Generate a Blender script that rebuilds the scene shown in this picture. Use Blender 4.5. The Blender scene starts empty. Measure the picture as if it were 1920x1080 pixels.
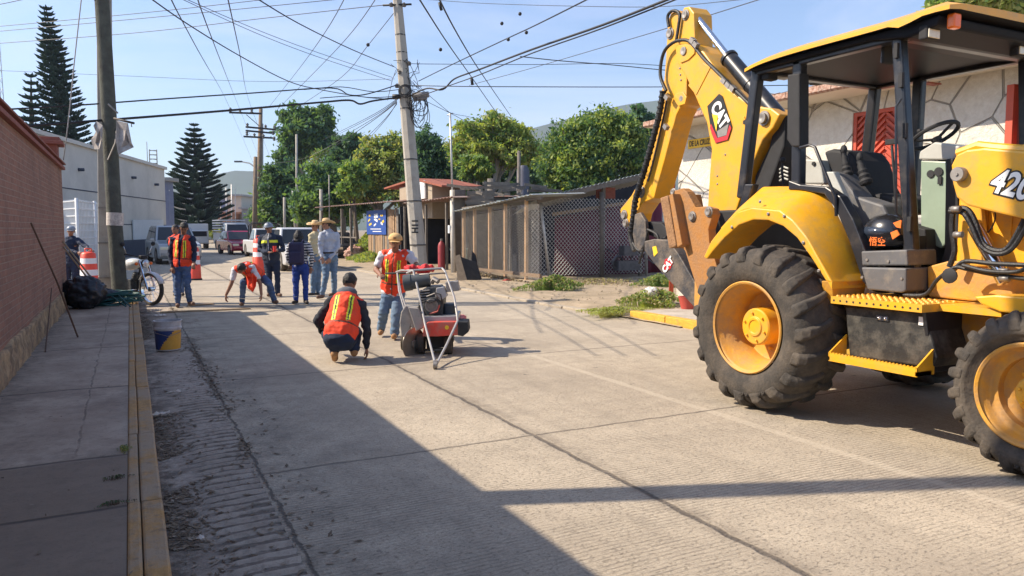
import bpy, bmesh, math, random
import numpy as np
from mathutils import Vector, Matrix, noise
R = math.radians
rnd = random.Random(7)
sc = bpy.context.scene
C = sc.collection
# ------------------------------------------------------------------ camera, sky, sun
CH = 1.55
FOC = 1400.0                      # focal length in photo pixels (photo 1920 wide)
PITCH = math.atan(110 / FOC)
YAW = math.atan(math.cos(PITCH) * 717 / FOC)
FW = Vector((math.sin(YAW) * math.cos(PITCH), math.cos(YAW) * math.cos(PITCH), -math.sin(PITCH)))
RT = Vector((math.cos(YAW), -math.sin(YAW), 0))
UP = RT.cross(FW)
CAM = Vector((0, 0, CH))
cd = bpy.data.cameras.new('camera'); cam = bpy.data.objects.new('camera', cd); C.objects.link(cam)
cd.sensor_width = 36; cd.lens = 36 * FOC / 1920; cd.clip_end = 20000; cd.clip_start = 0.05
cam.matrix_world = Matrix.Translation(CAM) @ Matrix((RT, UP, -FW)).transposed().to_4x4()
sc.camera = cam
SUN_EL, SUN_AZ = R(40.5), R(-61)
w = bpy.data.worlds.new('World'); sc.world = w; w.use_nodes = True
wn = w.node_tree
sky = wn.nodes.new('ShaderNodeTexSky'); sky.sky_type = 'NISHITA'; sky.sun_disc = False
sky.sun_elevation = SUN_EL; sky.sun_rotation = SUN_AZ % (2 * math.pi)
sky.air_density = 1.0; sky.dust_density = 0.9; sky.ozone_density = 4.0
tc_ = wn.nodes.new('ShaderNodeTexCoord'); mp_ = wn.nodes.new('ShaderNodeMapping'); mp_.inputs['Scale'].default_value = (1.2, 2.2, 7.0); mp_.inputs['Rotation'].default_value = (0, 0.12, 0.4)
cn_ = wn.nodes.new('ShaderNodeTexNoise'); cn_.inputs['Scale'].default_value = 1.6; cn_.inputs['Detail'].default_value = 8; cn_.inputs['Roughness'].default_value = 0.62; cn_.inputs['Distortion'].default_value = 0.6
cr_ = wn.nodes.new('ShaderNodeMapRange'); cr_.inputs[1].default_value = 0.45; cr_.inputs[2].default_value = 0.78; cr_.inputs[4].default_value = 0.38
cm_ = wn.nodes.new('ShaderNodeMixRGB'); cm_.inputs[2].default_value = (5.2, 5.3, 6.8, 1)      # thin high cloud
wn.links.new(tc_.outputs['Generated'], mp_.inputs[0]); wn.links.new(mp_.outputs[0], cn_.inputs['Vector']); wn.links.new(cn_.outputs['Fac'], cr_.inputs[0]); wn.links.new(cr_.outputs[0], cm_.inputs[0])
wn.links.new(sky.outputs[0], cm_.inputs[1]); wn.links.new(cm_.outputs[0], wn.nodes['Background'].inputs[0])
wn.nodes['Background'].inputs[1].default_value = 0.125
sd = bpy.data.lights.new('sun', 'SUN'); sd.energy = 4.8; sd.angle = R(0.5); sd.color = (1, 0.87, 0.70)
so = bpy.data.objects.new('sun', sd); C.objects.link(so)
sdir = Vector((math.sin(SUN_AZ) * math.cos(SUN_EL), math.cos(SUN_AZ) * math.cos(SUN_EL), math.sin(SUN_EL)))
so.rotation_euler = sdir.to_track_quat('Z', 'Y').to_euler(); so.location = (0, 0, 30)
sc.view_settings.view_transform = 'Standard'; sc.view_settings.look = 'None'
sc.view_settings.exposure = 0.82; sc.view_settings.gamma = 1; sc.view_settings.use_curve_mapping = False

# ------------------------------------------------------------------ photo pixel -> point on a real plane
def ray(x, y): return FW + RT * ((x - 960) / FOC) - UP * ((y - 540) / FOC)
def G(x, y, z=0.0):
    d = ray(x, y); return CAM + d * ((z - CH) / d.z)
def AX(x, y, X):
    d = ray(x, y); return CAM + d * (X / d.x)
def AY(x, y, Y):
    d = ray(x, y); return CAM + d * (Y / d.y)
def AD(x, y, d): return CAM + ray(x, y) * d
def depth(p): return (Vector(p) - CAM).dot(FW)
def V(*a): return Vector(a)

# ------------------------------------------------------------------ materials
MATS = {}
def mat(name, col, rough=0.7, metal=0.0, var=0.12, scale=4.0, bump=0.0, bscale=40.0, dirt=None, dscale=2.0, dth=0.55, emit=None, spec=0.5, coat=0.0, trans=0.0, alpha=1.0):
    if name in MATS: return MATS[name]
    m = bpy.data.materials.new(name); m.use_nodes = True; MATS[name] = m
    nt = m.node_tree; b = nt.nodes['Principled BSDF']
    b.inputs['Roughness'].default_value = rough; b.inputs['Metallic'].default_value = metal
    b.inputs['Specular IOR Level'].default_value = spec
    b.inputs['Coat Weight'].default_value = coat
    b.inputs['Transmission Weight'].default_value = trans
    b.inputs['Alpha'].default_value = alpha
    tc = nt.nodes.new('ShaderNodeNewGeometry')
    n = nt.nodes.new('ShaderNodeTexNoise'); n.inputs['Scale'].default_value = scale; n.inputs['Detail'].default_value = 6; n.inputs['Roughness'].default_value = 0.65
    nt.links.new(tc.outputs['Position'], n.inputs['Vector'])
    mr = nt.nodes.new('ShaderNodeMapRange'); mr.inputs[1].default_value = 0.25; mr.inputs[2].default_value = 0.75
    mr.inputs[3].default_value = 1 - var; mr.inputs[4].default_value = 1 + var
    nt.links.new(n.outputs['Fac'], mr.inputs[0])
    hs = nt.nodes.new('ShaderNodeHueSaturation'); hs.inputs['Color'].default_value = (*col, 1)
    nt.links.new(mr.outputs[0], hs.inputs['Value'])
    out = hs.outputs[0]
    if dirt:
        dn = nt.nodes.new('ShaderNodeTexNoise'); dn.inputs['Scale'].default_value = dscale; dn.inputs['Detail'].default_value = 8; dn.inputs['Roughness'].default_value = 0.7
        nt.links.new(tc.outputs['Position'], dn.inputs['Vector'])
        dr = nt.nodes.new('ShaderNodeMapRange'); dr.inputs[1].default_value = dth - 0.1; dr.inputs[2].default_value = dth + 0.15; dr.inputs[4].default_value = 0.8
        nt.links.new(dn.outputs['Fac'], dr.inputs[0])
        mx = nt.nodes.new('ShaderNodeMixRGB'); mx.inputs[2].default_value = (*dirt, 1)
        nt.links.new(dr.outputs[0], mx.inputs[0]); nt.links.new(out, mx.inputs[1]); out = mx.outputs[0]
    nt.links.new(out, b.inputs['Base Color'])
    if bump:
        bn = nt.nodes.new('ShaderNodeTexNoise'); bn.inputs['Scale'].default_value = bscale; bn.inputs['Detail'].default_value = 5
        nt.links.new(tc.outputs['Position'], bn.inputs['Vector'])
        bp = nt.nodes.new('ShaderNodeBump'); bp.inputs['Strength'].default_value = bump; bp.inputs['Distance'].default_value = 0.02
        nt.links.new(bn.outputs['Fac'], bp.inputs['Height']); nt.links.new(bp.outputs[0], b.inputs['Normal'])
    if emit:
        b.inputs['Emission Color'].default_value = (*emit[:3], 1); b.inputs['Emission Strength'].default_value = emit[3]
    return m

class NT:
    """tiny expression helper for shader math"""
    def __init__(s, m): s.t = m.node_tree
    def val(s, sock, x):
        if isinstance(x, (int, float)): sock.default_value = x
        elif isinstance(x, tuple): sock.default_value = (*x, 1) if len(x) == 3 and len(sock.default_value) == 4 else x
        else: s.t.links.new(x, sock)
    def m(s, op, a, b=0.0, c=0.0):
        n = s.t.nodes.new('ShaderNodeMath'); n.operation = op
        s.val(n.inputs[0], a); s.val(n.inputs[1], b); s.val(n.inputs[2], c); return n.outputs[0]
    def noise(s, vec, scale, detail=5, rough=0.6):
        n = s.t.nodes.new('ShaderNodeTexNoise'); n.inputs['Scale'].default_value = scale; n.inputs['Detail'].default_value = detail; n.inputs['Roughness'].default_value = rough
        s.t.links.new(vec, n.inputs['Vector']); return n.outputs['Fac']
    def rng(s, x, a, b, c=0.0, d=1.0):
        n = s.t.nodes.new('ShaderNodeMapRange'); s.val(n.inputs[0], x)
        for i, q in enumerate((a, b, c, d)): n.inputs[i + 1].default_value = q
        return n.outputs[0]
    def mix(s, f, a, b):
        n = s.t.nodes.new('ShaderNodeMixRGB'); s.val(n.inputs[0], f); s.val(n.inputs[1], a); s.val(n.inputs[2], b); return n.outputs[0]
    def pos(s):
        g = s.t.nodes.new('ShaderNodeNewGeometry'); x = s.t.nodes.new('ShaderNodeSeparateXYZ'); s.t.links.new(g.outputs['Position'], x.inputs[0])
        return g.outputs['Position'], x.outputs[0], x.outputs[1], x.outputs[2]
    def scaled(s, vec, sx, sy, sz):
        n = s.t.nodes.new('ShaderNodeVectorMath'); n.operation = 'MULTIPLY'; s.t.links.new(vec, n.inputs[0]); n.inputs[1].default_value = (sx, sy, sz); return n.outputs[0]
    def bump(s, h, strength, dist, bsdf):
        n = s.t.nodes.new('ShaderNodeBump'); n.inputs['Strength'].default_value = strength; n.inputs['Distance'].default_value = dist
        s.t.links.new(h, n.inputs['Height']); s.t.links.new(n.outputs[0], bsdf.inputs['Normal'])

# ------------------------------------------------------------------ mesh builder
class MB:
    def __init__(s): s.bm = bmesh.new(); s.mi = 0
    def face(s, vs, smooth=False):
        try: f = s.bm.faces.new(vs)
        except ValueError: return None
        f.material_index = s.mi; f.smooth = smooth; return f
    def box(s, c, size, rot=None):
        c = Vector(c); hx, hy, hz = size[0] / 2, size[1] / 2, size[2] / 2
        vs = []
        for z in (-hz, hz):
            for (x, y) in ((-hx, -hy), (hx, -hy), (hx, hy), (-hx, hy)):
                v = Vector((x, y, z))
                if rot is not None: v = rot @ v
                vs.append(s.bm.verts.new(c + v))
        for q in ((3, 2, 1, 0), (4, 5, 6, 7), (0, 1, 5, 4), (1, 2, 6, 5), (2, 3, 7, 6), (3, 0, 4, 7)): s.face([vs[i] for i in q])
        return s
    def bb(s, a, b):
        a = Vector(a); b = Vector(b); return s.box((a + b) / 2, [abs(b[i] - a[i]) for i in range(3)])
    def bar(s, a, b, wid, hgt, up=(0, 0, 1)):
        a = Vector(a); b = Vector(b); d = (b - a)
        if d.length < 1e-6: return s
        y = d.normalized(); u = Vector(up); x = y.cross(u)
        if x.length < 1e-4: x = y.cross(Vector((1, 0, 0)))
        x.normalize(); z = x.cross(y)
        return s.box((a + b) / 2, (wid, d.length, hgt), Matrix((x, y, z)).transposed())
    def tube(s, pts, r, n=8, cap=True, flat=1.0, up=(0, 0, 1), smooth=True):
        pts = [Vector(p) for p in pts]
        k = len(pts); rs = r if isinstance(r, (list, tuple)) else [r] * k
        rings = []; px = None
        for i, p in enumerate(pts):
            d = (pts[min(i + 1, k - 1)] - pts[max(i - 1, 0)])
            if d.length < 1e-9: d = Vector((0, 0, 1))
            d.normalize()
            if px is None:
                u = Vector(up); x = d.cross(u)
                if x.length < 1e-3: x = d.cross(Vector((1, 0, 0)))
                if x.length < 1e-3: x = d.cross(Vector((0, 1, 0)))
            else: x = px - d * px.dot(d)
            x.normalize(); px = x; y = d.cross(x)
            rings.append([s.bm.verts.new(p + (x * math.cos(2 * math.pi * j / n) + y * math.sin(2 * math.pi * j / n) * flat) * rs[i]) for j in range(n)])
        for a, b in zip(rings, rings[1:]):
            for j in range(n): s.face([a[j], b[j], b[(j + 1) % n], a[(j + 1) % n]][::-1], smooth)
        if cap: s.face(rings[0][::-1][::-1]); s.face(rings[-1][::-1])
        return s
    def prism(s, poly, vec, smooth=False):
        """closed polygon (3d points) extruded by vec"""
        vec = Vector(vec); a = [s.bm.verts.new(Vector(p)) for p in poly]; b = [s.bm.verts.new(Vector(p) + vec) for p in poly]
        n = len(a); s.face(a); s.face(b[::-1])
        for i in range(n): s.face([a[i], b[i], b[(i + 1) % n], a[(i + 1) % n]], smooth)
        return s
    def sph(s, c, r, seg=12, rings=8, rot=None, smooth=True):
        r = r if isinstance(r, (tuple, list)) else (r, r, r); c = Vector(c)
        rows = []
        for i in range(rings + 1):
            th = math.pi * i / rings
            if i in (0, rings):
                v = Vector((0, 0, r[2] * math.cos(th))); v = rot @ v if rot is not None else v
                rows.append([s.bm.verts.new(c + v)]); continue
            row = []
            for j in range(seg):
                ph = 2 * math.pi * j / seg
                v = Vector((r[0] * math.sin(th) * math.cos(ph), r[1] * math.sin(th) * math.sin(ph), r[2] * math.cos(th)))
                if rot is not None: v = rot @ v
                row.append(s.bm.verts.new(c + v))
            rows.append(row)
        for a, b in zip(rows, rows[1:]):
            for j in range(seg):
                if len(a) == 1: s.face([a[0], b[j], b[(j + 1) % seg]], smooth)
                elif len(b) == 1: s.face([a[j], b[0], a[(j + 1) % seg]], smooth)
                else: s.face([a[j], b[j], b[(j + 1) % seg], a[(j + 1) % seg]], smooth)
        return s
    def lathe(s, c, axis, prof, n=32, smooth=True, close=False):
        """prof: list of (along axis, radius)"""
        c = Vector(c); ax = Vector(axis).normalized(); x = ax.cross(Vector((0, 0, 1)))
        if x.length < 1e-3: x = Vector((1, 0, 0))
        x.normalize(); y = ax.cross(x); rings = []
        for (t, r) in prof:
            if r < 1e-5: rings.append([s.bm.verts.new(c + ax * t)])
            else: rings.append([s.bm.verts.new(c + ax * t + (x * math.cos(2 * math.pi * j / n) + y * math.sin(2 * math.pi * j / n)) * r) for j in range(n)])
        pairs = list(zip(rings, rings[1:]))
        if close: pairs.append((rings[-1], rings[0]))
        for a, b in pairs:
            for j in range(n):
                k = (j + 1) % n
                if len(a) == 1 and len(b) == 1: continue
                if len(a) == 1: s.face([a[0], b[j], b[k]], smooth)
                elif len(b) == 1: s.face([a[j], b[0], a[k]], smooth)
                else: s.face([a[j], b[j], b[k], a[k]], smooth)
        return s
    def build(s, name, mats, parent=None, sharp=35, bevel=0, bseg=2, recalc=True):
        if recalc: bmesh.ops.recalc_face_normals(s.bm, faces=s.bm.faces)
        if sharp:
            for e in s.bm.edges:
                if len(e.link_faces) == 2 and e.calc_face_angle(0) > R(sharp): e.smooth = False
        me = bpy.data.meshes.new(name); s.bm.to_mesh(me); s.bm.free()
        return link(name, me, mats, parent, bevel, bseg)

def _split(s, name, mats, parent=None, sharp=35, tags=None):
    """one object for each loose piece"""
    bm = s.bm; bm.verts.ensure_lookup_table(); bm.verts.index_update(); seen = set(); out = []
    for v in bm.verts:
        if v.index in seen: continue
        st = [v]; comp = []; seen.add(v.index)
        while st:
            q = st.pop(); comp.append(q)
            for e in q.link_edges:
                o = e.other_vert(q)
                if o.index not in seen: seen.add(o.index); st.append(o)
        n = MB(); mp = {q: n.bm.verts.new(q.co) for q in comp}; fs = {f for q in comp for f in q.link_faces}
        for f in fs:
            g = n.bm.faces.new([mp[q] for q in f.verts]); g.material_index = f.material_index; g.smooth = f.smooth
        out.append(n.build(name, mats, parent, sharp))
    bm.free(); return out
MB.split = _split

def link(name, me, mats, parent=None, bevel=0, bseg=2):
    for m in (mats if isinstance(mats, (list, tuple)) else [mats]): me.materials.append(m)
    o = bpy.data.objects.new(name, me); C.objects.link(o)
    if parent is not None:
        o.parent = parent; mw = parent.get('_mw')
        o.matrix_parent_inverse = world(parent).inverted()
    elif len(me.vertices):
        co = np.empty(len(me.vertices) * 3, 'f'); me.vertices.foreach_get('co', co); co = co.reshape(-1, 3)
        base = Vector(((co[:, 0].min() + co[:, 0].max()) / 2, (co[:, 1].min() + co[:, 1].max()) / 2, co[:, 2].min()))
        me.transform(Matrix.Translation(-base)); o.location = base
    if bevel:
        b = o.modifiers.new('bevel', 'BEVEL'); b.width = bevel; b.segments = bseg; b.limit_method = 'ANGLE'; b.angle_limit = R(40); b.harden_normals = False
    return o
def world(o):
    m = Matrix.LocRotScale(o.location, o.rotation_euler, o.scale)
    if o.parent: m = world(o.parent) @ o.matrix_parent_inverse @ m
    return m
def tag(o, label, cat=None, group=None, kind=None):
    if label: o['label'] = label
    if cat: o['category'] = cat
    if group: o['group'] = group
    if kind: o['kind'] = kind
    return o
def thing(name, label, cat, loc=(0, 0, 0), group=None):
    o = bpy.data.objects.new(name, None); C.objects.link(o); o.location = loc; o.empty_display_size = 0.2
    return tag(o, label, cat, group)
def struct(o): o['kind'] = 'structure'; return o
def kids(o): return [c for c in bpy.data.objects if c.parent == o]
def copy_tree(o, parent=None):
    c = o.copy(); C.objects.link(c)
    if parent: c.parent = parent
    for ch in kids(o): copy_tree(ch, c)
    return c
def pymesh(verts, faces, midx=None, smooth=False):
    me = bpy.data.meshes.new('m'); me.from_pydata([tuple(v) for v in verts], [], faces)
    if midx is not None: me.polygons.foreach_set('material_index', midx)
    if smooth: me.polygons.foreach_set('use_smooth', [True] * len(faces))
    me.update(); return me
def text_mesh(body, size, depth_=0.004, bold=0.0, font=None):
    cu = bpy.data.curves.new('t', 'FONT'); cu.body = body; cu.size = size; cu.extrude = depth_; cu.offset = bold
    cu.align_x = 'CENTER'; cu.align_y = 'CENTER'
    o = bpy.data.objects.new('t', cu); C.objects.link(o)
    dg = bpy.context.evaluated_depsgraph_get(); me = bpy.data.meshes.new_from_object(o.evaluated_get(dg))
    bpy.data.objects.remove(o); me.materials.clear(); return me
def text_on(name, body, size, center, xdir, ydir, m, parent, bold=0.0, sx=1.0, shear=0.0, depth_=0.003):
    me = text_mesh(body, size, depth_, bold)
    x = Vector(xdir).normalized(); y = Vector(ydir); y = (y - x * y.dot(x)).normalized(); z = x.cross(y)
    me.transform(Matrix.Translation(Vector(center)) @ Matrix((x * sx, y + x * shear, z)).transposed().to_4x4())
    return link(name, me, m, parent)
# ------------------------------------------------------------------ GROUND
def road_material():
    m = mat('road_concrete', (0.36, 0.31, 0.235), rough=0.9, var=0.1, scale=1.1)
    t = NT(m); b = m.node_tree.nodes['Principled BSDF']
    P, X, Y, Z = t.pos()
    big = t.noise(P, 0.6, 6, 0.65); fine = t.noise(P, 70, 4, 0.8); mid = t.noise(P, 7, 6, 0.7)
    base = t.mix(t.rng(big, 0.3, 0.7), (0.40, 0.335, 0.25), (0.53, 0.45, 0.34))
    base = t.mix(t.m('MULTIPLY', t.rng(mid, 0.4, 0.75), 0.5), base, (0.25, 0.215, 0.165))
    base = t.mix(t.m('MULTIPLY', t.rng(fine, 0.45, 0.68), 0.55), base, (0.15, 0.125, 0.095))
    base = t.mix(t.m('MULTIPLY', t.rng(t.noise(P, 130, 2, .5), 0.58, 0.66), 0.5), base, (0.62, 0.55, 0.44))
    base = t.mix(t.m('MULTIPLY', t.rng(t.noise(P, 0.35, 5, .7), 0.48, 0.62), 0.35), base, (0.24, 0.20, 0.155))
    pit = t.rng(t.noise(t.scaled(P, 1, 1.6, 1), 34, 4, .75), 0.56, 0.66); base = t.mix(t.m('MULTIPLY', pit, t.rng(t.noise(P, .8, 3), .35, .6, .25, .75)), base, (0.20, 0.165, 0.125))
    # long streaks of wear along the traffic
    st = t.noise(t.scaled(P, 2.2, 0.12, 1), 1.6, 4, 0.6)
    base = t.mix(t.m('MULTIPLY', t.rng(st, 0.5, 0.7), 0.3), base, (0.24, 0.2, 0.15))
    # raked grooves across the lane
    wob = t.m('MULTIPLY', t.noise(P, 1.1, 2), 0.06)
    gr = t.m('SINE', t.m('MULTIPLY', t.m('ADD', Y, wob), 2 * math.pi / 0.034))
    gmask = t.m('MULTIPLY', t.rng(t.noise(t.scaled(P, 0.6, 1.1, 1), 1.3, 5), 0.40, 0.62), t.rng(t.noise(t.scaled(P, 2.5, 14, 1), 2.2, 5, .7), .36, .56, .1, 1))
    gh = t.m('MULTIPLY', t.rng(gr, 0.0, 1.0), gmask)
    base = t.mix(t.m('MULTIPLY', gh, 0.55), base, (0.17, 0.14, 0.11))
    # joints and the dark sawn line
    wig = t.m('MULTIPLY', t.m('SUBTRACT', t.noise(P, 3.0, 4), 0.5), 0.07)
    xw = t.m('ADD', X, wig); yw = t.m('ADD', Y, wig)
    def line(co, at, w, soft): return t.rng(t.m('ABSOLUTE', t.m('SUBTRACT', co, at)), w, w + soft, 1, 0)
    joint = t.m('MULTIPLY', line(t.m('ADD', xw, t.m('MULTIPLY', t.m('SUBTRACT', t.noise(P, 14, 4, .7), .5), .06)), 0.69, 0.005, 0.010), t.rng(t.noise(P, 5, 5, .8), .3, .5, .5, 1))
    pale = line(xw, 4.36, 0.03, 0.03)
    per = t.m('SUBTRACT', t.m('MODULO', t.m('ADD', yw, 0.03), 3.25), 3.25 / 2)   # transverse joint every slab
    tj = t.m('MULTIPLY', line(per, 0.0, 0.006, 0.016), 0.75)
    sc_ = t.m('MULTIPLY', line(t.m('ADD', X, t.m('MULTIPLY', wig, 1.3)), 2.66, 0.010, 0.016), t.rng(t.noise(P, 3, 5, 0.8), 0.25, 0.5, 0.35, 0.9))
    damp = t.m('MULTIPLY', line(xw, 2.68, 0.02, 0.10), t.rng(mid, 0.35, 0.65, 0.15, 0.55))
    base = t.mix(t.m('MULTIPLY', pale, 0.55), base, (0.50, 0.43, 0.33))
    base = t.mix(damp, base, (0.16, 0.13, 0.1))
    dark = t.m('MAXIMUM', t.m('MAXIMUM', joint, tj), sc_)
    base = t.mix(t.m('MULTIPLY', dark, 0.8), base, (0.055, 0.045, 0.038))
    # stains close to the gutter
    gs = t.m('MULTIPLY', t.rng(X, 0.6, 1.9, 1, 0), t.rng(t.noise(P, 2.5, 8, 0.75), 0.42, 0.66))
    base = t.mix(t.m('MULTIPLY', gs, 0.7), base, (0.09, 0.075, 0.06))
    sp = t.rng(t.noise(P, 5.5, 3, 0.6), 0.70, 0.74)
    base = t.mix(t.m('MULTIPLY', sp, 0.6), base, (0.06, 0.055, 0.05))
    m.node_tree.links.new(base, b.inputs['Base Color'])
    h = t.m('SUBTRACT', t.m('ADD', t.m('MULTIPLY', fine, 0.35), t.m('MULTIPLY', mid, 0.5)), t.m('MULTIPLY', gh, 0.55))
    h = t.m('SUBTRACT', h, t.m('ADD', t.m('MULTIPLY', dark, 1.2), t.m('MULTIPLY', pit, .5)))
    t.bump(h, 0.75, 0.012, b)
    return m
def sheet(name, x0, x1, y0, y1, z, m, nx=1, ny=1, fn=None):
    vs = []; fs = []
    for j in range(ny + 1):
        for i in range(nx + 1):
            x = x0 + (x1 - x0) * i / nx; y = y0 + (y1 - y0) * j / ny
            vs.append((x, y, z + (fn(x, y) if fn else 0)))
    for j in range(ny):
        for i in range(nx):
            a = j * (nx + 1) + i; fs.append((a, a + 1, a + nx + 2, a + nx + 1))
    return struct(link(name, pymesh(vs, fs, smooth=bool(fn)), m))
m_soil = mat('dry_soil', (0.30, 0.235, 0.16), rough=1, var=0.25, scale=0.8, bump=0.8, bscale=14, dirt=(0.17, 0.14, 0.085), dscale=0.9, dth=0.5)
sheet('ground', -2300, 3000, -100, 2600, -0.03, m_soil, 2, 2)
m_road = road_material()
# far road bends gently to the right; build it as one strip
def road_strip():
    vs = []; fs = []
    ys = [-6, 5, 15, 30, 40, 50, 60, 75, 95, 130, 200]
    off = [0, 0, 0, 0, 0.2, 0.9, 2.0, 4.4, 9, 20, 50]
    for y, o_ in zip(ys, off): vs += [(0.66 + o_ * 0.9, y, 0.0), (7.74 + o_, y, 0.0)]
    for i in range(len(ys) - 1): fs.append((2 * i, 2 * i + 1, 2 * i + 3, 2 * i + 2))
    return struct(link('road', pymesh(vs, fs), m_road))
road_strip()
# left channel: concrete with real raked ribs, sloping to the kerb
def gutter_material():
    m = mat('gutter_concrete', (0.36, 0.31, 0.25), rough=0.95)
    t = NT(m); b = m.node_tree.nodes['Principled BSDF']; P, X, Y, Z = t.pos()
    n1 = t.noise(P, 2.2, 7, .7); n2 = t.noise(P, 16, 6, .75)
    base = t.mix(t.rng(n1, .35, .65), (0.44, 0.37, 0.30), (0.32, 0.265, 0.21))
    base = t.mix(t.m('MULTIPLY', t.rng(n2, .48, .7), .6), base, (0.13, 0.10, 0.078))
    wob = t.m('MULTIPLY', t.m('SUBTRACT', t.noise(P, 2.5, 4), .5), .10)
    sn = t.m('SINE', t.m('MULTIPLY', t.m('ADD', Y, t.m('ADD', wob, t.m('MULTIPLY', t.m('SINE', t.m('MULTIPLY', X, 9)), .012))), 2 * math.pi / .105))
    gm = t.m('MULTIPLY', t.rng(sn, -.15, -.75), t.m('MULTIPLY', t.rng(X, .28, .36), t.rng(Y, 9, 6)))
    base = t.mix(t.m('MULTIPLY', t.m('MULTIPLY', gm, t.rng(n2, .3, .5, .4, 1)), .62), base, (0.055, 0.042, 0.032))  # rib grooves painted darker, standing in for the weak shade between ribs
    soil = t.m('MULTIPLY', t.rng(X, .42, .16), t.rng(t.noise(P, 3.5, 7, .75), .40, .56))
    base = t.mix(t.m('MULTIPLY', soil, .85), base, (0.085, 0.062, 0.046))
    m.node_tree.links.new(base, b.inputs['Base Color']); t.bump(t.m('SUBTRACT', t.m('ADD', n2, t.m('MULTIPLY', t.noise(P, 60, 3), .5)), gm), .8, .015, b); return m
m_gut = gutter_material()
def gut(x, y):
    rib = 0.016 * max(0, min(1, (x - 0.3) / 0.08)) * max(0, min(1, (8.5 - y) / 3)) * max(0, math.sin(2 * math.pi * (y + 0.012 * math.sin(x * 9) + 0.03 * noise.noise(Vector((x * 3, y * 2, 0)))) / 0.105)) ** 1.5
    return -0.012 * (0.66 - x) / 0.5 + rib - 0.004 + 0.006 * noise.noise(Vector((x * 5, y * 5, 1)))
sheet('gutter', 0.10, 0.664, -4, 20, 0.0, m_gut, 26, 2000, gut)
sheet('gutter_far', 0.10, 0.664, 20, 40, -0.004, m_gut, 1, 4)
# cross street on the left beyond the brick wall
m_far = mat('street_concrete', (0.38, 0.33, 0.26), rough=0.95, var=0.15, scale=0.6, bump=0.4, bscale=30)
sheet('street', -9, 0.655, 21.5, 62, -0.006, m_far, 2, 4)
# left sidewalk and kerb
def walk_material():
    m = mat('sidewalk_concrete', (0.2, 0.17, 0.14), rough=0.92)
    t = NT(m); b = m.node_tree.nodes['Principled BSDF']; P, X, Y, Z = t.pos()
    n1 = t.noise(P, 1.3, 7, 0.7); n2 = t.noise(P, 9, 6, 0.7); n3 = t.noise(P, 60, 3)
    base = t.mix(t.rng(n1, 0.35, 0.65), (0.33, 0.25, 0.185), (0.47, 0.375, 0.285))
    base = t.mix(t.m('MULTIPLY', t.rng(n2, 0.5, 0.75), 0.5), base, (0.15, 0.12, 0.10))
    base = t.mix(t.m('MULTIPLY', t.rng(Y, 5.2, 5.32, 1, 0), 0.7), base, (0.15, 0.105, 0.07))
    wig = t.m('MULTIPLY', t.m('SUBTRACT', t.noise(P, 3, 5), 0.5), 0.1)
    ln = None
    for at in (4.25, 5.25, 7.6, 10.2, 12.8):
        l = t.rng(t.m('ABSOLUTE', t.m('SUBTRACT', t.m('ADD', Y, t.m('MULTIPLY', wig, 0.4)), at)), 0.008, 0.022, 1, 0)
        ln = l if ln is None else t.m('MAXIMUM', ln, l)
    l2 = t.m('MULTIPLY', t.rng(t.m('ABSOLUTE', t.m('SUBTRACT', t.m('ADD', X, wig), -0.36)), 0.003, 0.012, 1, 0), t.rng(Y, 5.3, 5.5))
    l2 = t.m('MULTIPLY', l2, t.rng(t.noise(P, 6, 5, .8), 0.42, 0.55, 0.1, .6))
    ln = t.m('MAXIMUM', ln, l2)
    base = t.mix(t.m('MULTIPLY', ln, 0.8), base, (0.05, 0.04, 0.035))
    base = t.mix(t.m('MULTIPLY', t.rng(t.noise(P, 0.9, 8, .75), .5, .62), .55), base, (0.17, 0.125, 0.095))
    base = t.mix(t.m('MULTIPLY', t.rng(t.noise(P, 28, 5, .8), .55, .68), .5), base, (0.12, 0.09, 0.07))
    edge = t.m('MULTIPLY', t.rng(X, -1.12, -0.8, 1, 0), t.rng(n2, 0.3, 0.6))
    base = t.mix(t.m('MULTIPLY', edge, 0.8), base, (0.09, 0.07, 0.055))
    m.node_tree.links.new(base, b.inputs['Base Color'])
    t.bump(t.m('ADD', t.m('MULTIPLY', n2, 0.6), t.m('SUBTRACT', t.m('MULTIPLY', n3, 0.2), ln)), 0.6, 0.012, b)
    return m
m_walk = walk_material()
KZ = 0.13
def walk_fn(x, y): return 0.006 * noise.noise(Vector((x * 2, y * 1.5, 3)))
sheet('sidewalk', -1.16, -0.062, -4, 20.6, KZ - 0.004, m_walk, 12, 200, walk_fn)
def kerb_material(name, paint, wear, th):
    m = mat(name, paint, rough=0.85)
    t = NT(m); b = m.node_tree.nodes['Principled BSDF']; P, X, Y, Z = t.pos()
    n1 = t.noise(P, 2.2, 8, 0.75); n2 = t.noise(t.scaled(P, 3, 1, 3), 9, 6, 0.7)
    base = t.mix(t.rng(n2, 0.3, 0.7), paint, tuple(c * 0.6 for c in paint))
    base = t.mix(t.m('MULTIPLY', t.rng(n1, th, th + 0.12), 0.85), base, wear)
    base = t.mix(t.m('MULTIPLY', t.rng(t.noise(P, 14, 5, 0.7), 0.56, 0.66), 0.6), base, tuple(c * 0.5 for c in wear))
    m.node_tree.links.new(base, b.inputs['Base Color']); t.bump(t.m('ADD', n2, t.noise(P, 50, 3)), 0.5, 0.008, b)
    return m
m_kerb = kerb_material('kerb_paint_faded', (0.50, 0.28, 0.095), (0.33, 0.25, 0.17), 0.44)
mb = MB(); y = -4
while y < 20.4:
    L = rnd.uniform(1.4, 2.2); j = rnd.uniform(-0.003, 0.003)
    mb.bb((-0.06, y, -0.06), (0.0 + j, y + L - 0.008, KZ + 0.004 + j)); mb.bb((0.004 + j, y, -0.06), (0.105 + j, y + L - 0.012, KZ + 0.001 - j)); y += L
struct(mb.build('kerb', m_kerb, bevel=0.012))
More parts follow.
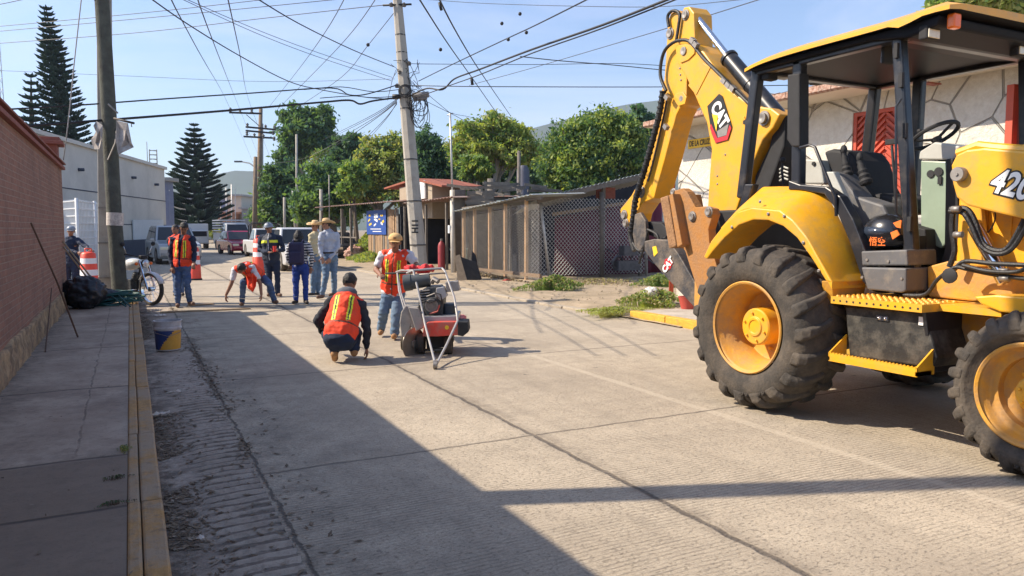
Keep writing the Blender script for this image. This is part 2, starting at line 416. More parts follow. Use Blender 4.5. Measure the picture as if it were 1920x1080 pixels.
mb = MB(); mb.bb((-1.16, 20.4, -0.06), (0.1, 20.6, KZ)); struct(mb.build('kerb_end', m_kerb, bevel=0.01))
# right side: dirt verge, concrete walk with yellow kerb, low worn kerb line
m_verge = mat('verge_dirt', (0.36, 0.28, 0.19), rough=1, var=0.25, scale=2.2, bump=1.0, bscale=18, dirt=(0.20, 0.16, 0.095), dscale=1.6, dth=0.52)
def verge_fn(x, y):
    e = min(1, (x - 7.62) / 0.5); f = min(1, (y - 9.0) / 1.0) if y < 10 else 1
    return 0.02 + 0.09 * e * max(f, 0) * (0.6 + 0.5 * noise.noise(Vector((x * 0.9, y * 0.9, 0)))) + 0.02 * noise.noise(Vector((x * 4, y * 4, 2)))
sheet('verge', 7.66, 26, 9.2, 70, 0.0, m_verge, 60, 190, verge_fn)
m_kerbg = mat('kerb_worn', (0.40, 0.34, 0.26), rough=0.95, var=0.25, scale=4, bump=0.7, bscale=30, dirt=(0.2, 0.16, 0.11), dscale=4)
mb = MB(); y = 11.2
while y < 34:
    L = rnd.uniform(0.9, 1.6); mb.bb((7.5 + rnd.uniform(-.02, .02), y, -0.05), (7.68, y + L - 0.03, 0.05 + rnd.uniform(-0.01, 0.012))); y += L
struct(mb.build('kerb_low', m_kerbg, bevel=0.02))
m_yel = kerb_material('kerb_paint_yellow', (0.72, 0.42, 0.05), (0.42, 0.34, 0.24), 0.62)
y = -3; mb = MB()
while y < 10.5:
    L = 1.15; mb.bb((7.72, y, -0.3), (7.88, min(y + L - 0.015, 10.6), 0.135)); y += L
struct(mb.build('kerb_yellow', m_yel, bevel=0.015))
m_walk2 = mat('right_walk_concrete', (0.42, 0.37, 0.31), rough=0.95, var=0.15, scale=2, bump=0.5, bscale=40, dirt=(0.25, 0.2, 0.14), dscale=3)
mb = MB()
for k in range(8): mb.bb((7.885, -3 + k * 1.7, -0.3), (10.4, -3 + k * 1.7 + 1.685, 0.125))
struct(mb.build('sidewalk_right', m_walk2, bevel=0.006))
# debris in the channel
m_debris = [mat('dead_leaf', (0.12, 0.085, 0.055), rough=1, var=0.4, scale=30), mat('dry_twig', (0.20, 0.15, 0.10), rough=1, var=0.3, scale=30), mat('dry_grit', (0.26, 0.21, 0.16), rough=1, var=0.3, scale=30)]
vs = []; fs = []; mi = []
def flake(x, y, z, s, k):
    a = rnd.uniform(0, 6.28); L = s * rnd.uniform(0.6, 2.2); W = s * rnd.uniform(0.3, 0.7); n0 = len(vs)
    ca, sa = math.cos(a), math.sin(a); t1 = rnd.uniform(-.4, .9) * s; t2 = rnd.uniform(-.2, .6) * s
    for (u, v, h) in ((-L, 0, 0), (0, -W, t2), (L, 0, t1), (0, W, t2 * .5)):
        vs.append((x + ca * u - sa * v, y + sa * u + ca * v, z + 0.004 + abs(h) * .6))
    fs.append((n0, n0 + 1, n0 + 2)); fs.append((n0, n0 + 2, n0 + 3)); mi.extend((k, k))
for i in range(12000):
    y = 2.2 + 14 * rnd.random() ** 1.2
    u = rnd.random()
    if u < 0.62: x = 0.12 + abs(rnd.gauss(0, 0.11))
    elif u < 0.9: x = 0.68 + rnd.gauss(0, 0.05) * (1 + 0.6 * math.sin(y * 3))
    else: x = rnd.uniform(0.12, 1.0)
    if noise.noise(Vector((x * 2, y * 1.3, 5))) < -0.05 and u < 0.9: continue
    if x < 0.11: continue
    flake(x, y, 0.0 if x > .66 else gut(x, y), rnd.uniform(0.005, 0.021), rnd.choice((0, 0, 0, 1, 1, 2)))
for i in range(500):   # along the wall foot and on the walk
    y = 2.5 + 13 * rnd.random(); x = -1.1 + abs(rnd.gauss(0, 0.12)) if rnd.random() < 0.7 else rnd.uniform(-1, 0)
    flake(x, y, KZ, rnd.uniform(0.004, 0.014), rnd.choice((0, 1, 2)))
for i in range(260):
    x = 1 + 6 * rnd.random(); y = 3 + 14 * rnd.random(); flake(x, y, 0.001, rnd.uniform(0.002, 0.006), rnd.choice((0, 1, 2)))
tag(link('litter_debris', pymesh(vs, fs, mi), m_debris), 'dead leaves, grit and twigs collected along the gutter', 'debris', kind='stuff')
# a few pieces of rubbish lying in the channel
m_paper = mat('dirty_paper', (0.55, 0.5, 0.45), rough=0.9, var=0.2, scale=20)
for (px, py, L, W, a, lab) in ((300, 780, 0.15, 0.04, 0.1, 'pale torn strip lying in the gutter beside the kerb'), (376, 1018, 0.05, 0.035, 1.2, 'small crumpled white scrap on the grooved gutter'), (325, 740, 0.14, 0.03, 0.5, 'thin pale stick of wood lying in the gutter'), (300, 593, 0.2, 0.12, 0.3, 'crumpled grey plastic sheet behind the paint bucket')):
    p = G(px, py); mb = MB(); n = 7
    rows = []
    for i in range(n):
        u = (i / (n - 1) - .5) * L; row = []
        for k in (-1, 0, 1):
            v = k * W / 2 * (1 - abs(u / L) * .8); h = 0.012 + rnd.uniform(0, 0.02) + (0.012 if k == 0 else 0)
            row.append(mb.bm.verts.new(p + V(math.cos(a) * u - math.sin(a) * v, math.sin(a) * u + math.cos(a) * v, h)))
        rows.append(row)
    for r0, r1 in zip(rows, rows[1:]):
        mb.face([r0[0], r1[0], r1[1], r0[1]]); mb.face([r0[1], r1[1], r1[2], r0[2]])
    o = mb.build('litter_scrap', m_paper); s_ = o.modifiers.new('t', 'SOLIDIFY'); s_.thickness = 0.004
    tag(o, lab, 'litter')
# ------------------------------------------------------------------ HILLS
m_hill = mat('hill_scrub', (0.05, 0.08, 0.05), rough=1, var=0.4, scale=0.004)
def hill(name, pts, d, thick):
    vs = []; fs = []; n = len(pts)
    for (px, py) in pts:
        p = AD(px, py, d); dirn = (p - CAM); dirn.z = 0; dirn.normalize()
        vs += [(p.x - dirn.x * thick, p.y - dirn.y * thick, -2), tuple(p + dirn * thick * .0), (p.x + dirn.x * thick, p.y + dirn.y * thick, -2)]
    for i in range(n - 1):
        a = 3 * i; fs += [(a, a + 1, a + 4, a + 3), (a + 1, a + 2, a + 5, a + 4)]
    return struct(link(name, pymesh(vs, fs, smooth=True), m_hill))
hill('hill_far', [(-900, 420), (-300, 395), (0, 372), (200, 352), (330, 338), (400, 328), (440, 320), (500, 322), (560, 335), (640, 350), (700, 345), (800, 310), (900, 272), (1000, 240), (1060, 224), (1130, 205), (1180, 195), (1260, 185), (1330, 172), (1400, 168), (1470, 178), (1560, 200), (1700, 250), (1900, 330), (2300, 420)], 1500, 400)
# ------------------------------------------------------------------ LEFT BRICK WALL
def brick_material():
    m = mat('red_brick', (0.3, 0.12, 0.07), rough=0.9)
    t = NT(m); b = m.node_tree.nodes['Principled BSDF']; P, X, Y, Z = t.pos()
    cb = m.node_tree.nodes.new('ShaderNodeCombineXYZ'); t.val(cb.inputs[0], t.m('ADD', X, Y)); t.val(cb.inputs[1], Z)
    br = m.node_tree.nodes.new('ShaderNodeTexBrick'); m.node_tree.links.new(cb.outputs[0], br.inputs['Vector'])
    br.inputs['Scale'].default_value = 1.0; br.inputs['Brick Width'].default_value = 0.25; br.inputs['Row Height'].default_value = 0.068
    br.inputs['Mortar Size'].default_value = 0.007; br.inputs['Mortar Smooth'].default_value = 0.3; br.inputs['Bias'].default_value = 0.0
    br.inputs['Color1'].default_value = (0.33, 0.155, 0.095, 1); br.inputs['Color2'].default_value = (0.24, 0.11, 0.07, 1); br.inputs['Mortar'].default_value = (0.36, 0.25, 0.19, 1)
    n1 = t.noise(P, 2.0, 7, 0.7); n2 = t.noise(P, 22, 5, 0.7)
    base = t.mix(t.m('MULTIPLY', t.rng(n1, 0.4, 0.7), 0.45), br.outputs['Color'], (0.22, 0.13, 0.10))
    base = t.mix(t.m('MULTIPLY', t.rng(n2, 0.5, 0.75), 0.4), base, (0.42, 0.26, 0.19))
    base = t.mix(t.m('MULTIPLY', t.rng(t.noise(t.scaled(P, 1, 1, .35), 1.1, 7, .75), .48, .64), .5), base, (0.15, 0.085, 0.065))
    base = t.mix(t.m('MULTIPLY', t.rng(t.noise(P, 3.3, 8, .8), .60, .68), .5), base, (0.45, 0.34, 0.27))
    m.node_tree.links.new(base, b.inputs['Base Color'])
    t.bump(t.m('ADD', t.m('MULTIPLY', br.outputs['Fac'], -0.9), t.m('MULTIPLY', n2, 0.5)), 0.8, 0.012, b)
    return m
m_brick = brick_material()
m_stone = mat('rubble_base', (0.42, 0.29, 0.16), rough=1, var=0.35, scale=7, bump=1.0, bscale=9, dirt=(0.09, 0.065, 0.05), dscale=5, dth=0.48)
m_coping = mat('painted_coping', (0.24, 0.075, 0.055), rough=0.8, var=0.2, scale=5, dirt=(0.2, 0.07, 0.05), dscale=3, bump=0.3)
WX = -1.10; WE = 16.45; WH = 2.66
wall = thing('brick_wall', 'long red brick boundary wall with stone base and painted coping on the left', 'wall', (WX - .12, 8, 0))
mb = MB(); mb.bb((WX - 0.24, -4, 0.36), (WX, WE, WH)); mb.build('wall', m_brick, wall)
mb = MB()
y = -4
rows = []
n = 420
vs = []; fs = []
def st(y, z): return 0.028 + 0.03 * noise.noise(Vector((y * 2.2, z * 3, 0))) + 0.02 * noise.noise(Vector((y * 8, z * 9, 4)))
zs = [0.08, 0.14, 0.2, 0.27, 0.34, 0.40, 0.44]
for i in range(n + 1):
    y = -4 + (WE + 4.02) * i / n; zt = 0.03 * noise.noise(Vector((y * 1.5, 7, 0)))
    for z in zs: vs.append((WX + st(y, z) + (0.02 if z < 0.3 else 0), y, z + zt * (z / 0.44)))
    vs.append((WX - 0.1, y, 0.45 + zt))
k = len(zs) + 1
for i in range(n):
    for j in range(k - 1):
        a = i * k + j; fs.append((a, a + k, a + k + 1, a + 1))
link('stone_base', pymesh(vs, fs, smooth=True), m_stone, wall)
mb = MB(); mb.bb((WX - 0.32, -4, WH + .002), (WX + 0.06, WE + 0.05, WH + 0.055)); mb.bb((WX - 0.28, -4, WH + 0.055), (WX + 0.02, WE + .02, WH + 0.10))
mb.prism([(WX + 0.07, -4, WH + 0.10), (WX + 0.07, -4, WH + 0.125), (WX - 0.12, -4, WH + 0.2), (WX - 0.36, -4, WH + 0.125), (WX - .36, -4, WH + .1)], (0, WE + 4.1, 0))
mb.build('coping', m_coping, wall, bevel=0.006)
mb = MB(); mb.bb((WX - 0.5, WE - 0.55, WH + 0.16), (WX - 0.02, WE - 0.1, WH + 0.42)); mb.bb((WX - 0.6, WE - 0.65, WH + 0.42), (WX + 0.08, WE + 0.0, WH + 0.48)); mb.bb((WX - 0.55, WE - 0.6, WH + 0.48), (WX + 0.03, WE - 0.05, WH + 0.55))
mb.build('pillar_cap', m_coping, wall, bevel=0.006)
# steel rods leaning on the wall
m_rust = mat('rusty_steel', (0.13, 0.075, 0.05), rough=0.85, metal=0.3, var=0.3, scale=12)
mb = MB(); a = G(146, 632, KZ); mb.tube([a, a.lerp(AX(58, 418, WX + .02), .5) + V(.02, 0, 0), AX(58, 418, WX + .02)], 0.011, 6)
tag(mb.build('steel_rod', m_rust), 'long rusty steel rod leaning diagonally on the brick wall', 'rod')
mb = MB(); a = G(85, 660, KZ); mb.tube([a, AX(95, 560, WX + .05), AX(97, 540, WX + .03)], 0.008, 6)
tag(mb.build('steel_rod', m_rust), 'short thin rod standing against the wall base behind the long rod', 'rod')
# ------------------------------------------------------------------ BACKHOE LOADER
YEL = (0.76, 0.365, 0.012)
m_cy = mat('machine_yellow', YEL, rough=0.45, var=0.10, scale=2, coat=0.12, dirt=(0.46, 0.29, 0.09), dscale=5, dth=0.56, bump=0.08, bscale=20)
m_cyd = mat('machine_yellow_dusty', (0.62, 0.30, 0.03), rough=0.6, var=0.15, scale=4, dirt=(0.36, 0.22, 0.11), dscale=5, dth=0.5, bump=0.2)
m_blk = mat('machine_black', (0.014, 0.016, 0.022), rough=0.35, var=0.2, scale=6, dirt=(0.09, 0.075, 0.06), dscale=6, dth=0.62)
m_blkm = mat('matte_black', (0.018, 0.018, 0.02), rough=0.75, var=0.3, scale=10)
m_cyb = mat('stabiliser_paint_dirty', (0.42, 0.18, 0.035), rough=0.75, var=0.2, scale=5, dirt=(0.24, 0.14, 0.075), dscale=5, dth=0.48, bump=0.3)
m_hose = mat('rubber_hose', (0.012, 0.012, 0.013), rough=0.55, var=0.3, scale=30, bump=0.3, bscale=60)
m_tyre = mat('tyre_rubber', (0.042, 0.037, 0.032), rough=0.9, var=0.25, scale=3, bump=0.35, bscale=45, dirt=(0.125, 0.10, 0.075), dscale=4.5, dth=0.52)
m_grey = mat('cab_grey_plastic', (0.10, 0.10, 0.105), rough=0.6, var=0.15, scale=8, dirt=(0.22, 0.19, 0.15), dscale=9, dth=0.6)
m_lgrey = mat('light_grey_plastic', (0.42, 0.42, 0.38), rough=0.55, var=0.1, scale=6)
m_green = mat('pale_green_panel', (0.26, 0.33, 0.25), rough=0.25, var=0.12, scale=3)
m_chrome = mat('chrome_rod', (0.75, 0.76, 0.78), rough=0.12, metal=1.0, var=0.05)
m_steel = mat('worn_steel', (0.28, 0.26, 0.24), rough=0.55, metal=0.7, var=0.3, scale=12)
m_bucket = mat('bucket_steel', (0.055, 0.055, 0.06), rough=0.6, metal=0.3, var=0.3, scale=6, dirt=(0.24, 0.19, 0.14), dscale=4.5, dth=0.5, bump=0.3)
m_mud = mat('dried_mud', (0.30, 0.165, 0.08), rough=1, var=0.3, scale=14, bump=0.8, bscale=50)
m_white = mat('decal_white', (0.8, 0.8, 0.78), rough=0.5, var=0.03)
m_dblk = mat('decal_black', (0.012, 0.012, 0.012), rough=0.5, var=0.03)
m_dred = mat('decal_red', (0.55, 0.02, 0.03), rough=0.5, var=0.03)
m_dyel = mat('decal_yellow', (0.85, 0.55, 0.03), rough=0.5, var=0.03)
m_lens = mat('lamp_lens', (0.75, 0.68, 0.5), rough=0.1, var=0.1, scale=60, spec=0.8)
m_amber = mat('amber_lens', (0.85, 0.16, 0.01), rough=0.15, var=0.1, scale=40)

BH = thing('backhoe_loader', 'big yellow and black backhoe loader with open canopy and folded rear boom parked at right', 'backhoe', (5.95, 4.0, 0))
YB = bpy.data
def px(poly, X): return [AX(a, b, X) for a, b in poly]
def plate(name, poly, X, th, m, parent=BH, bevel=0.012, smooth=False, sharp=35):
    mb = MB(); mb.prism(px(poly, X), (th, 0, 0), smooth); return mb.build(name, m, parent, bevel=bevel, sharp=sharp)

def make_wheel(name, c, Rt, width, rrim, nl, lug, near=True, hubr=0.16, deep=0.30):
    """c = centre of outer rim plane; s = outward sign along X"""
    s = -1 if near else 1
    root = bpy.data.objects.new(name, None); C.objects.link(root); root.location = (0, 0, 0); root.parent = BH; root.matrix_parent_inverse = world(BH).inverted()
    ax = V(-s, 0, 0)      # inward
    W = width
    rb = Rt - lug
    prof = [(0.05, rrim * 1.0), (0.015, rrim + 0.01), (-0.012, rrim + 0.05), (-0.035, rrim + 0.35 * (rb - rrim)), (-0.03, rrim + 0.62 * (rb - rrim)), (0.0, rb - 0.055), (0.035, rb - 0.028), (0.08, rb - 0.012), (W * 0.3, rb - 0.002), (W * .5, rb), (W * 0.7, rb - 0.002), (W - 0.08, rb - 0.012), (W - 0.035, rb - 0.028), (W, rb - 0.055), (W + 0.03, rrim + 0.62 * (rb - rrim)), (W + 0.03, rrim + 0.3 * (rb - rrim)), (W, rrim + 0.03), (W - 0.04, rrim)]
    mb = MB(); mb.lathe(c, ax, prof, 72)
    # ring bead and moulded rings on the sidewall
    x = V(0, 1, 0); z = V(0, 0, 1)
    def P(ang, r, t): return Vector(c) + ax * t + (x * math.cos(ang) + z * math.sin(ang)) * r
    for side in (0, 1):
        for k in range(nl):
            a0 = 2 * math.pi * (k + 0.5 * side) / nl
            segs = []
            wob = rnd.uniform(0.92, 1.05)
            for i in range(8):
                u = i / 7                      # 0 centre .. 1 over the shoulder
                if u < 0.8:
                    tt = W * 0.5 - (u / 0.8) * (W * 0.5 + 0.01) if side == 0 else W * 0.5 + (u / 0.8) * (W * 0.5 + 0.01)
                    rr = rb - 0.004 - 0.03 * (u / 0.8) ** 4; hh = lug * wob * (1 - 0.15 * (u / .8) ** 2)
                else:
                    q = (u - 0.8) / 0.2; tt = -0.012 if side == 0 else W + 0.012
                    tt += (-0.018 if side == 0 else 0.018) * q
                    rr = rb - 0.034 - 0.075 * q; hh = lug * wob * (0.85 - 0.75 * q)
                aa = a0 - s * 0 + (0.17 * (u ** 0.8)) * (0.66 / Rt) ** .3
                hw = (0.026 + 0.016 * u) * (Rt / 0.66) / Rt
                # outward normal mixes radial and axial at the shoulder
                qa = max(0, (u - 0.6) / 0.4); rad = (x * math.cos(aa) + z * math.sin(aa)); axn = (ax * (-1 if side == 0 else 1))
                nrm = (rad * (1 - 0.75 * qa) + axn * 0.75 * qa).normalized()
                base = Vector(c) + ax * tt + rad * (rr - 0.01)
                tan = (-x * math.sin(aa) + z * math.cos(aa))
                segs.append([mb.bm.verts.new(base - tan * hw * Rt * 1.25), mb.bm.verts.new(base - tan * hw * Rt * 0.8 + nrm * (hh + 0.01)), mb.bm.verts.new(base + tan * hw * Rt * 0.8 + nrm * (hh + 0.01)), mb.bm.verts.new(base + tan * hw * Rt * 1.25)])
            for a, b in zip(segs, segs[1:]):
                for j in range(3): mb.face([a[j], b[j], b[j + 1], a[j + 1]])
            mb.face(segs[0]); mb.face(segs[-1])
    t_ = mb.build('tyre', m_tyre, root, sharp=40, bevel=0.012)
    # raised letters ring on sidewall
    mb = MB()
    for k in range(9):
        a = -2.2 + k * 0.085
        for q in range(2):
            p0 = P(a + q * 0.03, rrim + 0.60 * (rb - rrim), -0.033); p1 = P(a + q * 0.03 + 0.006, rrim + 0.73 * (rb - rrim), -0.026)
            mb.tube([p0, p1], 0.006, 5)
        mb.tube([P(a, rrim + 0.66 * (rb - rrim), -0.034), P(a + .035, rrim + 0.68 * (rb - rrim), -0.032)], 0.005, 5)
    if near: mb.build('sidewall_lettering', m_tyre, root)
    # rim: lip, stepped barrel, disc
    prof = [(-0.004, rrim - 0.012), (-0.012, rrim + 0.004), (-0.004, rrim + 0.014), (0.012, rrim + 0.008), (0.016, rrim - 0.01), (0.03, rrim - 0.022), (0.075, rrim - 0.03), (0.09, rrim - 0.05), (deep * .6, rrim - 0.062), (deep * .66, rrim - 0.08), (deep, rrim - 0.085), (deep + 0.01, rrim - 0.11), (deep + 0.012, 0.0)]
    mb = MB(); mb.lathe(c, ax, prof, 64)
    mb.build('rim', m_cyd if near else m_cyd, root, sharp=50)
    ho = 0.10 if deep > .2 else 0.05
    mb = MB(); mb.lathe(c, ax, [(ho, 0.0), (ho, hubr * 0.35), (ho - 0.008, hubr * 0.36), (ho - 0.008, hubr * 0.5), (ho + 0.004, hubr * 0.55), (ho + 0.008, hubr * .92), (ho + 0.02, hubr), (deep + .02, hubr * 1.02)], 40)
    for k in range(6):
        a = 2 * math.pi * k / 6 + 0.3; mb.lathe(P(a, hubr * 0.74, ho - 0.006), ax, [(-0.006, 0), (-0.006, 0.011), (0.014, 0.011)], 8)
    for k in range(8):
        a = 2 * math.pi * k / 8; mb.lathe(P(a, hubr * 1.25, deep - 0.02), ax, [(0, 0), (0, 0.014), (0.03, 0.016)], 6)
    mb.build('hub', m_cy, root, sharp=30, bevel=0.003)
    return root
RC = AX(1398, 614, 4.67); FC = AX(1928, 743, 4.84)
make_wheel('rear_wheel', RC, RC.z, 0.50, 0.385, 19, 0.034)
make_wheel('rear_wheel', V(11.9 - RC.x, RC.y, RC.z), RC.z, 0.50, 0.385, 19, 0.034, near=False)
make_wheel('front_wheel', FC, FC.z, 0.33, 0.315, 21, 0.020, hubr=0.115, deep=0.15)
make_wheel('front_wheel', V(11.9 - FC.x, FC.y, FC.z), FC.z, 0.33, 0.315, 21, 0.020, near=False, hubr=0.115, deep=0.15)
mb = MB(); mb.tube([V(5.1, RC.y, RC.z), V(6.8, RC.y, RC.z)], 0.13, 16); mb.tube([V(5.0, FC.y, FC.z), V(6.9, FC.y, FC.z)], 0.09, 12)
mb.bb((5.75, FC.y - 0.12, FC.z - .12), (6.15, FC.y + 0.12, FC.z + .15))
mb.split('axle', m_blkm, BH)

# --- chassis and engine
def zr(p, X): return AX(*p, X)
mb = MB(); mb.bb((5.5, 1.2, 0.55), (6.4, 5.9, 0.95)); mb.build('chassis', m_cyd, BH, bevel=0.02)
mb = MB(); mb.bb((5.32, 3.0, 0.62), (6.58, 5.3, 1.03)); mb.build('cab_floor', m_cyd, BH, bevel=0.01)
# hood
yh0 = AX(1792, 450, 5.42).y
mb = MB(); zt = AX(1860, 300, 5.4).z
mb.prism([V(5.42, yh0, 0.85), V(5.42, yh0, zt), V(5.50, yh0, zt + .1), V(6.40, yh0, zt + .1), V(6.48, yh0, zt), V(6.48, yh0, .85)], (0, 0.9 - yh0, 0))
mb.build('hood', m_cy, BH, bevel=0.03)
mb = MB()
for k, (a, b) in enumerate(((1818, 1850), (1855, 1895))):
    p0 = AX(a, 395, 5.415); p1 = AX(b, 470, 5.415); mb.bb((5.405, p0.y, p0.z), (5.418, p1.y, p1.z))
mb.build('hood_panel', m_cy, BH, bevel=0.006)
# front frame / side rail plates
plate('side_frame', [(1738, 500), (1775, 490), (1825, 488), (1990, 500), (1990, 570), (1880, 572), (1835, 566), (1740, 556)], 5.36, 0.08, m_cyd)
plate('side_frame', [(1825, 556), (1865, 553), (1990, 562), (1990, 600), (1875, 585), (1838, 570)], 5.02, 0.3, m_cy)
# pivot tower of the loader
plate('loader_tower', [(1792, 300), (1838, 300), (1838, 372), (1850, 500), (1798, 500), (1800, 380)], 5.33, 0.05, m_cy)
# loader arm with 420
arm = plate('loader_arm', [(1786, 345), (1783, 310), (1793, 290), (1812, 281), (1845, 277), (1925, 284), (2000, 290), (2000, 440), (1925, 412), (1872, 400), (1812, 385), (1793, 370)], 5.10, 0.17, m_cy, bevel=0.014)
mb = MB(); mb.tube([AX(1797, 288, 5.16), AX(1835, 274, 5.16), AX(1870, 278, 5.16), AX(1990, 288, 5.16)], 0.035, 8); mb.build('arm_top_tube', m_cy, arm)
mb = MB(); c = AX(1802, 327, 5.10); mb.lathe(c - V(0.05, 0, 0), (1, 0, 0), [(0, 0), (0, 0.045), (0.008, 0.05), (0.06, 0.05), (0.06, 0.075), (0.07, 0.075)], 24)
mb.lathe(c - V(0.058, 0, 0), (1, 0, 0), [(0, 0), (0, 0.012), (0.01, 0.012)], 8); mb.build('pivot_pin', m_steel, arm)
c = AX(1902, 347, 5.096); ydn = (AX(1940, 357, 5.10) - AX(1862, 338, 5.10)).normalized()
text_on('model_number', '420', 0.215, AX(1897, 348, 5.096), ydn, (0, 0, 1), m_dblk, arm, bold=0.017, sx=0.8, shear=0.12, depth_=0.001)
text_on('model_number', '420', 0.215, AX(1897, 348, 5.092), ydn, (0, 0, 1), m_white, arm, bold=0.006, sx=0.8, shear=0.12, depth_=0.001)
# lift cylinder under the arm
mb = MB(); mb.tube([AX(1812, 400, 5.25), AX(1832, 430, 5.25)], 0.03, 12); mb.tube([AX(1828, 425, 5.25), AX(1870, 500, 5.25), AX(1885, 530, 5.25)], 0.05, 12); mb.build('lift_cylinder', [m_chrome], BH)

# --- fender
fz = [(1319, 482), (1333, 452), (1358, 420), (1384, 397), (1410, 389), (1462, 394), (1486, 412), (1513, 445), (1537, 488), (1560, 530)]
fi = [(1549, 528), (1520, 482), (1494, 446), (1468, 424), (1440, 413), (1412, 412), (1385, 422), (1358, 446), (1337, 470), (1325, 486)]
fen = plate('fender', fz + fi, 4.88, 0.42, m_cy, bevel=0.012)
NP = [(1352, 427), (1384, 397), (1410, 389), (1462, 394), (1486, 412), (1513, 445), (1537, 488), (1560, 530)]
FP = [(1392, 398), (1424, 356), (1446, 350), (1512, 351), (1545, 362), (1572, 405), (1596, 460), (1619, 529)]
mb = MB(); 
def crs(P, n=4):
    out = []
    for i in range(len(P) - 1):
        p0 = Vector(P[max(i - 1, 0)]); p1 = Vector(P[i]); p2 = Vector(P[i + 1]); p3 = Vector(P[min(i + 2, len(P) - 1)])
        for k in range(n):
            t = k / n; out.append(0.5 * ((2 * p1) + (-p0 + p2) * t + (2 * p0 - 5 * p1 + 4 * p2 - p3) * t * t + (-p0 + 3 * p1 - 3 * p2 + p3) * t ** 3))
    return out + [Vector(P[-1])]
A_ = px(crs(NP), 4.885); B_ = px(crs(FP), 5.29)
va = [mb.bm.verts.new(p) for p in A_]; vb = [mb.bm.verts.new(p) for p in B_]
vm = [mb.bm.verts.new(a.lerp(b, .25) + V(0, 0, .02)) for a, b in zip(A_, B_)]
C_ = [p + V(0, 0, -.05) for p in A_]; vc = [mb.bm.verts.new(p) for p in C_]; vd = [mb.bm.verts.new(V(5.29, p.y, p.z)) for p in C_]
for k in range(len(va) - 1):
    mb.face([va[k], va[k + 1], vm[k + 1], vm[k]], True); mb.face([vm[k], vm[k + 1], vb[k + 1], vb[k]], True); mb.face([va[k], vc[k], vc[k + 1], va[k + 1]]); mb.face([vb[k], vb[k + 1], vd[k + 1], vd[k]]); mb.face([vc[k], vd[k], vd[k + 1], vc[k + 1]])
for k in (0, -1): mb.face([va[k], vm[k], vb[k], vd[k], vc[k]])
mb.build('fender_top', m_cy, fen, bevel=0.01, sharp=30)
mb = MB(); mb.tube([AX(1392, 392, 4.90), AX(1410, 388.5, 4.90), AX(1460, 393, 4.90), AX(1492, 372, 5.12)], 0.004, 5); mb.build('panel_seam', m_blkm, fen)
p0 = AX(1560, 528, 4.9)
mb = MB(); mb.prism([V(4.9, p0.y, p0.z), V(5.3, p0.y, p0.z), V(5.3, p0.y + .02, p0.z - .17), V(4.95, p0.y + .02, p0.z - .17)], (0, 0.1, 0)); mb.build('fender_bracket', m_cyd, fen, bevel=0.006)
fen2 = plate('fender', fz + fi, 6.60, 0.42, m_cy, bevel=0.012)
for v in fen2.data.vertices: pass
# --- near side steps, toolbox
Xd = 4.86; a = AX(1558, 556, Xd); b = AX(1729, 571, Xd); zd = (a.z + b.z) / 2
mb = MB(); mb.bb((Xd, b.y, zd - 0.055), (5.42, a.y, zd)); mb.bb((5.05, b.y - 0.42, zd - 0.05), (5.45, b.y + 0.001, zd - .003))
mb.mi = 0
for i in range(16):
    y = b.y + (a.y - b.y) * (i + .5) / 16
    for j in range(5): mb.lathe((Xd + 0.04 + j * 0.085, y + (0.012 if j % 2 else -.012), zd), (0, 0, 1), [(-.004, .018), (0, 0.018), (0.012, 0.012), (0.012, 0.007)], 7)
mb.mi = 1
for i in range(13):
    y = b.y + (a.y - b.y) * (i + .5) / 13; mb.lathe((Xd - 0.0015, y, zd - 0.03), (1, 0, 0), [(0, 0), (0, 0.009), (0.004, 0.009)], 8)
deck = mb.build('deck_plate', [m_cy, m_blkm], BH)
m_tool = mat('scuffed_black_box', (0.02, 0.02, 0.02), rough=0.5, var=0.3, scale=10, dirt=(0.13, 0.12, 0.10), dscale=7, dth=0.54, bump=0.15)
tb = plate('toolbox', [(1584, 574), (1731, 584), (1757, 672), (1748, 690), (1592, 668)], 4.95, 0.75, m_tool, bevel=0.015)
mb = MB(); c = AX(1655, 597, 4.945); mb.box(c, (0.012, 0.10, 0.035)); mb.sph(c - V(.008, -.025, 0), 0.012, 8, 6); mb.sph(c - V(.008, .025, 0), 0.012, 8, 6); mb.build('latch', m_chrome, tb)
mb = MB(); mb.box(AX(1727, 602, 4.943), (0.004, 0.035, 0.06)); mb.build('warning_sticker', m_white, tb)
# end plate facing forward
ye = AX(1731, 580, 4.95).y
mb = MB(); mb.prism([V(4.9, ye - .05, zd - .04), V(5.9, ye - .05, zd - .03), V(5.9, ye - .05, .54), V(5.02, ye - .05, .54)], (0, 0.03, 0)); mb.build('guard_plate', m_blk, BH, bevel=0.006)
Xs = 4.78; a = AX(1553, 671, Xs); b = AX(1719, 700, Xs); zs_ = (a.z + b.z) / 2 + .01
mb = MB(); mb.bb((Xs, b.y, zs_ - 0.03), (Xs + 0.16, a.y, zs_)); mb.bb((Xs, b.y, zs_ - 0.035), (Xs + 0.012, a.y, zs_ + 0.025))
mb.prism([V(Xs, b.y, zs_ - .03), V(Xs, b.y, zs_ + .03), V(4.97, b.y, zs_ + .16), V(4.97, b.y, zs_ - .03)], (0, 0.012, 0)); mb.prism([V(Xs, a.y, zs_ - .03), V(Xs, a.y, zs_ + .03), V(4.97, a.y, zs_ + .16), V(4.97, a.y, zs_ - .03)], (0, -0.012, 0))
n = 26
for i in range(n):
    y = b.y + (a.y - b.y) * i / n; mb.prism([V(Xs, y, zs_ + .0245), V(Xs, y + (a.y - b.y) / n, zs_ + .0245), V(Xs, y + (a.y - b.y) / n / 2, zs_ + .038)], (0.012, 0, 0))
mb.build('step', m_cy, BH)
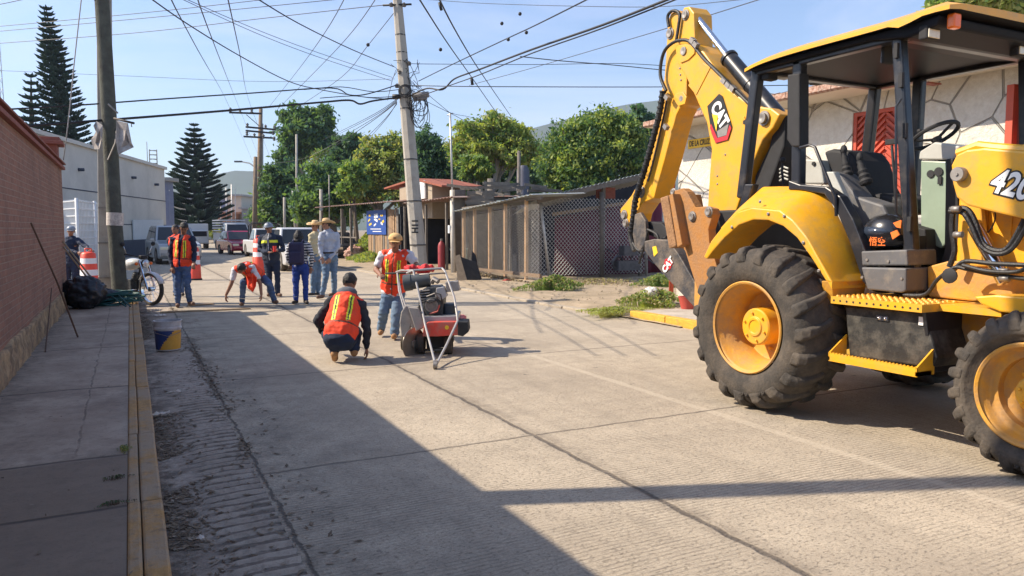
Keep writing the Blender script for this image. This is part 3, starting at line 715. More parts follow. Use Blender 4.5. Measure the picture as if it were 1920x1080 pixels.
# --- cab structure
def barpx(mb, p, q, X, wid, hgt, X2=None):
    mb.bar(AX(*p, X), AX(*q, X if X2 is None else X2), wid, hgt, (1, 0, 0)); return mb
XN, XF = 5.25, 6.88
def pillar(p, q, X, w=0.085, d=0.09):
    mb = MB(); barpx(mb, p, q, X + d / 2, w, d); return mb.build('pillar', m_blk, BH, bevel=0.018)
pa = pillar((1685, 46), (1716, 566), XN, 0.085)
mb = MB()
for (x_, y_) in ((1681, 95), (1690, 150), (1697, 245), (1706, 420)): mb.box(AX(x_, y_, XN - .012), (0.03, 0.03, 0.11))
mb.split('door_hinge', m_blkm, pa)
pb = pillar((1500, 92), (1497, 358), XN, 0.10)
plate('pillar_box', [(1476, 140), (1499, 137), (1499, 275), (1484, 275), (1475, 262)], XN - 0.05, 0.12, m_blkm, BH, 0.012)
pillar((1423, 122), (1393, 372), XN, 0.10)
plate('rear_post_foot', [(1396, 345), (1412, 345), (1400, 384), (1384, 392)], XN, 0.09, m_blk)
yA = AX(1690, 35, XN).y; yB = AX(1500, 90, XN).y; yC = AX(1422, 115, XN).y
mb = MB()
mb.bar((XF, yA, 3.06), (XF, yA - 0.12, 1.05), .09, .09, (1, 0, 0)); mb.build('pillar', m_blk, BH, bevel=0.018)
mb = MB(); mb.bar((XF, yB, 3.06), (XF, yB + .02, 1.7), .10, .09, (1, 0, 0)); mb.build('pillar', m_blk, BH, bevel=0.018)
mb = MB(); mb.bar((XF, yC, 3.06), (XF, yC + .12, 1.75), .10, .09, (1, 0, 0)); mb.build('pillar', m_blk, BH, bevel=0.018)
# roof rails
zr_ = 3.03
mb = MB()
for X_ in (XN + .045, XF + .0):
    mb.bar((X_, yA - .06, zr_), (X_, yC + 0.05, zr_ + .0), 0.09, 0.10)
mb.bar((XN + .09, yA, zr_), (XF - .045, yA, zr_), 0.09, 0.1); mb.bar((XN + .09, yC, zr_), (XF - .045, yC, zr_), 0.09, 0.1)
mb.build('roof_rail', m_blk, BH, bevel=0.012)
# canopy: crowned yellow shell and black liner
mat('gloss_liner', (0.014, 0.015, 0.02), rough=0.5, var=0.1, spec=0.08)
def canopy():
    y0 = AX(1772, 12, 5.12).y; y1 = AX(1389, 104, 5.12).y
    nx, ny = 14, 22; outs = []
    for lay in (0, 1):
        rows = []
        for j in range(ny + 1):
            v = j / ny; y = y0 + (y1 - y0) * v; row = []
            for i in range(nx + 1):
                u = i / nx * 2 - 1; half = 0.925 - 0.05 * abs(2 * v - 1) ** 6
                x = 6.045 + u * half
                e = max(abs(u) ** 8, abs(2 * v - 1) ** 14)
                ztop = 3.14 + 0.045 * (1 - u * u) ** .5 + 0.03 * math.exp(-((v - 0.0) / 0.16) ** 2) - 0.045 * v ** 6 - 0.05 * e
                dip = 0.05 * math.exp(-((v - 0.17) / 0.05) ** 2) * abs(u) ** 6
                zlow = 3.085 - dip + 0.02 * math.exp(-((v - 0.0) / 0.1) ** 2) - 0.03 * v ** 6
                row.append((x, y, ztop if lay == 0 else min(zlow, ztop - 0.03)))
            rows.append(row)
        outs.append(rows)
    vs = [p for L in outs for r in L for p in r]; fs = []; w_ = nx + 1; off = (ny + 1) * w_
    mi = []
    for j in range(ny):
        for i in range(nx):
            a = j * w_ + i; fs.append((a, a + 1, a + w_ + 1, a + w_)); mi.append(0); fs.append((off + a, off + a + w_, off + a + w_ + 1, off + a + 1)); mi.append(1)
    for j in range(ny):
        for i in (0, nx):
            a = j * w_ + i; fs.append((a, a + w_, off + a + w_, off + a)); mi.append(0)
    for i in range(nx):
        for j in (0, ny):
            a = j * w_ + i; fs.append((a, a + 1, off + a + 1, off + a)); mi.append(0)
    me = pymesh(vs, fs, mi, True); bm = bmesh.new(); bm.from_mesh(me); bmesh.ops.recalc_face_normals(bm, faces=bm.faces)
    for e in bm.edges:
        if len(e.link_faces) == 2 and e.calc_face_angle(0) > R(40): e.smooth = False
    bm.to_mesh(me); bm.free(); return link('canopy_roof', me, [m_cy, MATS['gloss_liner']], BH)
roof = canopy()
mb = MB(); mb.prism([V(5.2, yC + .08, 3.07), V(5.2, yC + .02, 3.01), V(5.2, yA + .25, 3.02), V(5.2, yA - .1, 2.97), V(5.2, yA - .32, 3.01), V(5.2, yA - .34, 3.08)], (1.72, 0, 0)); mb.build('roof_liner', mat('gloss_liner', (0.02, 0.02, 0.024), rough=0.35, var=0.1, spec=0.07), roof, bevel=0.02)
yl = AX(1725, 45, 5.22).y - .06
lamp = MB(); c = V(5.27, yl + .02, 2.98); lamp.box(c, (0.15, 0.07, 0.10)); lamp = lamp.build('work_lamp', m_blkm, roof, bevel=0.012)
mb = MB(); mb.box(c - V(0, 0.038, 0), (0.125, 0.012, 0.08)); mb.build('lens', m_lens, lamp, bevel=0.004)
c = V(6.40, yl + .02, 2.98); mb = MB(); mb.box(c, (0.15, 0.07, 0.10)); l2 = mb.build('work_lamp', m_blkm, roof, bevel=0.012)
mb = MB(); mb.box(c - V(0, 0.038, 0), (0.125, 0.012, 0.08)); mb.build('lens', m_lens, l2, bevel=0.004)
c = AX(1789, 40, 5.30); mb = MB(); mb.box(c, (0.085, 0.06, 0.105)); mb.build('amber_signal', m_amber, roof, bevel=0.012)
c = AX(1910, 72, 6.72); mb = MB(); mb.box(c, (0.12, 0.1, 0.09)); mb.build('amber_signal', [m_grey], roof, bevel=0.012)
for (x_, y_, X_, m_) in ((1468, 138, 5.75, m_lgrey), (1443, 140, 5.35, m_blkm), (1530, 148, 6.2, m_blkm), (1565, 148, 6.4, m_blkm)):
    mb = MB(); c = AX(x_, y_, X_); mb.box(c, (0.13, 0.09, 0.11)); mb.lathe(c + V(0, .045, 0), (0, 1, 0), [(0, 0.05), (0.02, 0.045), (0.025, 0)], 12); mb.build('rear_work_lamp', m_, roof, bevel=0.015)
mb = MB(); c = AX(1664, 98, 5.42); mb.box(c, (0.13, 0.03, 0.19)); mr = mb.build('mirror', m_blkm, roof, bevel=0.02)
mb = MB(); mb.box(c + V(0, .017, 0), (0.10, 0.004, 0.16)); mb.build('mirror_glass', m_chrome, mr)
# near side lower trim, grab handle
plate('door_sill', [(1478, 338), (1500, 346), (1548, 350), (1575, 368), (1600, 412), (1622, 470), (1637, 548), (1617, 528), (1592, 452), (1566, 392), (1545, 364), (1500, 356), (1478, 356)], 5.20, 0.10, m_blk, BH, 0.01)
plate('side_trim', [(1530, 348), (1553, 350), (1590, 392), (1618, 452), (1640, 545), (1630, 545), (1605, 452), (1580, 402), (1550, 362)], 5.27, 0.03, m_grey, BH, 0.006)
mb = MB(); mb.tube([AX(1500, 277, 5.2), AX(1518, 272, 5.18), AX(1528, 276, 5.18), AX(1545, 318, 5.18), AX(1566, 370, 5.18), AX(1568, 405, 5.2)], 0.013, 8); mb.build('grab_handle', m_blk, BH)
mb = MB(); mb.tube([AX(1690, 185, 5.2), AX(1680, 200, 5.17), AX(1680, 400, 5.17), AX(1692, 412, 5.2)], 0.010, 8); mb.build('grab_handle', m_blk, BH)
# seat, console, controls
seat = plate('seat_back', [(1543, 284), (1560, 279), (1590, 283), (1603, 300), (1618, 350), (1640, 392), (1600, 400), (1566, 350)], 5.72, 0.48, m_blkm, BH, 0.03)
plate('seat_cushion', [(1590, 372), (1650, 362), (1690, 372), (1690, 398), (1640, 404), (1600, 404)], 5.70, 0.52, m_blkm, BH, 0.03)
plate('side_console', [(1556, 320), (1575, 326), (1606, 368), (1655, 384), (1663, 402), (1655, 440), (1640, 474), (1622, 470), (1598, 404), (1566, 362)], 5.42, 0.22, m_grey, BH, 0.02)
plate('console_trim', [(1548, 322), (1562, 322), (1585, 372), (1618, 452), (1626, 498), (1612, 455), (1575, 385)], 5.36, 0.08, m_lgrey, BH, 0.01)
plate('rear_console', [(1508, 298), (1538, 300), (1545, 345), (1508, 345)], 5.62, 0.3, m_lgrey, BH, 0.015)
mb = MB(); mb.lathe(AX(1526, 307, 5.615), (-1, 0, 0), [(0, 0.02), (0.01, 0.018), (0.01, 0)], 12); mb.build('knob', m_blkm, BH)
for (x0, y0, x1, y1, X_, r) in ((1590, 330, 1582, 288, 5.55, .035), (1625, 345, 1612, 302, 5.55, .04)):
    mb = MB(); a = AX(x0, y0, X_); b = AX(x1, y1, X_); n = 9
    mb.tube([a.lerp(b, i / n) for i in range(n + 1)], [r * (1.5 - .8 * i / n) * (1.0 if i % 2 else 0.8) for i in range(n + 1)], 10)
    mb.sph(b + V(0, 0, .03), (0.03, 0.03, 0.045), 10, 8); mb.build('joystick', m_blkm, BH)
mb = MB()
for x_ in (1506, 1472): mb.tube([AX(x_ - 3, 345, 5.6), AX(x_ - 6, 320, 5.6), AX(x_ - 4, 303, 5.6)], 0.012, 6); mb.sph(AX(x_ - 4, 300, 5.6), 0.028, 10, 8)
mb.split('valve_lever', m_blkm, BH)
mb = MB()
for k in range(4): mb.tube([AX(1462, 318 + k * 7, 5.75), AX(1470, 313 + k * 7, 5.75), AX(1478, 316 + k * 7, 5.75)], 0.010, 6)
mb.build('valve_bank', m_lgrey, BH)
# drop gear lever by the A pillar
mb = MB(); mb.tube([AX(1680, 390, 5.75), AX(1676, 320, 5.75), AX(1672, 272, 5.75)], 0.012, 8); mb.box(AX(1672, 266, 5.75), (.04, .1, .045)); mb.build('gear_lever', m_blkm, BH, bevel=0.008)
# dashboard
dash = plate('dashboard', [(1726, 300), (1776, 302), (1776, 455), (1764, 466), (1738, 455), (1726, 430)], 5.62, 0.55, m_green, BH, 0.012)
plate('dashboard_top', [(1722, 299), (1724, 284), (1752, 266), (1800, 274), (1786, 300)], 5.60, 0.60, m_lgrey, BH, 0.012)
plate('dashboard_frame', [(1773, 298), (1795, 296), (1797, 480), (1765, 560), (1745, 560), (1770, 470)], 5.56, 0.6, m_blkm, BH, 0.01)
plate('dashboard_side', [(1727, 284), (1770, 270), (1838, 280), (1792, 300), (1774, 300)], 6.0, 0.3, m_grey, BH, 0.01)
mb = MB(); c = AX(1760, 322, 5.615); mb.lathe(c, (-1, 0, 0), [(0, .035), (.006, .035), (.006, 0)], 14); mb.lathe(AX(1745, 326, 5.615), (-1, 0, 0), [(0, .03), (.006, .03), (.006, 0)], 14); mb.box(AX(1762, 338, 5.61), (.01, .03, .06)); mb.build('gauge', m_blkm, dash)
mb = MB(); c = AX(1752, 254, 5.95); axd = V(0.0, 0.5, 0.87).normalized(); xx = V(1, 0, 0); yy = axd.cross(xx); n = 32; pts = [c + (xx * math.cos(2 * math.pi * i / n) + yy * math.sin(2 * math.pi * i / n)) * 0.185 for i in range(n + 1)]
mb.tube(pts, 0.017, 8, cap=False)
for a in (0.5, 2.6, 4.7): mb.tube([c - axd * 0.04, c + (xx * math.cos(a) + yy * math.sin(a)) * 0.185], 0.012, 6)
mb.lathe(c - axd * .06, axd, [(0, 0.035), (0.03, 0.045), (0.035, 0)], 12); mb.tube([c - axd * .05, AX(1775, 300, 5.95)], 0.03, 8); mb.sph(c + xx * -.17 + axd * .03, 0.022, 8, 6)
mb.build('steering_wheel', m_blkm, BH)
# entry step boxes
plate('entry_box', [(1614, 471), (1700, 468), (1702, 498), (1616, 498)], 5.16, 0.35, m_grey, BH, 0.012)
eb = plate('entry_box', [(1614, 501), (1699, 503), (1698, 546), (1690, 549), (1626, 543)], 5.12, 0.38, m_grey, BH, 0.012)
mb = MB()
for (x_, y_, X_) in ((1626, 487, 5.16), (1666, 490, 5.16), (1617, 520, 5.12), (1691, 522, 5.12)): mb.lathe(AX(x_, y_, X_), (-1, 0, 0), [(0, .013), (.008, .011), (.008, 0)], 8)
mb.split('bolt', m_steel, eb)
plate('cab_base', [(1640, 430), (1700, 420), (1735, 430), (1740, 556), (1640, 550)], 5.5, 0.9, m_blkm, BH, 0.01)
mb = MB(); mb.bb((5.3, yA - .1, .95), (6.55, yA - .06, 1.5)); mb.build('cab_base', m_blkm, BH)
# hoses at the front
def hose(path, X, r=0.018, name='hydraulic_hose', m=None, n=8, parent=BH):
    pts = [AX(p[0], p[1], (p[2] if len(p) > 2 else X)) for p in path]; out = []
    for i in range(len(pts) - 1):      # Catmull-Rom
        p0 = pts[max(i - 1, 0)]; p1 = pts[i]; p2 = pts[i + 1]; p3 = pts[min(i + 2, len(pts) - 1)]
        for k in range(5):
            t = k / 5; out.append(0.5 * ((2 * p1) + (-p0 + p2) * t + (2 * p0 - 5 * p1 + 4 * p2 - p3) * t * t + (-p0 + 3 * p1 - 3 * p2 + p3) * t ** 3))
    out.append(pts[-1]); mb = MB(); mb.tube(out, r, n); return mb.build(name, m or m_hose, parent)
hose([(1782, 392), (1812, 392), (1828, 415), (1842, 455), (1868, 470), (1893, 462), (1925, 405)], 5.2, 0.02)
hose([(1780, 396), (1806, 400), (1822, 425), (1838, 460), (1866, 476), (1898, 466), (1930, 415)], 5.17, 0.016)
hose([(1695, 553), (1735, 552), (1758, 524), (1790, 502), (1815, 505), (1860, 514), (1930, 524)], 5.15, 0.015)
hose([(1790, 505), (1810, 490), (1860, 494), (1925, 497)], 5.18, 0.016)
hose([(1805, 497), (1850, 508), (1900, 510), (1925, 503)], 5.12, 0.014)
hose([(1787, 398), (1785, 430), (1790, 470), (1780, 500)], 5.25, 0.02)
hose([(1862, 380), (1866, 410), (1850, 438), (1820, 441)], 5.3, 0.005)
mb = MB()
for p in ((1882, 509), (1884, 522), (1793, 392), (1797, 440)): a = AX(*p, 5.15); mb.tube([a - V(0, .03, 0), a + V(0, .03, 0)], 0.022, 8)
mb.split('hose_fitting', m_steel, BH)
mb = MB(); mb.lathe(AX(1783, 517, 5.13), (-1, 0, 0), [(0, .05), (.02, .055), (.03, .03), (.03, 0)], 12); mb.build('valve', m_blkm, BH)

# --- rear boom, stick, bucket
boom = plate('boom', [(1266, 92), (1272, 82), (1303, 83), (1320, 98), (1337, 122), (1364, 165), (1402, 193), (1425, 200), (1446, 203), (1462, 215), (1449, 240), (1430, 262), (1420, 285), (1402, 330), (1380, 395), (1384, 450), (1340, 440), (1326, 400), (1330, 330), (1334, 281), (1325, 230), (1303, 180), (1284, 140), (1270, 118)], 5.72, 0.36, m_cy, BH, 0.014)
stk = plate('stick', [(1251, 60), (1252, 40), (1258, 24), (1270, 19), (1279, 25), (1282, 14), (1292, 12), (1301, 24), (1303, 82), (1288, 128), (1287, 180), (1284, 196), (1275, 202), (1268, 216), (1246, 300), (1231, 352), (1226, 372), (1205, 380), (1192, 400), (1187, 425), (1176, 424), (1163, 404), (1163, 392), (1184, 366), (1195, 345), (1213, 296), (1229, 222), (1238, 178), (1245, 150), (1248, 110)], 5.77, 0.27, m_cy, BH, 0.012)
# thickened shoulder plates and fold plate on the boom
plate('boom_plate', [(1290, 160), (1318, 118), (1332, 126), (1305, 178)], 5.712, 0.012, m_cy, boom, 0.003)
plate('boom_plate', [(1268, 108), (1272, 84), (1302, 84), (1302, 100), (1290, 112), (1276, 118)], 5.705, 0.02, m_cy, boom, 0.003)
def pin(p, X, r, parent, th=0.03):
    mb = MB(); c = AX(*p, X); mb.lathe(c, (-1, 0, 0), [(0, r * 1.35), (th * .4, r * 1.35), (th * .4, r), (th, r * .95), (th, r * .3), (th * .8, 0)], 20); return mb.build('pin', m_steel, parent, bevel=0.002)
pin((1286, 28), 5.77, .045, stk); pin((1257, 63), 5.77, .05, stk); pin((1278, 185), 5.765, .035, stk, .012); pin((1203, 360), 5.77, .055, stk); pin((1171, 403), 5.77, .05, stk); pin((1174, 418), 5.77, .045, stk)
pin((1284, 96), 5.72, .05, boom); pin((1434, 222), 5.72, .055, boom, .05)
plate('slot_bracket', [(1393, 226), (1400, 224), (1401, 229), (1397, 230), (1402, 232), (1393, 233)], 5.70, 0.03, m_blkm, boom, 0)
plate('tie_eye', [(1388, 222), (1394, 218), (1397, 224), (1392, 230)], 5.70, 0.03, m_cy, boom, .003)
plate('stick_boss', [(1266, 176), (1280, 172), (1287, 182), (1284, 195), (1272, 199), (1264, 190)], 5.755, 0.03, m_cy, stk, .006)
for p_ in ((1246, 238), (1250, 242), (1275, 128), (1276, 140), (1277, 150), (1234, 262)): pin(p_, 5.77, .010, stk, .01)
for p_ in ((1425, 378), (1470, 405), (1506, 455), (1535, 508), (1372, 426), (1440, 401)): pin(p_, 4.875, .011, fen, .008)
for p_ in ((1345, 330), (1345, 345), (1360, 290)): pin(p_, 5.72, .009, boom, .008)
# crowd cylinder over the boom
def cyl(p0, p1, p2, X, r0, r1, parent=BH, name='cylinder'):
    root = bpy.data.objects.new(name, None); C.objects.link(root); root.parent = parent; root.matrix_parent_inverse = world(parent).inverted()
    mb = MB(); mb.tube([AX(*p0, X), AX(*p1, X)], r0, 16); mb.build('rod', m_chrome, root)
    a, b = AX(*p1, X), AX(*p2, X); mb = MB(); mb.tube([a, a.lerp(b, .03), a.lerp(b, .031), b], [r1 * 1.15, r1 * 1.15, r1, r1], 18); c = a.lerp(b, .45); mb.tube([c, a.lerp(b, .47)], r1 * 1.08, 18); mb.build('barrel', m_blk, root)
    return root
cyl((1306, 32), (1366, 108), (1462, 222), 5.86, 0.038, 0.085)
mb = MB(); mb.bb(AX(1296, 20, 5.78), AX(1312, 46, 5.95)); mb.build('rod_end', m_blk, BH, bevel=0.02)
plate('cylinder_bracket', [(1418, 208), (1448, 205), (1473, 215), (1466, 232), (1440, 262), (1422, 278)], 6.0, 0.05, m_cy, BH)
plate('swing_post', [(1474, 215), (1470, 275), (1440, 360), (1412, 380), (1415, 330), (1440, 280), (1452, 232)], 5.80, 0.30, m_blkm, BH, 0.02)
# boom hose run
hose([(1249, 170), (1238, 140), (1244, 100), (1262, 80), (1285, 75), (1299, 84), (1318, 108), (1345, 135), (1368, 158), (1395, 185), (1412, 202)], 5.70, 0.02, parent=boom)
hose([(1299, 76), (1320, 104), (1348, 140), (1380, 176), (1405, 196)], 5.76, 0.018, parent=boom)
hose([(1254, 50), (1252, 30), (1262, 20), (1274, 26), (1272, 50), (1268, 75)], 5.74, 0.018, parent=stk)
hose([(1243, 172), (1236, 215), (1222, 270), (1208, 320), (1192, 372), (1187, 410), (1182, 440), (1190, 470)], 5.70, 0.035, 'hose_bundle', m_hose, 10, stk)
hose([(1252, 175), (1245, 215), (1228, 290), (1215, 340)], 5.73, 0.012, parent=stk)
mb = MB()
for i in range(26):
    t = i / 26; path = [(1243, 172), (1236, 215), (1222, 270), (1208, 320), (1192, 372), (1187, 410), (1182, 440)]
    f = t * (len(path) - 1); k = int(f); f -= k; a = AX(path[k][0], path[k][1], 5.70); b = AX(path[k + 1][0], path[k + 1][1], 5.70); p = a.lerp(b, f); d = (b - a).normalized()
    mb.tube([p - d * .012, p + d * .012], 0.042, 8)
mb.build('hose_wrap', m_blkm, stk)
mb = MB()
for p in ((1299, 76), (1305, 84), (1358, 152), (1366, 160), (1374, 166), (1251, 183), (1249, 238)): mb.box(AX(*p, 5.69), (0.05, 0.07, 0.05), Matrix.Rotation(.7, 3, 'X'))
mb.split('hose_fitting', m_steel, boom)
# CAT emblem
E0 = 5.713
lg = plate('maker_emblem', [(1326, 199), (1348, 176), (1354, 180), (1372, 237), (1365, 262), (1342, 269), (1334, 250)], E0 - .004, 0.006, m_dblk, boom, 0)
plate('emblem_red', [(1333, 232), (1331, 240), (1342, 268), (1364, 262), (1371, 240), (1368, 234), (1362, 254), (1345, 259)], E0 - .007, 0.003, m_dred, lg, 0)
plate('emblem_grey', [(1344, 246), (1366, 232), (1362, 253), (1346, 258)], E0 - .0065, 0.002, m_steel, lg, 0)
dv = (AX(1362, 243, E0) - AX(1336, 192, E0)); up_ = (AX(1366, 205, E0) - AX(1340, 222, E0))
text_on('emblem_letters', 'CAT', 0.20, AX(1349, 215.5, E0 - .008), dv, up_, m_white, lg, bold=0.010, sx=0.78, depth_=0.001)
plate('emblem_yellow', [(1335, 214), (1346, 216), (1343, 247)], E0 - .012, 0.003, m_dyel, lg, 0)
# stabiliser leg and pad, near side
stb = plate('stabiliser', [(1259, 367), (1266, 357), (1279, 353), (1288, 360), (1304, 389), (1321, 387), (1334, 391), (1337, 402), (1332, 416), (1328, 430), (1330, 455), (1344, 500), (1350, 560), (1318, 560), (1307, 542), (1284, 470), (1274, 462)], 5.08, 0.10, m_cyb, BH, 0.008)
pad = plate('stabiliser_pad', [(1237, 371), (1252, 366), (1268, 462), (1254, 466)], 5.0, 0.34, m_mud, stb, 0.012)
plate('pad_plate', [(1254, 366), (1261, 363), (1279, 458), (1270, 464)], 4.98, 0.38, m_cyb, stb, 0.006)
pin((1299, 406), 5.08, .04, stb); pin((1330, 397), 5.08, .04, stb); pin((1264, 360), 5.1, .03, stb)
plate('stabiliser_frame', [(1290, 468), (1300, 466), (1345, 560), (1335, 600), (1312, 562)], 5.22, 0.1, m_cyb, BH)
mb = MB(); mb.bb((5.1, AX(1330, 500, 5.3).y, 0.75), (6.8, AX(1330, 500, 5.3).y - .25, 1.2)); mb.build('rear_frame', m_cyd, BH, bevel=0.02)
mb = MB(); mb.bb((5.55, 5.6, 0.6), (6.35, 6.3, 1.75)); mb.build('rear_frame', m_blkm, BH, bevel=0.02)
# bucket, side plates curved
bk = plate('bucket', [(1208, 452), (1226, 448), (1252, 450), (1272, 476), (1286, 500), (1308, 538), (1303, 562), (1305, 580), (1292, 566), (1252, 524), (1226, 494), (1208, 470)], 5.55, 0.75, m_bucket, BH, 0.012)
plate('bucket_label', [(1247, 486), (1256, 483), (1262, 492), (1256, 505), (1248, 509), (1244, 500)], 5.545, 0.004, m_dred, bk, 0)
text_on('bucket_letters', 'CAT', 0.11, AX(1252, 497, 5.54), AX(1260, 487, 5.54) - AX(1246, 507, 5.54), AX(1246, 490, 5.54) - AX(1258, 502, 5.54), m_white, bk, bold=0.006, depth_=0.001)
plate('warning_stripe', [(1223, 463), (1230, 461), (1233, 474), (1226, 481)], 5.545, 0.004, m_dyel, bk, 0)
plate('link', [(1190, 402), (1200, 398), (1210, 414), (1212, 452), (1200, 470), (1190, 462), (1186, 440)], 5.66, 0.05, m_bucket, BH, 0.008)
plate('link', [(1190, 402), (1200, 398), (1210, 414), (1212, 452), (1200, 470), (1190, 462), (1186, 440)], 6.08, 0.05, m_bucket, BH, 0.008)
plate('link', [(1205, 415), (1240, 418), (1262, 440), (1250, 455), (1215, 440)], 5.75, 0.3, m_blkm, BH, 0.01)
hose([(1187, 455), (1200, 470), (1225, 458), (1250, 445)], 5.68, 0.02)
hose([(1215, 432), (1208, 462), (1198, 494)], 5.65, 0.014)
hose([(1214, 430), (1232, 440), (1240, 462), (1268, 476)], 5.6, 0.016)
# --- helmet resting on the entry box
hc = AX(1662, 438, 5.42)
helm = thing('motorcycle_helmet', 'black motorcycle helmet with orange marks lying in the doorway of the backhoe cab', 'helmet', hc - V(0, 0, .14))
m_helm = mat('helmet_shell', (0.015, 0.015, 0.017), rough=0.25, var=0.1, coat=0.5)
mb = MB(); mb.sph(hc, (0.15, 0.19, 0.16), 28, 18); 
for v in mb.bm.verts:
    d = v.co - hc
    if d.z < -0.09: v.co.z = hc.z - 0.09 - (abs(d.z) - 0.09) * 0.4
    if d.y > 0: v.co.y += 0.02 * (1 if d.z < 0 else .3)
mb.build('shell', m_helm, helm, sharp=70)
mb = MB(); mb.sph(hc + V(-0.012, 0.02, 0.015), (0.152, 0.185, 0.075), 24, 10); mb.build('visor', mat('tinted_visor', (0.03, 0.04, 0.06), rough=0.06, var=0.05, spec=0.8), helm, sharp=70)
m_org = mat('orange_decal', (0.85, 0.17, 0.02), rough=0.5, var=0.05)
text_on('lettering', '悟空', 0.075, AX(1645, 454, 5.245), (0, -1, 0), (0, 0, 1), m_org, helm, bold=0.001, depth_=0.001)
mb = MB(); mb.prism(px([(1671, 436), (1683, 431), (1688, 440), (1675, 449)], 5.262), (-.01, 0, 0)); mb.prism(px([(1676, 418), (1692, 412), (1690, 428), (1682, 426)], 5.268), (-.01, 0, 0)); mb.split('orange_mark', m_org, helm)
# ------------------------------------------------------------------ LEFT: building, poles, fences
m_bwall = mat('building_wall_grey', (0.62, 0.58, 0.52), rough=0.9, var=0.08, scale=0.5, dirt=(0.47, 0.44, 0.40), dscale=0.4, bump=0.1)
m_bdark = mat('building_dado', (0.05, 0.06, 0.09), rough=0.8, var=0.15)
m_whitef = mat('white_metal', (0.62, 0.64, 0.66), rough=0.6, var=0.06, scale=3)
def far_building():
    A = AD(308, 318, 50); B = AD(117, 265, 33.9); z = (A.z + B.z) / 2
    d = (B - A); d.z = 0; d.normalize(); nrm = V(d.y, -d.x, 0)
    if nrm.x > 0: nrm = -nrm       # depth goes away to the left/back
    t = thing('grey_building', 'long windowless grey building with slanting roofline behind the brick wall', 'building', ((A.x + B.x) / 2, (A.y + B.y) / 2, 0))
    A0 = V(A.x, A.y, 0); B0 = V(B.x, B.y, 0) + d * 12
    bk = nrm * 14
    if (A0 + bk - CAM).length < (A0 - CAM).length: bk = -bk
    mb = MB(); mb.prism([A0, B0, B0 + bk, A0 + bk], (0, 0, z)); mb.build('wall', m_bwall, t)
    u = -bk.normalized()
    mb = MB(); mb.prism([A0 + u * .15 - d * .15, B0 + u * .15, B0 + bk, A0 + bk - d * .15], (0, 0, 0.18)); o = mb.build('roof_edge', m_bwall, t); o.location.z = z
    # course lines
    for hh in (z * .33, z * .62):
        mb = MB(); mb.bar(A0 + u * .01 + V(0, 0, hh), B0 + u * .01 + V(0, 0, hh), .02, .05); mb.build('joint_line', m_bdark, t)
    # drain spouts
    for (x_, y_) in ((147, 318), (247, 333), (290, 346)):
        f = (x_ - 117) / (308 - 117); p = B.lerp(A, f ** 1.0); q = None
        # intersect with the wall plane
        r_ = ray(x_, y_); k = (A0 - CAM).dot(u) / r_.dot(u); q = CAM + r_ * k
        mb = MB(); mb.tube([q - u * .1, q + u * .25], 0.08, 10); mb.build('spout', m_bdark, t)
    def onw(x_, y_): r_ = ray(x_, y_); return CAM + r_ * ((A0 - CAM).dot(u) / r_.dot(u))
    mb = MB(); p = onw(246, 412); q = onw(303, 412); mb.prism([p + u * .05, q + u * .05, V(q.x, q.y, 0.9) + u * .05, V(p.x, p.y, 0.9) + u * .05], u * .06); mb.build('shutter', m_whitef, t)
    mb = MB(); p = onw(212, 455); q = onw(308, 455); mb.prism([V(p.x, p.y, 0) + u * .2, V(q.x, q.y, 0) + u * .2, V(q.x, q.y, .95) + u * .2, V(p.x, p.y, .95) + u * .2], u * .1); mb.build('dado', m_bdark, t)
    # roof antenna frame
    c = V(A.x, A.y, z + .15) + d * .6 - u * .5
    mb = MB()
    for dx in (-.22, .22):
        for dy in (-.22, .22): mb.tube([c + V(dx, dy, 0), c + V(dx, dy, 1.1)], .025, 5)
    for k in range(4): 
        zz = .2 + k * .28; mb.tube([c + V(-.22, -.22, zz), c + V(.22, -.22, zz), c + V(.22, .22, zz), c + V(-.22, .22, zz), c + V(-.22, -.22, zz)], .018, 4)
    mb.tube([c + V(-.35, 0, 0), c + V(-.35, 0, 1.6)], .02, 5)
    mb.build('antenna_frame', m_grey, t)
    return onw
onw = far_building()
# white mesh fence panels near, across the side street
def mesh_fence():
    a = G(112, 540); a = AD(112, 392, 24); b = AD(143, 373, 22.5); c = AD(205, 395, 27.5)
    t = thing('white_mesh_fence', 'tall white welded mesh fence in front of the grey building', 'fence', (b.x, b.y, 0))
    def panel(p, q, h):
        mb = MB(); n = 26
        for i in range(n + 1):
            r_ = p.lerp(q, i / n); mb.bar(V(r_.x, r_.y, 0.1), V(r_.x, r_.y, h), .022, .022)
        for k in range(11):
            z = .15 + (h - .2) * k / 10; mb.bar(V(p.x, p.y, z), V(q.x, q.y, z), .03, .03)
        mb.build('mesh_panel', m_whitef, t)
    hh = b.z
    panel(a, b, hh); panel(b, c, hh)
    for p in (b, b.lerp(c, .5), c, a): mb = MB(); mb.tube([V(p.x, p.y, 0), V(p.x, p.y, hh + .03)], .045, 8); mb.build('post', m_whitef, t)
mesh_fence()
# blue dome
c = AD(78, 292, 30); dm = thing('domed_tank', 'small blue domed tank behind the end of the brick wall', 'tank', (c.x, c.y, 0))
m_bluep = mat('blue_dome_paint', (0.10, 0.14, 0.24), rough=0.6, var=0.1)
r_ = 30 / 1400 * 24
mb = MB(); mb.lathe(V(c.x, c.y, 0), (0, 0, 1), [(0, r_), (c.z - .1, r_), (c.z - .05, r_ * 1.04), (c.z, r_)] + [(c.z + r_ * 1.15 * math.sin(a), r_ * math.cos(a)) for a in [i * math.pi / 16 for i in range(1, 9)]], 28); mb.build('dome', m_bluep, dm)
mb = MB(); mb.lathe(V(c.x, c.y, c.z + r_ * 1.13), (0, 0, 1), [(0, .1), (.06, .09), (.08, 0)], 12); mb.build('lid', m_bluep, dm)
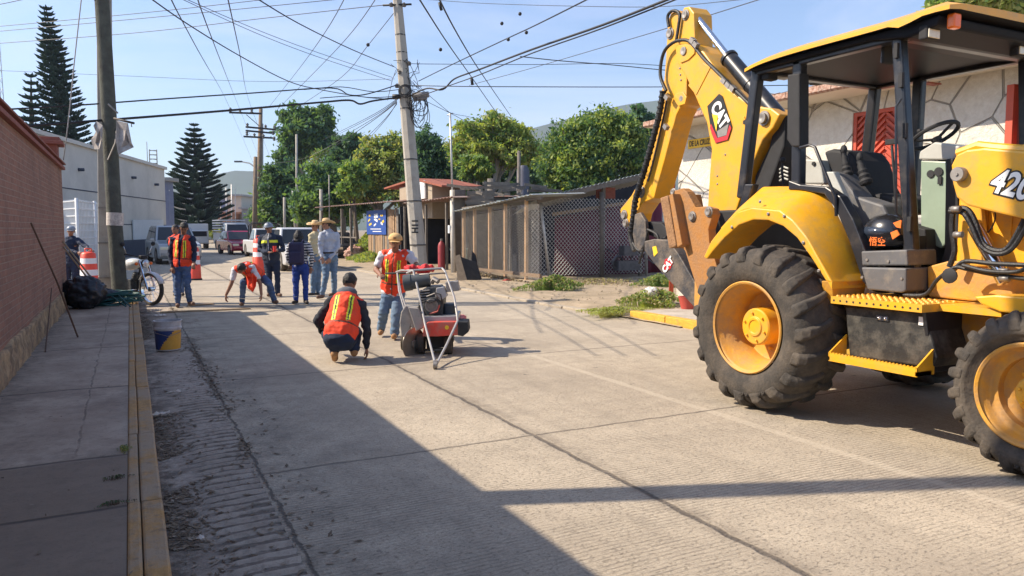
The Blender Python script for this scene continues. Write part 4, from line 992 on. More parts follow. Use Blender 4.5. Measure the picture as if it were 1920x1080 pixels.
# lattice radio mast, far left
a = AD(8, 205, 70); mt = thing('radio_mast', 'thin lattice radio mast rising at the left edge', 'mast', (a.x, a.y, 0))
mb = MB()
for k in range(3):
    an = k * 2.094; o1 = V(math.cos(an) * .2, math.sin(an) * .2, 0); mb.tube([V(a.x, a.y, 0) + o1, V(a.x - .35, a.y, 26) + o1 * .7], .03, 4)
for z in range(0, 26):
    for k in range(3):
        an = k * 2.094; an2 = an + 2.094; dx = -.35 * z / 26
        mb.tube([V(a.x + dx + math.cos(an) * .19, a.y + math.sin(an) * .19, z), V(a.x + dx + math.cos(an2) * .19, a.y + math.sin(an2) * .19, z + .8)], .018, 3)
mb.build('lattice', mat('galvanised', (0.35, 0.37, 0.4), rough=.6, metal=.3), mt)
# pair of poles on the left walk
m_conc = mat('pole_concrete', (0.40, 0.37, 0.32), rough=0.9, var=0.15, scale=3, bump=0.4, bscale=40, dirt=(0.24, 0.21, 0.18), dscale=3)
m_wood = mat('weathered_pole_wood', (0.085, 0.088, 0.07), rough=0.95, var=0.3, scale=6, bump=0.6, bscale=30, dirt=(0.05, 0.045, 0.04), dscale=4)
b0 = G(199, 558, KZ); dpole = depth(b0)
p1 = thing('concrete_pole', 'pale square concrete pole standing behind the leaning wooden pole on the left walk', 'utility pole', b0)
tp = AD(199, -60, dpole); 
mb = MB(); wp = 25 / 1400 * dpole
mb.prism([b0 + V(-wp / 2, -wp / 2, -.2), b0 + V(wp / 2, -wp / 2, -.2), b0 + V(wp / 2, wp / 2, -.2), b0 + V(-wp / 2, wp / 2, -.2)], tp - b0 + V(0, 0, 1.5)); mb.build('shaft', m_conc, p1, bevel=.02)
for (py) in (390, 455, 520):
    c = AD(200, py, dpole); mb = MB(); mb.box(c, (wp * 1.1, wp * 1.1, .03)); mb.build('strap', m_steel, p1)
b1 = G(226, 562, KZ); d1 = depth(b1)
p2 = thing('wooden_pole', 'dark green-grey wooden pole leaning left with a paper notice and rags', 'utility pole', b1)
mb = MB(); mb.tube([b1 - V(0, 0, .2), AD(214, 400, d1), AD(204, 210, d1), AD(191, 0, d1), AD(187, -60, d1)], [27 / 2800 * d1, 26 / 2800 * d1, 26 / 2800 * d1, 25 / 2800 * d1, 24 / 2800 * d1], 16); mb.build('shaft', m_wood, p2)
m_notice = mat('torn_paper', (0.55, 0.50, 0.45), rough=.9, var=.25, scale=25, dirt=(.25, .2, .2), dscale=20)
mb = MB(); c = AD(215, 408, d1); mb.tube([c + V(0, 0, -.16), c + V(.01, 0, .1)], 14.5 / 1400 * d1, 16, cap=False); mb.build('paper_notice', m_notice, p2)
mb = MB(); mb.tube([AD(178, 0, d1 - .1), AD(172, -6, d1 - .1)], .02, 5); mb.tube([AD(203, 195, d1 - .2), AD(221, 212, d1 - .2)], .018, 5); mb.tube([AD(202, 300, d1 - .17), AD(216, 268, d1 - .15), AD(221, 225, d1 - .1)], .014, 5); mb.build('bracket_wire', m_steel, p2)
# cross stick and rags
mb = MB(); mb.tube([AD(214, 222, d1 - .22), AD(251, 231, d1 - .35)], .025, 6); mb.tube([AD(246, 231, d1 - .35), AD(247, 238, d1 - .35)], .01, 4); tag(mb.build('broken_branch', mat('dark_stick', (.04, .03, .025))), 'broken dark stick caught on the wooden pole above the rag', 'stick')
m_rag = mat('dirty_rag', (0.42, 0.38, 0.35), rough=1, var=.25, scale=8, dirt=(.2, .17, .15), dscale=6)
def cloth(poly, d, name, label, cat, m, parent=None, th=.02):
    mb = MB(); cx = sum(p[0] for p in poly) / len(poly); cy = sum(p[1] for p in poly) / len(poly)
    ring = []; n = len(poly)
    for i, p in enumerate(poly): ring.append(mb.bm.verts.new(AD(p[0], p[1], d + rnd.uniform(-.08, .08))))
    mid = [mb.bm.verts.new(AD(p[0] * .55 + cx * .45, p[1] * .55 + cy * .45, d + rnd.uniform(-.10, .06))) for p in poly]; c = mb.bm.verts.new(AD(cx, cy, d - .05))
    for i in range(n):
        j = (i + 1) % n; mb.face([ring[i], ring[j], mid[j], mid[i]]); mb.face([mid[i], mid[j], c])
    o = mb.build(name, m, parent, sharp=0); s_ = o.modifiers.new('t', 'SOLIDIFY'); s_.thickness = th
    if label: tag(o, label, cat)
    return o
cloth([(219, 226), (240, 231), (247, 268), (251, 276), (238, 282), (222, 290), (217, 262)], d1 - .25, 'rag', 'pale pointed cloth rag hanging on the right of the leaning pole', 'rag', m_rag)
cloth([(181, 228), (193, 236), (192, 262), (188, 280), (178, 280), (172, 262), (180, 246), (175, 236)], d1 - .3, 'rag', 'torn pale plastic bag caught on the left of the leaning pole', 'rag', m_rag)
# shade-casting utility pole outside the frame, behind the brick wall
bp = V(-1.75, 5.22, 0); o = MB().tube([bp, bp + V(0.0, 1.44, 9)], [.14, .1], 14).build('utility_pole', m_conc); tag(o, 'round concrete pole behind the brick wall near the camera', 'utility pole')
# --- drums, bags, hoses
m_drumo = mat('drum_orange', (0.85, 0.075, 0.03), rough=0.45, var=0.1, scale=5, dirt=(.6, .08, .05), dscale=4)
m_drumw = mat('drum_white', (0.75, 0.72, 0.70), rough=0.4, var=0.08)
def drum(pb, px_top, label, wpx, grp='orange and white traffic drums'):
    d = depth(pb); H = px_top; r = wpx / 2800 * d
    t = thing('traffic_drum', label, 'traffic drum', pb, grp)
    mb = MB(); mb.lathe(pb, (0, 0, 1), [(0, r * 1.0), (.0, r * 1.02), (H * .46, r * .93), (H * .47, r * .88), (H * .60, r * .87), (H * .61, r * .84), (H * .72, r * .83), (H * .73, r * .80), (H * .85, r * .78), (H * .86, r * .75), (H * .95, r * .72), (H * .98, r * .55), (H, 0)], 28)
    me = mb
    o = mb.build('drum_body', [m_drumo, m_drumw], t, sharp=50)
    for p in o.data.polygons:
        z = sum(o.data.vertices[i].co.z for i in p.vertices) / len(p.vertices) - pb.z
        if H * .47 < z < H * .60 or H * .73 < z < H * .85: p.material_index = 1
    mb = MB(); mb.tube([pb + V(-r * .3, 0, H * .97), pb + V(-r * .3, 0, H * 1.06), pb + V(r * .3, 0, H * 1.06), pb + V(r * .3, 0, H * .97)], .018, 6); mb.build('handle', m_drumo, t)
    mb = MB(); mb.lathe(pb, (0, 0, 1), [(0, r * 1.15), (.05, r * 1.12), (.055, r * .9)], 24); mb.build('base_ring', m_blkm, t)
    return t
def hpx(pb, ytop): return (430 - ytop) / 1400 * depth(pb) + CH - pb.z
pb = G(169, 556, 0.0); pb = V(-1.15 + .2, 18.4, 0); 
for (x_, y_, yt, wpx, lab) in ((169, 556, 471, 34, 'orange and white traffic drum beside the man in navy at the wall end'), (366, 525, 462, 22, 'orange and white traffic drum standing behind the man in the open vest'), (487, 512, 446, 26, 'orange and white traffic drum behind the bending worker')):
    pb = G(x_, y_); drum(pb, CH + (430 - yt) / 1400 * depth(pb) + .0, lab, wpx)
m_bag = mat('black_plastic_bag', (0.012, 0.014, 0.02), rough=0.35, var=.3, scale=8, bump=.6, bscale=9)
def blob(name, label, cat, c, r, m, seed, amp=.2, parent=None):
    mb = MB(); mb.sph(c, r, 56, 38); 
    for v in mb.bm.verts:
        d = (v.co - c); n = noise.noise(v.co * 4 + Vector((seed, 0, 0))) + .5 * noise.noise(v.co * 9 + Vector((seed, 3, 0))) - .9 * abs(noise.noise(v.co * 13 + Vector((0, seed, 0)))) - .5 * abs(noise.noise(v.co * 26)); v.co += d * n * amp
        if v.co.z < c.z - r[2] * .82: v.co.z = c.z - r[2] * .82
    o = mb.build(name, m, parent, sharp=0); 
    if label: tag(o, label, cat)
    return o
c = G(152, 580, KZ); blob('rubbish_bag', 'big crumpled black plastic bag slumped against the wall end', 'bag', c + V(.05, .25, .27), (.36, .36, .33), m_bag, 3)
c = G(188, 574, KZ); blob('rubbish_bag', 'smaller black plastic bag lying beside the bigger one', 'bag', c + V(0, .25, .15), (.32, .28, .18), m_bag, 8)
c = G(158, 520, KZ); blob('rubbish_bag', 'black bag standing behind the two crumpled bags', 'bag', V(c.x - .3, 17.2, .6), (.3, .3, .42), m_bag, 12)
m_rope = mat('green_cable', (0.012, 0.075, 0.07), rough=.6, var=.3, scale=20)
mb = MB(); c0 = G(208, 572, KZ)
for k in range(16):
    pts = []; ph = rnd.uniform(0, 6.28); rx = rnd.uniform(.25, .62); ry = rnd.uniform(.15, .4); cz = .03 + k * .014; off = V(rnd.uniform(-.1, .12), rnd.uniform(-.1, .1), 0)
    for i in range(26):
        a = ph + i / 25 * 6.0; pts.append(c0 + off + V(math.cos(a) * rx, math.sin(a) * ry + .15, cz + .05 * math.sin(a * 2 + k) * max(0, 1 - abs(math.cos(a)))))
    for p in pts: p.z = max(p.z, KZ + .015)
    mb.tube(pts, .016, 6)
for k in range(9):
    s0 = c0 + V(rnd.uniform(-.2, .2), .2, .12); e0 = G(rnd.uniform(225, 262), rnd.uniform(566, 580), KZ if k % 2 else .02) + V(0, 0, .015)
    mb.tube([s0, s0.lerp(e0, .4) + V(0, 0, .12), s0.lerp(e0, .75) + V(0, 0, .04), e0], .013, 6)
tag(mb.build('cable_coil', m_rope), 'tangled coil of dark green cable at the foot of the left poles', 'cable')
m_stickw = mat('pale_wood', (0.38, 0.28, 0.17), rough=.9, var=.2, scale=10)
for (a, b, lab) in (((117, 452), (196, 552), 'upper of two wooden tool handles resting on the black bags'), ((118, 462), (188, 552), 'lower of two wooden tool handles resting on the black bags')):
    o = MB().tube([AD(*a, 13.6), AD(*b, 13.8)], .016, 8).build('tool_handle', m_stickw); tag(o, lab, 'tool handle')
# bucket of paint
pb = G(316, 655, 0); db = depth(pb); r = 24 / 1400 * db; H = 55 / 1400 * db
bk = thing('paint_bucket', 'white plastic bucket with a blue and yellow label standing in the gutter', 'bucket', pb)
mb = MB(); mb.lathe(pb, (0, 0, 1), [(0.0, 0), (0, r * .86), (H * .72, r * .97), (H * .73, r * 1.03), (H * .78, r * 1.03), (H * .80, r * .99), (H * .97, r * 1.0), (H * .975, r * 1.05), (H, r * 1.05), (H, r * .98), (H * .3, r * .9), (H * .3, 0)], 36)
m_bkw = mat('bucket_white', (0.50, 0.49, 0.50), rough=.6, var=.15, scale=12, dirt=(.3, .27, .25), dscale=10); m_bkb = mat('label_blue', (0.02, 0.045, 0.16), rough=.5, var=.1, scale=15); m_bky = mat('label_yellow', (0.62, 0.33, 0.05), rough=.5, var=.1, scale=15)
mb.build('body', m_bkw, bk, sharp=40)
N = 48; vs = []; fs = []; mi = []
for i in range(N + 1):
    a = 2 * math.pi * i / N
    for k in range(17):
        z = H * (.04 + .64 * k / 16); q = r * (.86 + .11 * (z / (H * .72))) + .004; vs.append(pb + V(math.cos(a) * q, math.sin(a) * q, z))
for i in range(N):
    for k in range(16):
        a = i * 17 + k; fs.append((a, a + 17, a + 18, a + 1)); am = 2 * math.pi * (i + .5) / N; u = math.cos(am) * .89 - math.sin(am) * .457  # across the view
        mi.append(1 if (k / 16) < (u * .9 + .25) * 1.0 and u > -.25 and (-math.sin(am) * .89 - math.cos(am) * .457) > -.2 else 0)
link('label', pymesh(vs, fs, mi, True), [m_bkb, m_bky], bk)
mb = MB(); mb.tube([pb + V(-r * 1.02, 0, H * .85), pb + V(-r * .9, -r * .7, H * .62), pb + V(0, -r * 1.12, H * .5), pb + V(r * .9, -r * .7, H * .62), pb + V(r * 1.02, 0, H * .85)], .004, 5); mb.build('handle', m_steel, bk)
# boards on the ground near the first worker
m_board = mat('board_wood', (0.34, 0.25, 0.16), rough=.9, var=.25, scale=9)
for (a, b, wd, lab) in (((352, 574), (400, 571), .09, 'short plank lying by the feet of the man in the open vest'), ((300, 587), (470, 580), .05, 'long pale batten laid across the road joint')):
    o = MB().bar(G(*a) + V(0, 0, .015), G(*b) + V(0, 0, .015), wd, .03).build('plank', m_board, bevel=.003); tag(o, lab, 'plank')
# ------------------------------------------------------------------ RIGHT HOUSE
m_stucco = None
HX = 10.3; HY0, HY1 = 3.0, AX(1272, 330, 10.3).y; EV = 9.62
def stone_material():
    m = mat('white_stone_wall', (0.62, 0.58, 0.50), rough=0.95)
    t = NT(m); b = m.node_tree.nodes['Principled BSDF']; P, X, Y, Z = t.pos()
    cb = m.node_tree.nodes.new('ShaderNodeCombineXYZ'); t.val(cb.inputs[0], t.m('ADD', Y, t.m('MULTIPLY', Z, .35))); t.val(cb.inputs[1], t.m('SUBTRACT', Z, t.m('MULTIPLY', Y, .15)))
    v = m.node_tree.nodes.new('ShaderNodeTexVoronoi'); v.feature = 'DISTANCE_TO_EDGE'; v.inputs['Scale'].default_value = 1.45; v.inputs['Randomness'].default_value = .95; v.distance = 'EUCLIDEAN'
    m.node_tree.links.new(cb.outputs[0], v.inputs['Vector'])
    ln = t.rng(v.outputs['Distance'], 0.008, 0.020, 1, 0)
    n = t.noise(P, 12, 6, .7); base = t.mix(t.rng(n, .3, .7), (0.72, 0.69, 0.62), (0.58, 0.54, 0.47)); base = t.mix(t.m('MULTIPLY', t.rng(t.noise(P, 1.1, 7, .7), .48, .66), .4), base, (0.40, 0.36, 0.30))
    base = t.mix(ln, base, (0.34, 0.32, 0.28)); m.node_tree.links.new(base, b.inputs['Base Color'])
    t.bump(t.m('SUBTRACT', t.m('MULTIPLY', n, .8), t.m('MULTIPLY', ln, 1.6)), 1.0, .04, b); return m
m_stonew = stone_material()
m_soff = mat('soffit_plaster', (0.62, 0.56, 0.46), rough=.9, var=.06)
m_tiles = mat('eave_tiles', (0.30, 0.15, 0.10), rough=.9, var=.4, scale=14, bump=.8, bscale=20, dirt=(.55, .45, .38), dscale=18, dth=.52)
m_redm = mat('red_metal', (0.50, 0.075, 0.035), rough=.5, var=.1, scale=3, dirt=(.35, .07, .04), dscale=2)
m_brown = mat('brown_frame', (0.26, 0.07, 0.04), rough=.5, var=.1)
ze = AX(1517, 180, EV).z
hs = thing('stone_clad_house', 'single storey house clad in pale irregular stone with red chevron gate on the right', 'house', (HX + 2, 7, 0))
gy1 = AX(1598, 250, HX).y; gy0 = AX(1708, 250, HX).y; gz1 = AX(1650, 204, HX).z
dy1 = AX(1888, 200, HX).y; dy0 = AX(1950, 200, HX).y; dz1 = AX(1890, 160, HX).z
mb = MB()
def seg(y0, y1, z0, z1): mb.bb((HX, y0, z0), (HX + .3, y1, z1))
seg(gy1, HY1, 0, ze); seg(gy0, gy1, gz1, ze); seg(dy1, gy0, 0, ze); seg(dy0, dy1, dz1, ze); seg(HY0, dy0, 0, ze)
mb.bb((HX + .3, HY1 - .3, 0), (18, HY1, ze)); mb.bb((HX + .3, HY0, 0), (18, HY0 + .3, ze)); mb.bb((17.7, HY0 + .3, 0), (18, HY1 - .3, ze))
mb.build('wall', m_stonew, hs)
mb = MB(); mb.bb((EV, HY0 - .5, ze), (18.3, HY1 + .25, ze + .12)); mb.build('roof_slab', m_soff, hs, bevel=.01)
mb = MB(); n = 46
for i in range(n):
    y = HY0 - .5 + (HY1 + .75 - HY0) * i / n; mb.prism([V(EV - .06, y + .01, ze + .12), V(EV - .07, y + .01, ze + .03), V(EV - .03, y + .01, ze + .0), V(EV - .003, y + .01, ze + .12), V(EV + .3, y + .01, ze + .2 + .02 * (i % 2)), V(EV + .3, y + .01, ze + .13)], (0, (HY1 + .75 - HY0) / n - .012, 0))
mb.build('roof_tiles', m_tiles, hs)
g = MB(); g.bb((HX + .08, gy0, 0), (HX + .12, gy1, gz1)); gate = g.build('gate', m_redm, hs)
mb = MB(); ym = AX(1656, 250, HX).y; zz = -1.6
while zz < gz1 + 1.5:
    for sgn, ye_ in ((1, gy1), (-1, gy0)):
        L = abs(ye_ - ym); a = V(HX + .065, ym, zz + .9 * 0); b_ = V(HX + .065, ye_, zz - L * .85)
        if zz - L * .85 > gz1 or zz < 0.1: continue
        p, q = a.copy(), b_.copy()
        if p.z > gz1: f = (p.z - gz1) / (p.z - q.z); p = p.lerp(q, f)
        if q.z < 0.05: f = (q.z - .05) / (q.z - p.z); q = q.lerp(p, f)
        mb.bar(p, q, .035, .05, (1, 0, 0))
    zz += .105
mb.build('chevron_bars', m_redm, gate)
mb = MB(); mb.bb((HX + .02, gy0, 0), (HX + .09, gy0 + .06, gz1)); mb.bb((HX + .02, gy1 - .06, 0), (HX + .09, gy1, gz1)); mb.bb((HX + .02, gy0 + .06, gz1 - .06), (HX + .09, gy1 - .06, gz1)); mb.build('gate_frame', m_redm, gate)
mb = MB(); c = AX(1700, 302, HX - .05); mb.bb((HX + .0, gy0 + .1, c.z - .02), (HX + .035, ym, c.z + .02)); mb.build('gate_bar', m_redm, gate)
mb = MB(); mb.bb((HX + .1, dy0, 0), (HX + .14, dy1, dz1)); dr = mb.build('door', m_brown, hs)
mb = MB()
for a, b_ in ((dy1 - .09, dy1), (dy1 - .30, dy1 - .24), (dy0, dy0 + .09)): mb.bb((HX - .02, a, 0), (HX + .1, b_, dz1))
mb.bb((HX - .02, dy0 + .09, dz1 - .09), (HX + .1, dy1 - .3, dz1)); mb.build('door_frame', m_redm, dr)
# corner trim, dark red pipe at the left end
o = MB().tube([V(HX - .06, HY1 + .1, 0), V(HX - .06, HY1 + .1, AX(1272, 300, HX).z)], .05, 8).build('downpipe', m_redm, hs)
mb = MB(); mb.box(AX(1745, 157, EV + .35), (.3, .12, .02)); mb.box(AX(1730, 158, EV + .3), (.05, .05, .06)); mb.build('wall_lamp', m_brown, hs)
# street name sign
c = AX(1312, 268, HX - .012); a = AX(1290, 263, HX - .012); b_ = AX(1334, 262, HX - .012); W = abs(a.y - b_.y); Hh = 17 / 1400 * depth(c)
sg = thing('street_sign', 'small yellow street name sign fixed high on the pale stone wall', 'sign', c)
o = MB().box(c, (.015, W, Hh)).build('plate', mat('sign_yellow', (.80, .50, .03), rough=.5, var=.05), sg, bevel=.004)
text_on('lettering', 'DE LA CRUZ', Hh * .82, c - V(.012, 0, .0), (0, -1, 0), (0, 0, 1), mat('sign_ink', (.06, .04, .02), rough=.6), sg, bold=.004, sx=.72, depth_=.001)
# ------------------------------------------------------------------ SHACKS, COOP, FENCES
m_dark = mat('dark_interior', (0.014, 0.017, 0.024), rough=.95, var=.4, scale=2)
m_rust2 = mat('rusty_sheet', (0.19, 0.10, 0.075), rough=.9, var=.35, scale=2.5, dirt=(.36, .33, .3), dscale=1.8, bump=.4, bscale=9)
m_zinc = mat('zinc_sheet', (0.42, 0.46, 0.46), rough=.5, metal=.3, var=.2, scale=2, dirt=(.28, .26, .23), dscale=2)
m_plank = mat('raw_planks', (0.33, 0.215, 0.125), rough=.95, var=.35, scale=5, bump=.5, bscale=30, dirt=(.13, .09, .065), dscale=2.5)
m_plankg = mat('grey_planks', (0.16, 0.14, 0.12), rough=.95, var=.3, scale=6, bump=.5, bscale=30)
m_maroon = mat('maroon_tarp', (0.15, 0.02, 0.045), rough=.7, var=.3, scale=1.5)
m_brickred = mat('brick_red_panel', (0.24, 0.075, 0.05), rough=.9, var=.25, scale=9)
m_wire = mat('galvanised_wire', (0.55, 0.54, 0.52), rough=.5, metal=.5, var=.2)
def pt(x, y, d): return AD(x, y, d)
def corr(mb, a, b, c, d, n=24, amp=.03, th=.01):
    """corrugated sheet over quad a,b (front) c,d (back): a->b ridge direction across"""
    rows = []
    for i in range(n * 2 + 1):
        t_ = i / (n * 2); p = a.lerp(b, t_); q = d.lerp(c, t_); h = V(0, 0, amp * (i % 2)); rows.append((mb.bm.verts.new(p + h), mb.bm.verts.new(q + h), mb.bm.verts.new(q + h - V(0, 0, th)), mb.bm.verts.new(p + h - V(0, 0, th))))
    for r0, r1 in zip(rows, rows[1:]):
        for k in range(4): mb.face([r0[k], r1[k], r1[(k + 1) % 4], r0[(k + 1) % 4]])
    mb.face(rows[0]); mb.face(rows[-1])
# coop: face parallel to the road
cf = G(868, 517); cn = G(987, 529); cX = 10.25
m_postw = mat('bare_timber_post', (0.50, 0.31, 0.16), rough=.95, var=.25, scale=6, bump=.4)
coop = thing('wire_coop', 'open timber framed coop closed with chicken wire under a zinc roof', 'coop', (cX, 21.5, 0))
def cx(x, y): return AX(x, y, cX)
posts = [(868, 395, 515), (888, 392, 518), (916, 388, 520), (945, 382, 524), (984, 375, 530)]
for i, (x_, yt, yb) in enumerate(posts):
    a = cx(x_, yb); a.z = 0; b_ = cx(x_, yt); o = MB().bar(a + V(.05, 0, 0), V(a.x + .05, a.y, b_.z), .08, .09).build('post', m_postw, coop)
for (x_, yt, yb) in ((924, 386, 523), (957, 380, 520)):
    a = AX(x_, yb, cX + 1.0); a.z = 0; b_ = AX(x_, yt, cX + 1.0); MB().bar(a, V(a.x, a.y, b_.z), .07, .07).build('post', m_plankg, coop)
ya, yb_ = cx(1012, 500).y, cx(866, 500).y
def wiremesh(mb, o, u, v, W, Hh, s, r):
    """diamond net in plane spanned by unit u (horizontal) and v (up)"""
    for sg_ in (1, -1):
        t_ = -Hh
        while t_ < W + Hh:
            # line x = t + sg*y
            y0 = 0; y1 = Hh; x0 = t_; x1 = t_ + sg_ * Hh
            pts = []
            lo, hi = 0.0, 1.0
            dx = x1 - x0
            if dx:
                q0 = (0 - x0) / dx; q1 = (W - x0) / dx; lo = max(lo, min(q0, q1)); hi = min(hi, max(q0, q1))
            if hi - lo > .02: mb.tube([o + u * (x0 + dx * lo) + v * (Hh * lo), o + u * (x0 + dx * hi) + v * (Hh * hi)], r, 3, cap=False, smooth=False)
            t_ += s
    return mb
hz = cx(940, 385).z
mb = MB(); wiremesh(mb, V(cX - .02, yb_, .12), V(0, -1, 0), V(0, 0, 1), yb_ - ya, hz - .15, .085, .0034); mb.build('chicken_wire', m_wire, coop)
mb = MB(); mb.bar(V(cX + .05, yb_, hz - .02), V(cX + .05, ya, cx(1010, 371).z), .08, .08); mb.build('top_rail', m_plankg, coop); MB().bar(V(cX + .03, yb_, .22), V(cX + .03, ya, .24), .06, .10).build('bottom_rail', m_plank, coop)
mb = MB(); corr(mb, cx(862, 397) - V(.25, 0, 0), cx(1013, 365) - V(.25, 0, 0), cx(1013, 368) + V(1.5, 0, .12), cx(862, 397) + V(1.5, 0, .1), 22); mb.build('roof', m_zinc, coop)
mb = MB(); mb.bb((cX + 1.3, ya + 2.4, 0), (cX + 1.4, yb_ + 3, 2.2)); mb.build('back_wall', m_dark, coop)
# chain link run with lean-to roof and maroon sheets behind
q0 = G(1030, 523); q0 = V(10.6, 19.5, 0); q1 = G(1212, 520)
u = (q1 - q0); Wd = u.length; u.normalize(); nb = V(-u.y, u.x, 0)
if nb.y < 0: nb = -nb
cl = thing('chain_link_fence', 'chain link fence with leaning steel posts in front of a maroon shed', 'fence', (q0.x, q0.y, 0))
mb = MB(); wiremesh(mb, q0 + V(0, 0, .15), u, V(0, 0, 1), Wd, 2.35, .13, .008); mb.build('wire_net', m_wire, cl)
for (a, b_, r) in (((1012, 368), (1031, 523), .045), ((1128, 360), (1128, 516), .075), ((1210, 345), (1212, 520), .05)):
    def onf(x_, y_): r_ = ray(x_, y_); return CAM + r_ * ((q0 - CAM).dot(nb) / r_.dot(nb))
    p = onf(*a); q = onf(*b_); q.z = min(q.z, .0); MB().tube([q, p], r, 8).build('post', m_plankg if r > .06 else m_wire, cl)
shed = thing('maroon_shed', 'lean-to shed with sloping zinc roof and maroon sheeting behind the chain link', 'shed', q0 + nb * 2.5 + u * 2)
def ons(x_, y_, off): r_ = ray(x_, y_); return CAM + r_ * ((q0 + nb * off - CAM).dot(nb) / r_.dot(nb))
a = ons(1008, 372, -.2); b_ = ons(1240, 318, -.2)
mb = MB(); corr(mb, a, b_, b_ + nb * 1.6 - V(0, 0, .45), a + nb * 1.6 - V(0, 0, .45), 30, .035); mb.build('roof', m_zinc, shed)
mb = MB(); mb.bar(a - V(0, 0, .08), b_ - V(0, 0, .08), .06, .14); mb.build('eave_beam', m_plankg, shed)
mb = MB(); p = ons(1040, 385, .8); q = ons(1240, 520, .8); z0_ = ons(1040, 400, .8).z; z1_ = ons(1230, 356, .8).z
n = 30; rows = []
for i in range(n + 1):
    f = i / n; x_ = p.lerp(V(q.x, q.y, p.z), f); dd = nb * (.05 * math.sin(i * 1.9) + .04 * math.sin(i * 4.3)); rows.append((mb.bm.verts.new(V(x_.x, x_.y, .0) + dd), mb.bm.verts.new(V(x_.x, x_.y, z0_ + (z1_ - z0_) * f - .15) + dd)))
for r0, r1 in zip(rows, rows[1:]): mb.face([r0[0], r1[0], r1[1], r0[1]], True)
o = mb.build('sheeting', m_maroon, shed, sharp=0); o.modifiers.new('s', 'SOLIDIFY').thickness = .02
mb = MB(); mb.bar(ons(1036, 402, .3), ons(1230, 372, .3), .05, .10); mb.build('cross_rail', m_plank, shed)
MB().bb(ons(1119, 372, .25), ons(1152, 352, .30)).build('painted_board', m_brickred, shed)
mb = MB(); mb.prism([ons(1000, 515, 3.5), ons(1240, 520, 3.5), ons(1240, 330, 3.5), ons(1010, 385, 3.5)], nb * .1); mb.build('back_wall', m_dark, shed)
for (x_, yt) in ((1012, 380), (1130, 350), (1200, 340)):
    p = ons(x_, 500, .1); t_ = ons(x_, yt, .1); MB().bar(V(p.x, p.y, 0), V(p.x, p.y, t_.z), .1, .1).build('post', m_plankg, shed)
p_ = G(945, 527, .05); tag(cloth([(938, 527), (950, 523), (960, 526), (956, 533), (944, 535), (936, 532)], depth(p_), 'red_rag', None, None, mat('faded_red', (.45, .06, .05), rough=.9, var=.2, scale=9)), 'faded red rag lying in the dirt by the wire coop', 'rag')
# machinery parts stored under the fence
mb = MB()
for i in range(9):
    c = ons(1150 + i * 8, 478 + rnd.uniform(-12, 12), -.35); mb.tube([c, c + V(rnd.uniform(-.4, .4), rnd.uniform(-.1, .1), rnd.uniform(-.35, .35))], .02, 6)
mb.box(ons(1178, 470, -.4), (.5, .3, .3)); mb.lathe(ons(1160, 492, -.45), (0, 1, 0), [(0, .18), (.05, .22), (.1, .18)], 16)
mb.box(ons(1175, 498, -.4), (.8, .3, .3)); tag(mb.build('scrap_machine', mat('scrap_metal', (.10, .10, .11), rough=.6, metal=.3, var=.4, scale=9)), 'pile of grey scrap machine parts beneath the maroon sheeting', 'scrap')
# dark shed opening behind the main pole
def xr(x, y, X): return AX(x, y, X)
ds = thing('dark_stall', 'dark open stall with ragged tin roof behind the concrete pole', 'stall', (10.4, 27, 0))
SX = 10.15
ya2, yb2 = AX(848, 480, SX).y, AX(752, 480, SX).y
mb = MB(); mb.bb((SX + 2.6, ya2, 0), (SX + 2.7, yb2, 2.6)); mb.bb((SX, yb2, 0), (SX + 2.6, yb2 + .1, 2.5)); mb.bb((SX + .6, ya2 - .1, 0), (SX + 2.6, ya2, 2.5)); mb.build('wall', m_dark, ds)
mb = MB(); corr(mb, AX(755, 382, SX - .2), AX(850, 370, SX - .2), AX(850, 370, SX - .2) + V(3.2, 0, .1), AX(755, 382, SX - .2) + V(3.2, 0, .1), 18, .05); mb.build('roof', m_rust2, ds)
for x_ in (760, 838, 800): p = AX(x_, 500, SX); MB().bar(V(p.x, p.y, 0), V(p.x, p.y, 2.5), .08, .08).build('post', m_plankg, ds)
mb = MB(); mb.bb((SX + .8, ya2 + .6, .75), (SX + 1.5, ya2 + 2.2, .82)); mb.bb((SX + .85, ya2 + .7, 0), (SX + .92, ya2 + .77, .75)); mb.bb((SX + .85, ya2 + 2, 0), (SX + .92, ya2 + 2.07, .75)); tag(mb.build('work_table', mat('dull_green', (.10, .16, .14))), 'small greenish table standing inside the dark stall', 'table')
p = AX(828, 500, SX - .15); gt = thing('gas_cylinder', 'tall red gas cylinder standing at the dark stall opening', 'gas cylinder', (p.x, p.y, 0))
Hh = 1.1; MB().lathe(V(p.x, p.y, .05), (0, 0, 1), [(0, 0), (0, .1), (.02, .13), (Hh - .2, .13), (Hh - .1, .10), (Hh - .03, .04), (Hh, .03), (Hh, 0)], 18).build('body', mat('cylinder_red', (.28, .03, .035), rough=.6), gt)
MB().lathe(V(p.x, p.y, Hh + .03), (0, 0, 1), [(0, .03), (.02, .05), (.08, .05), (.09, 0)], 10).build('valve', m_steel, gt)
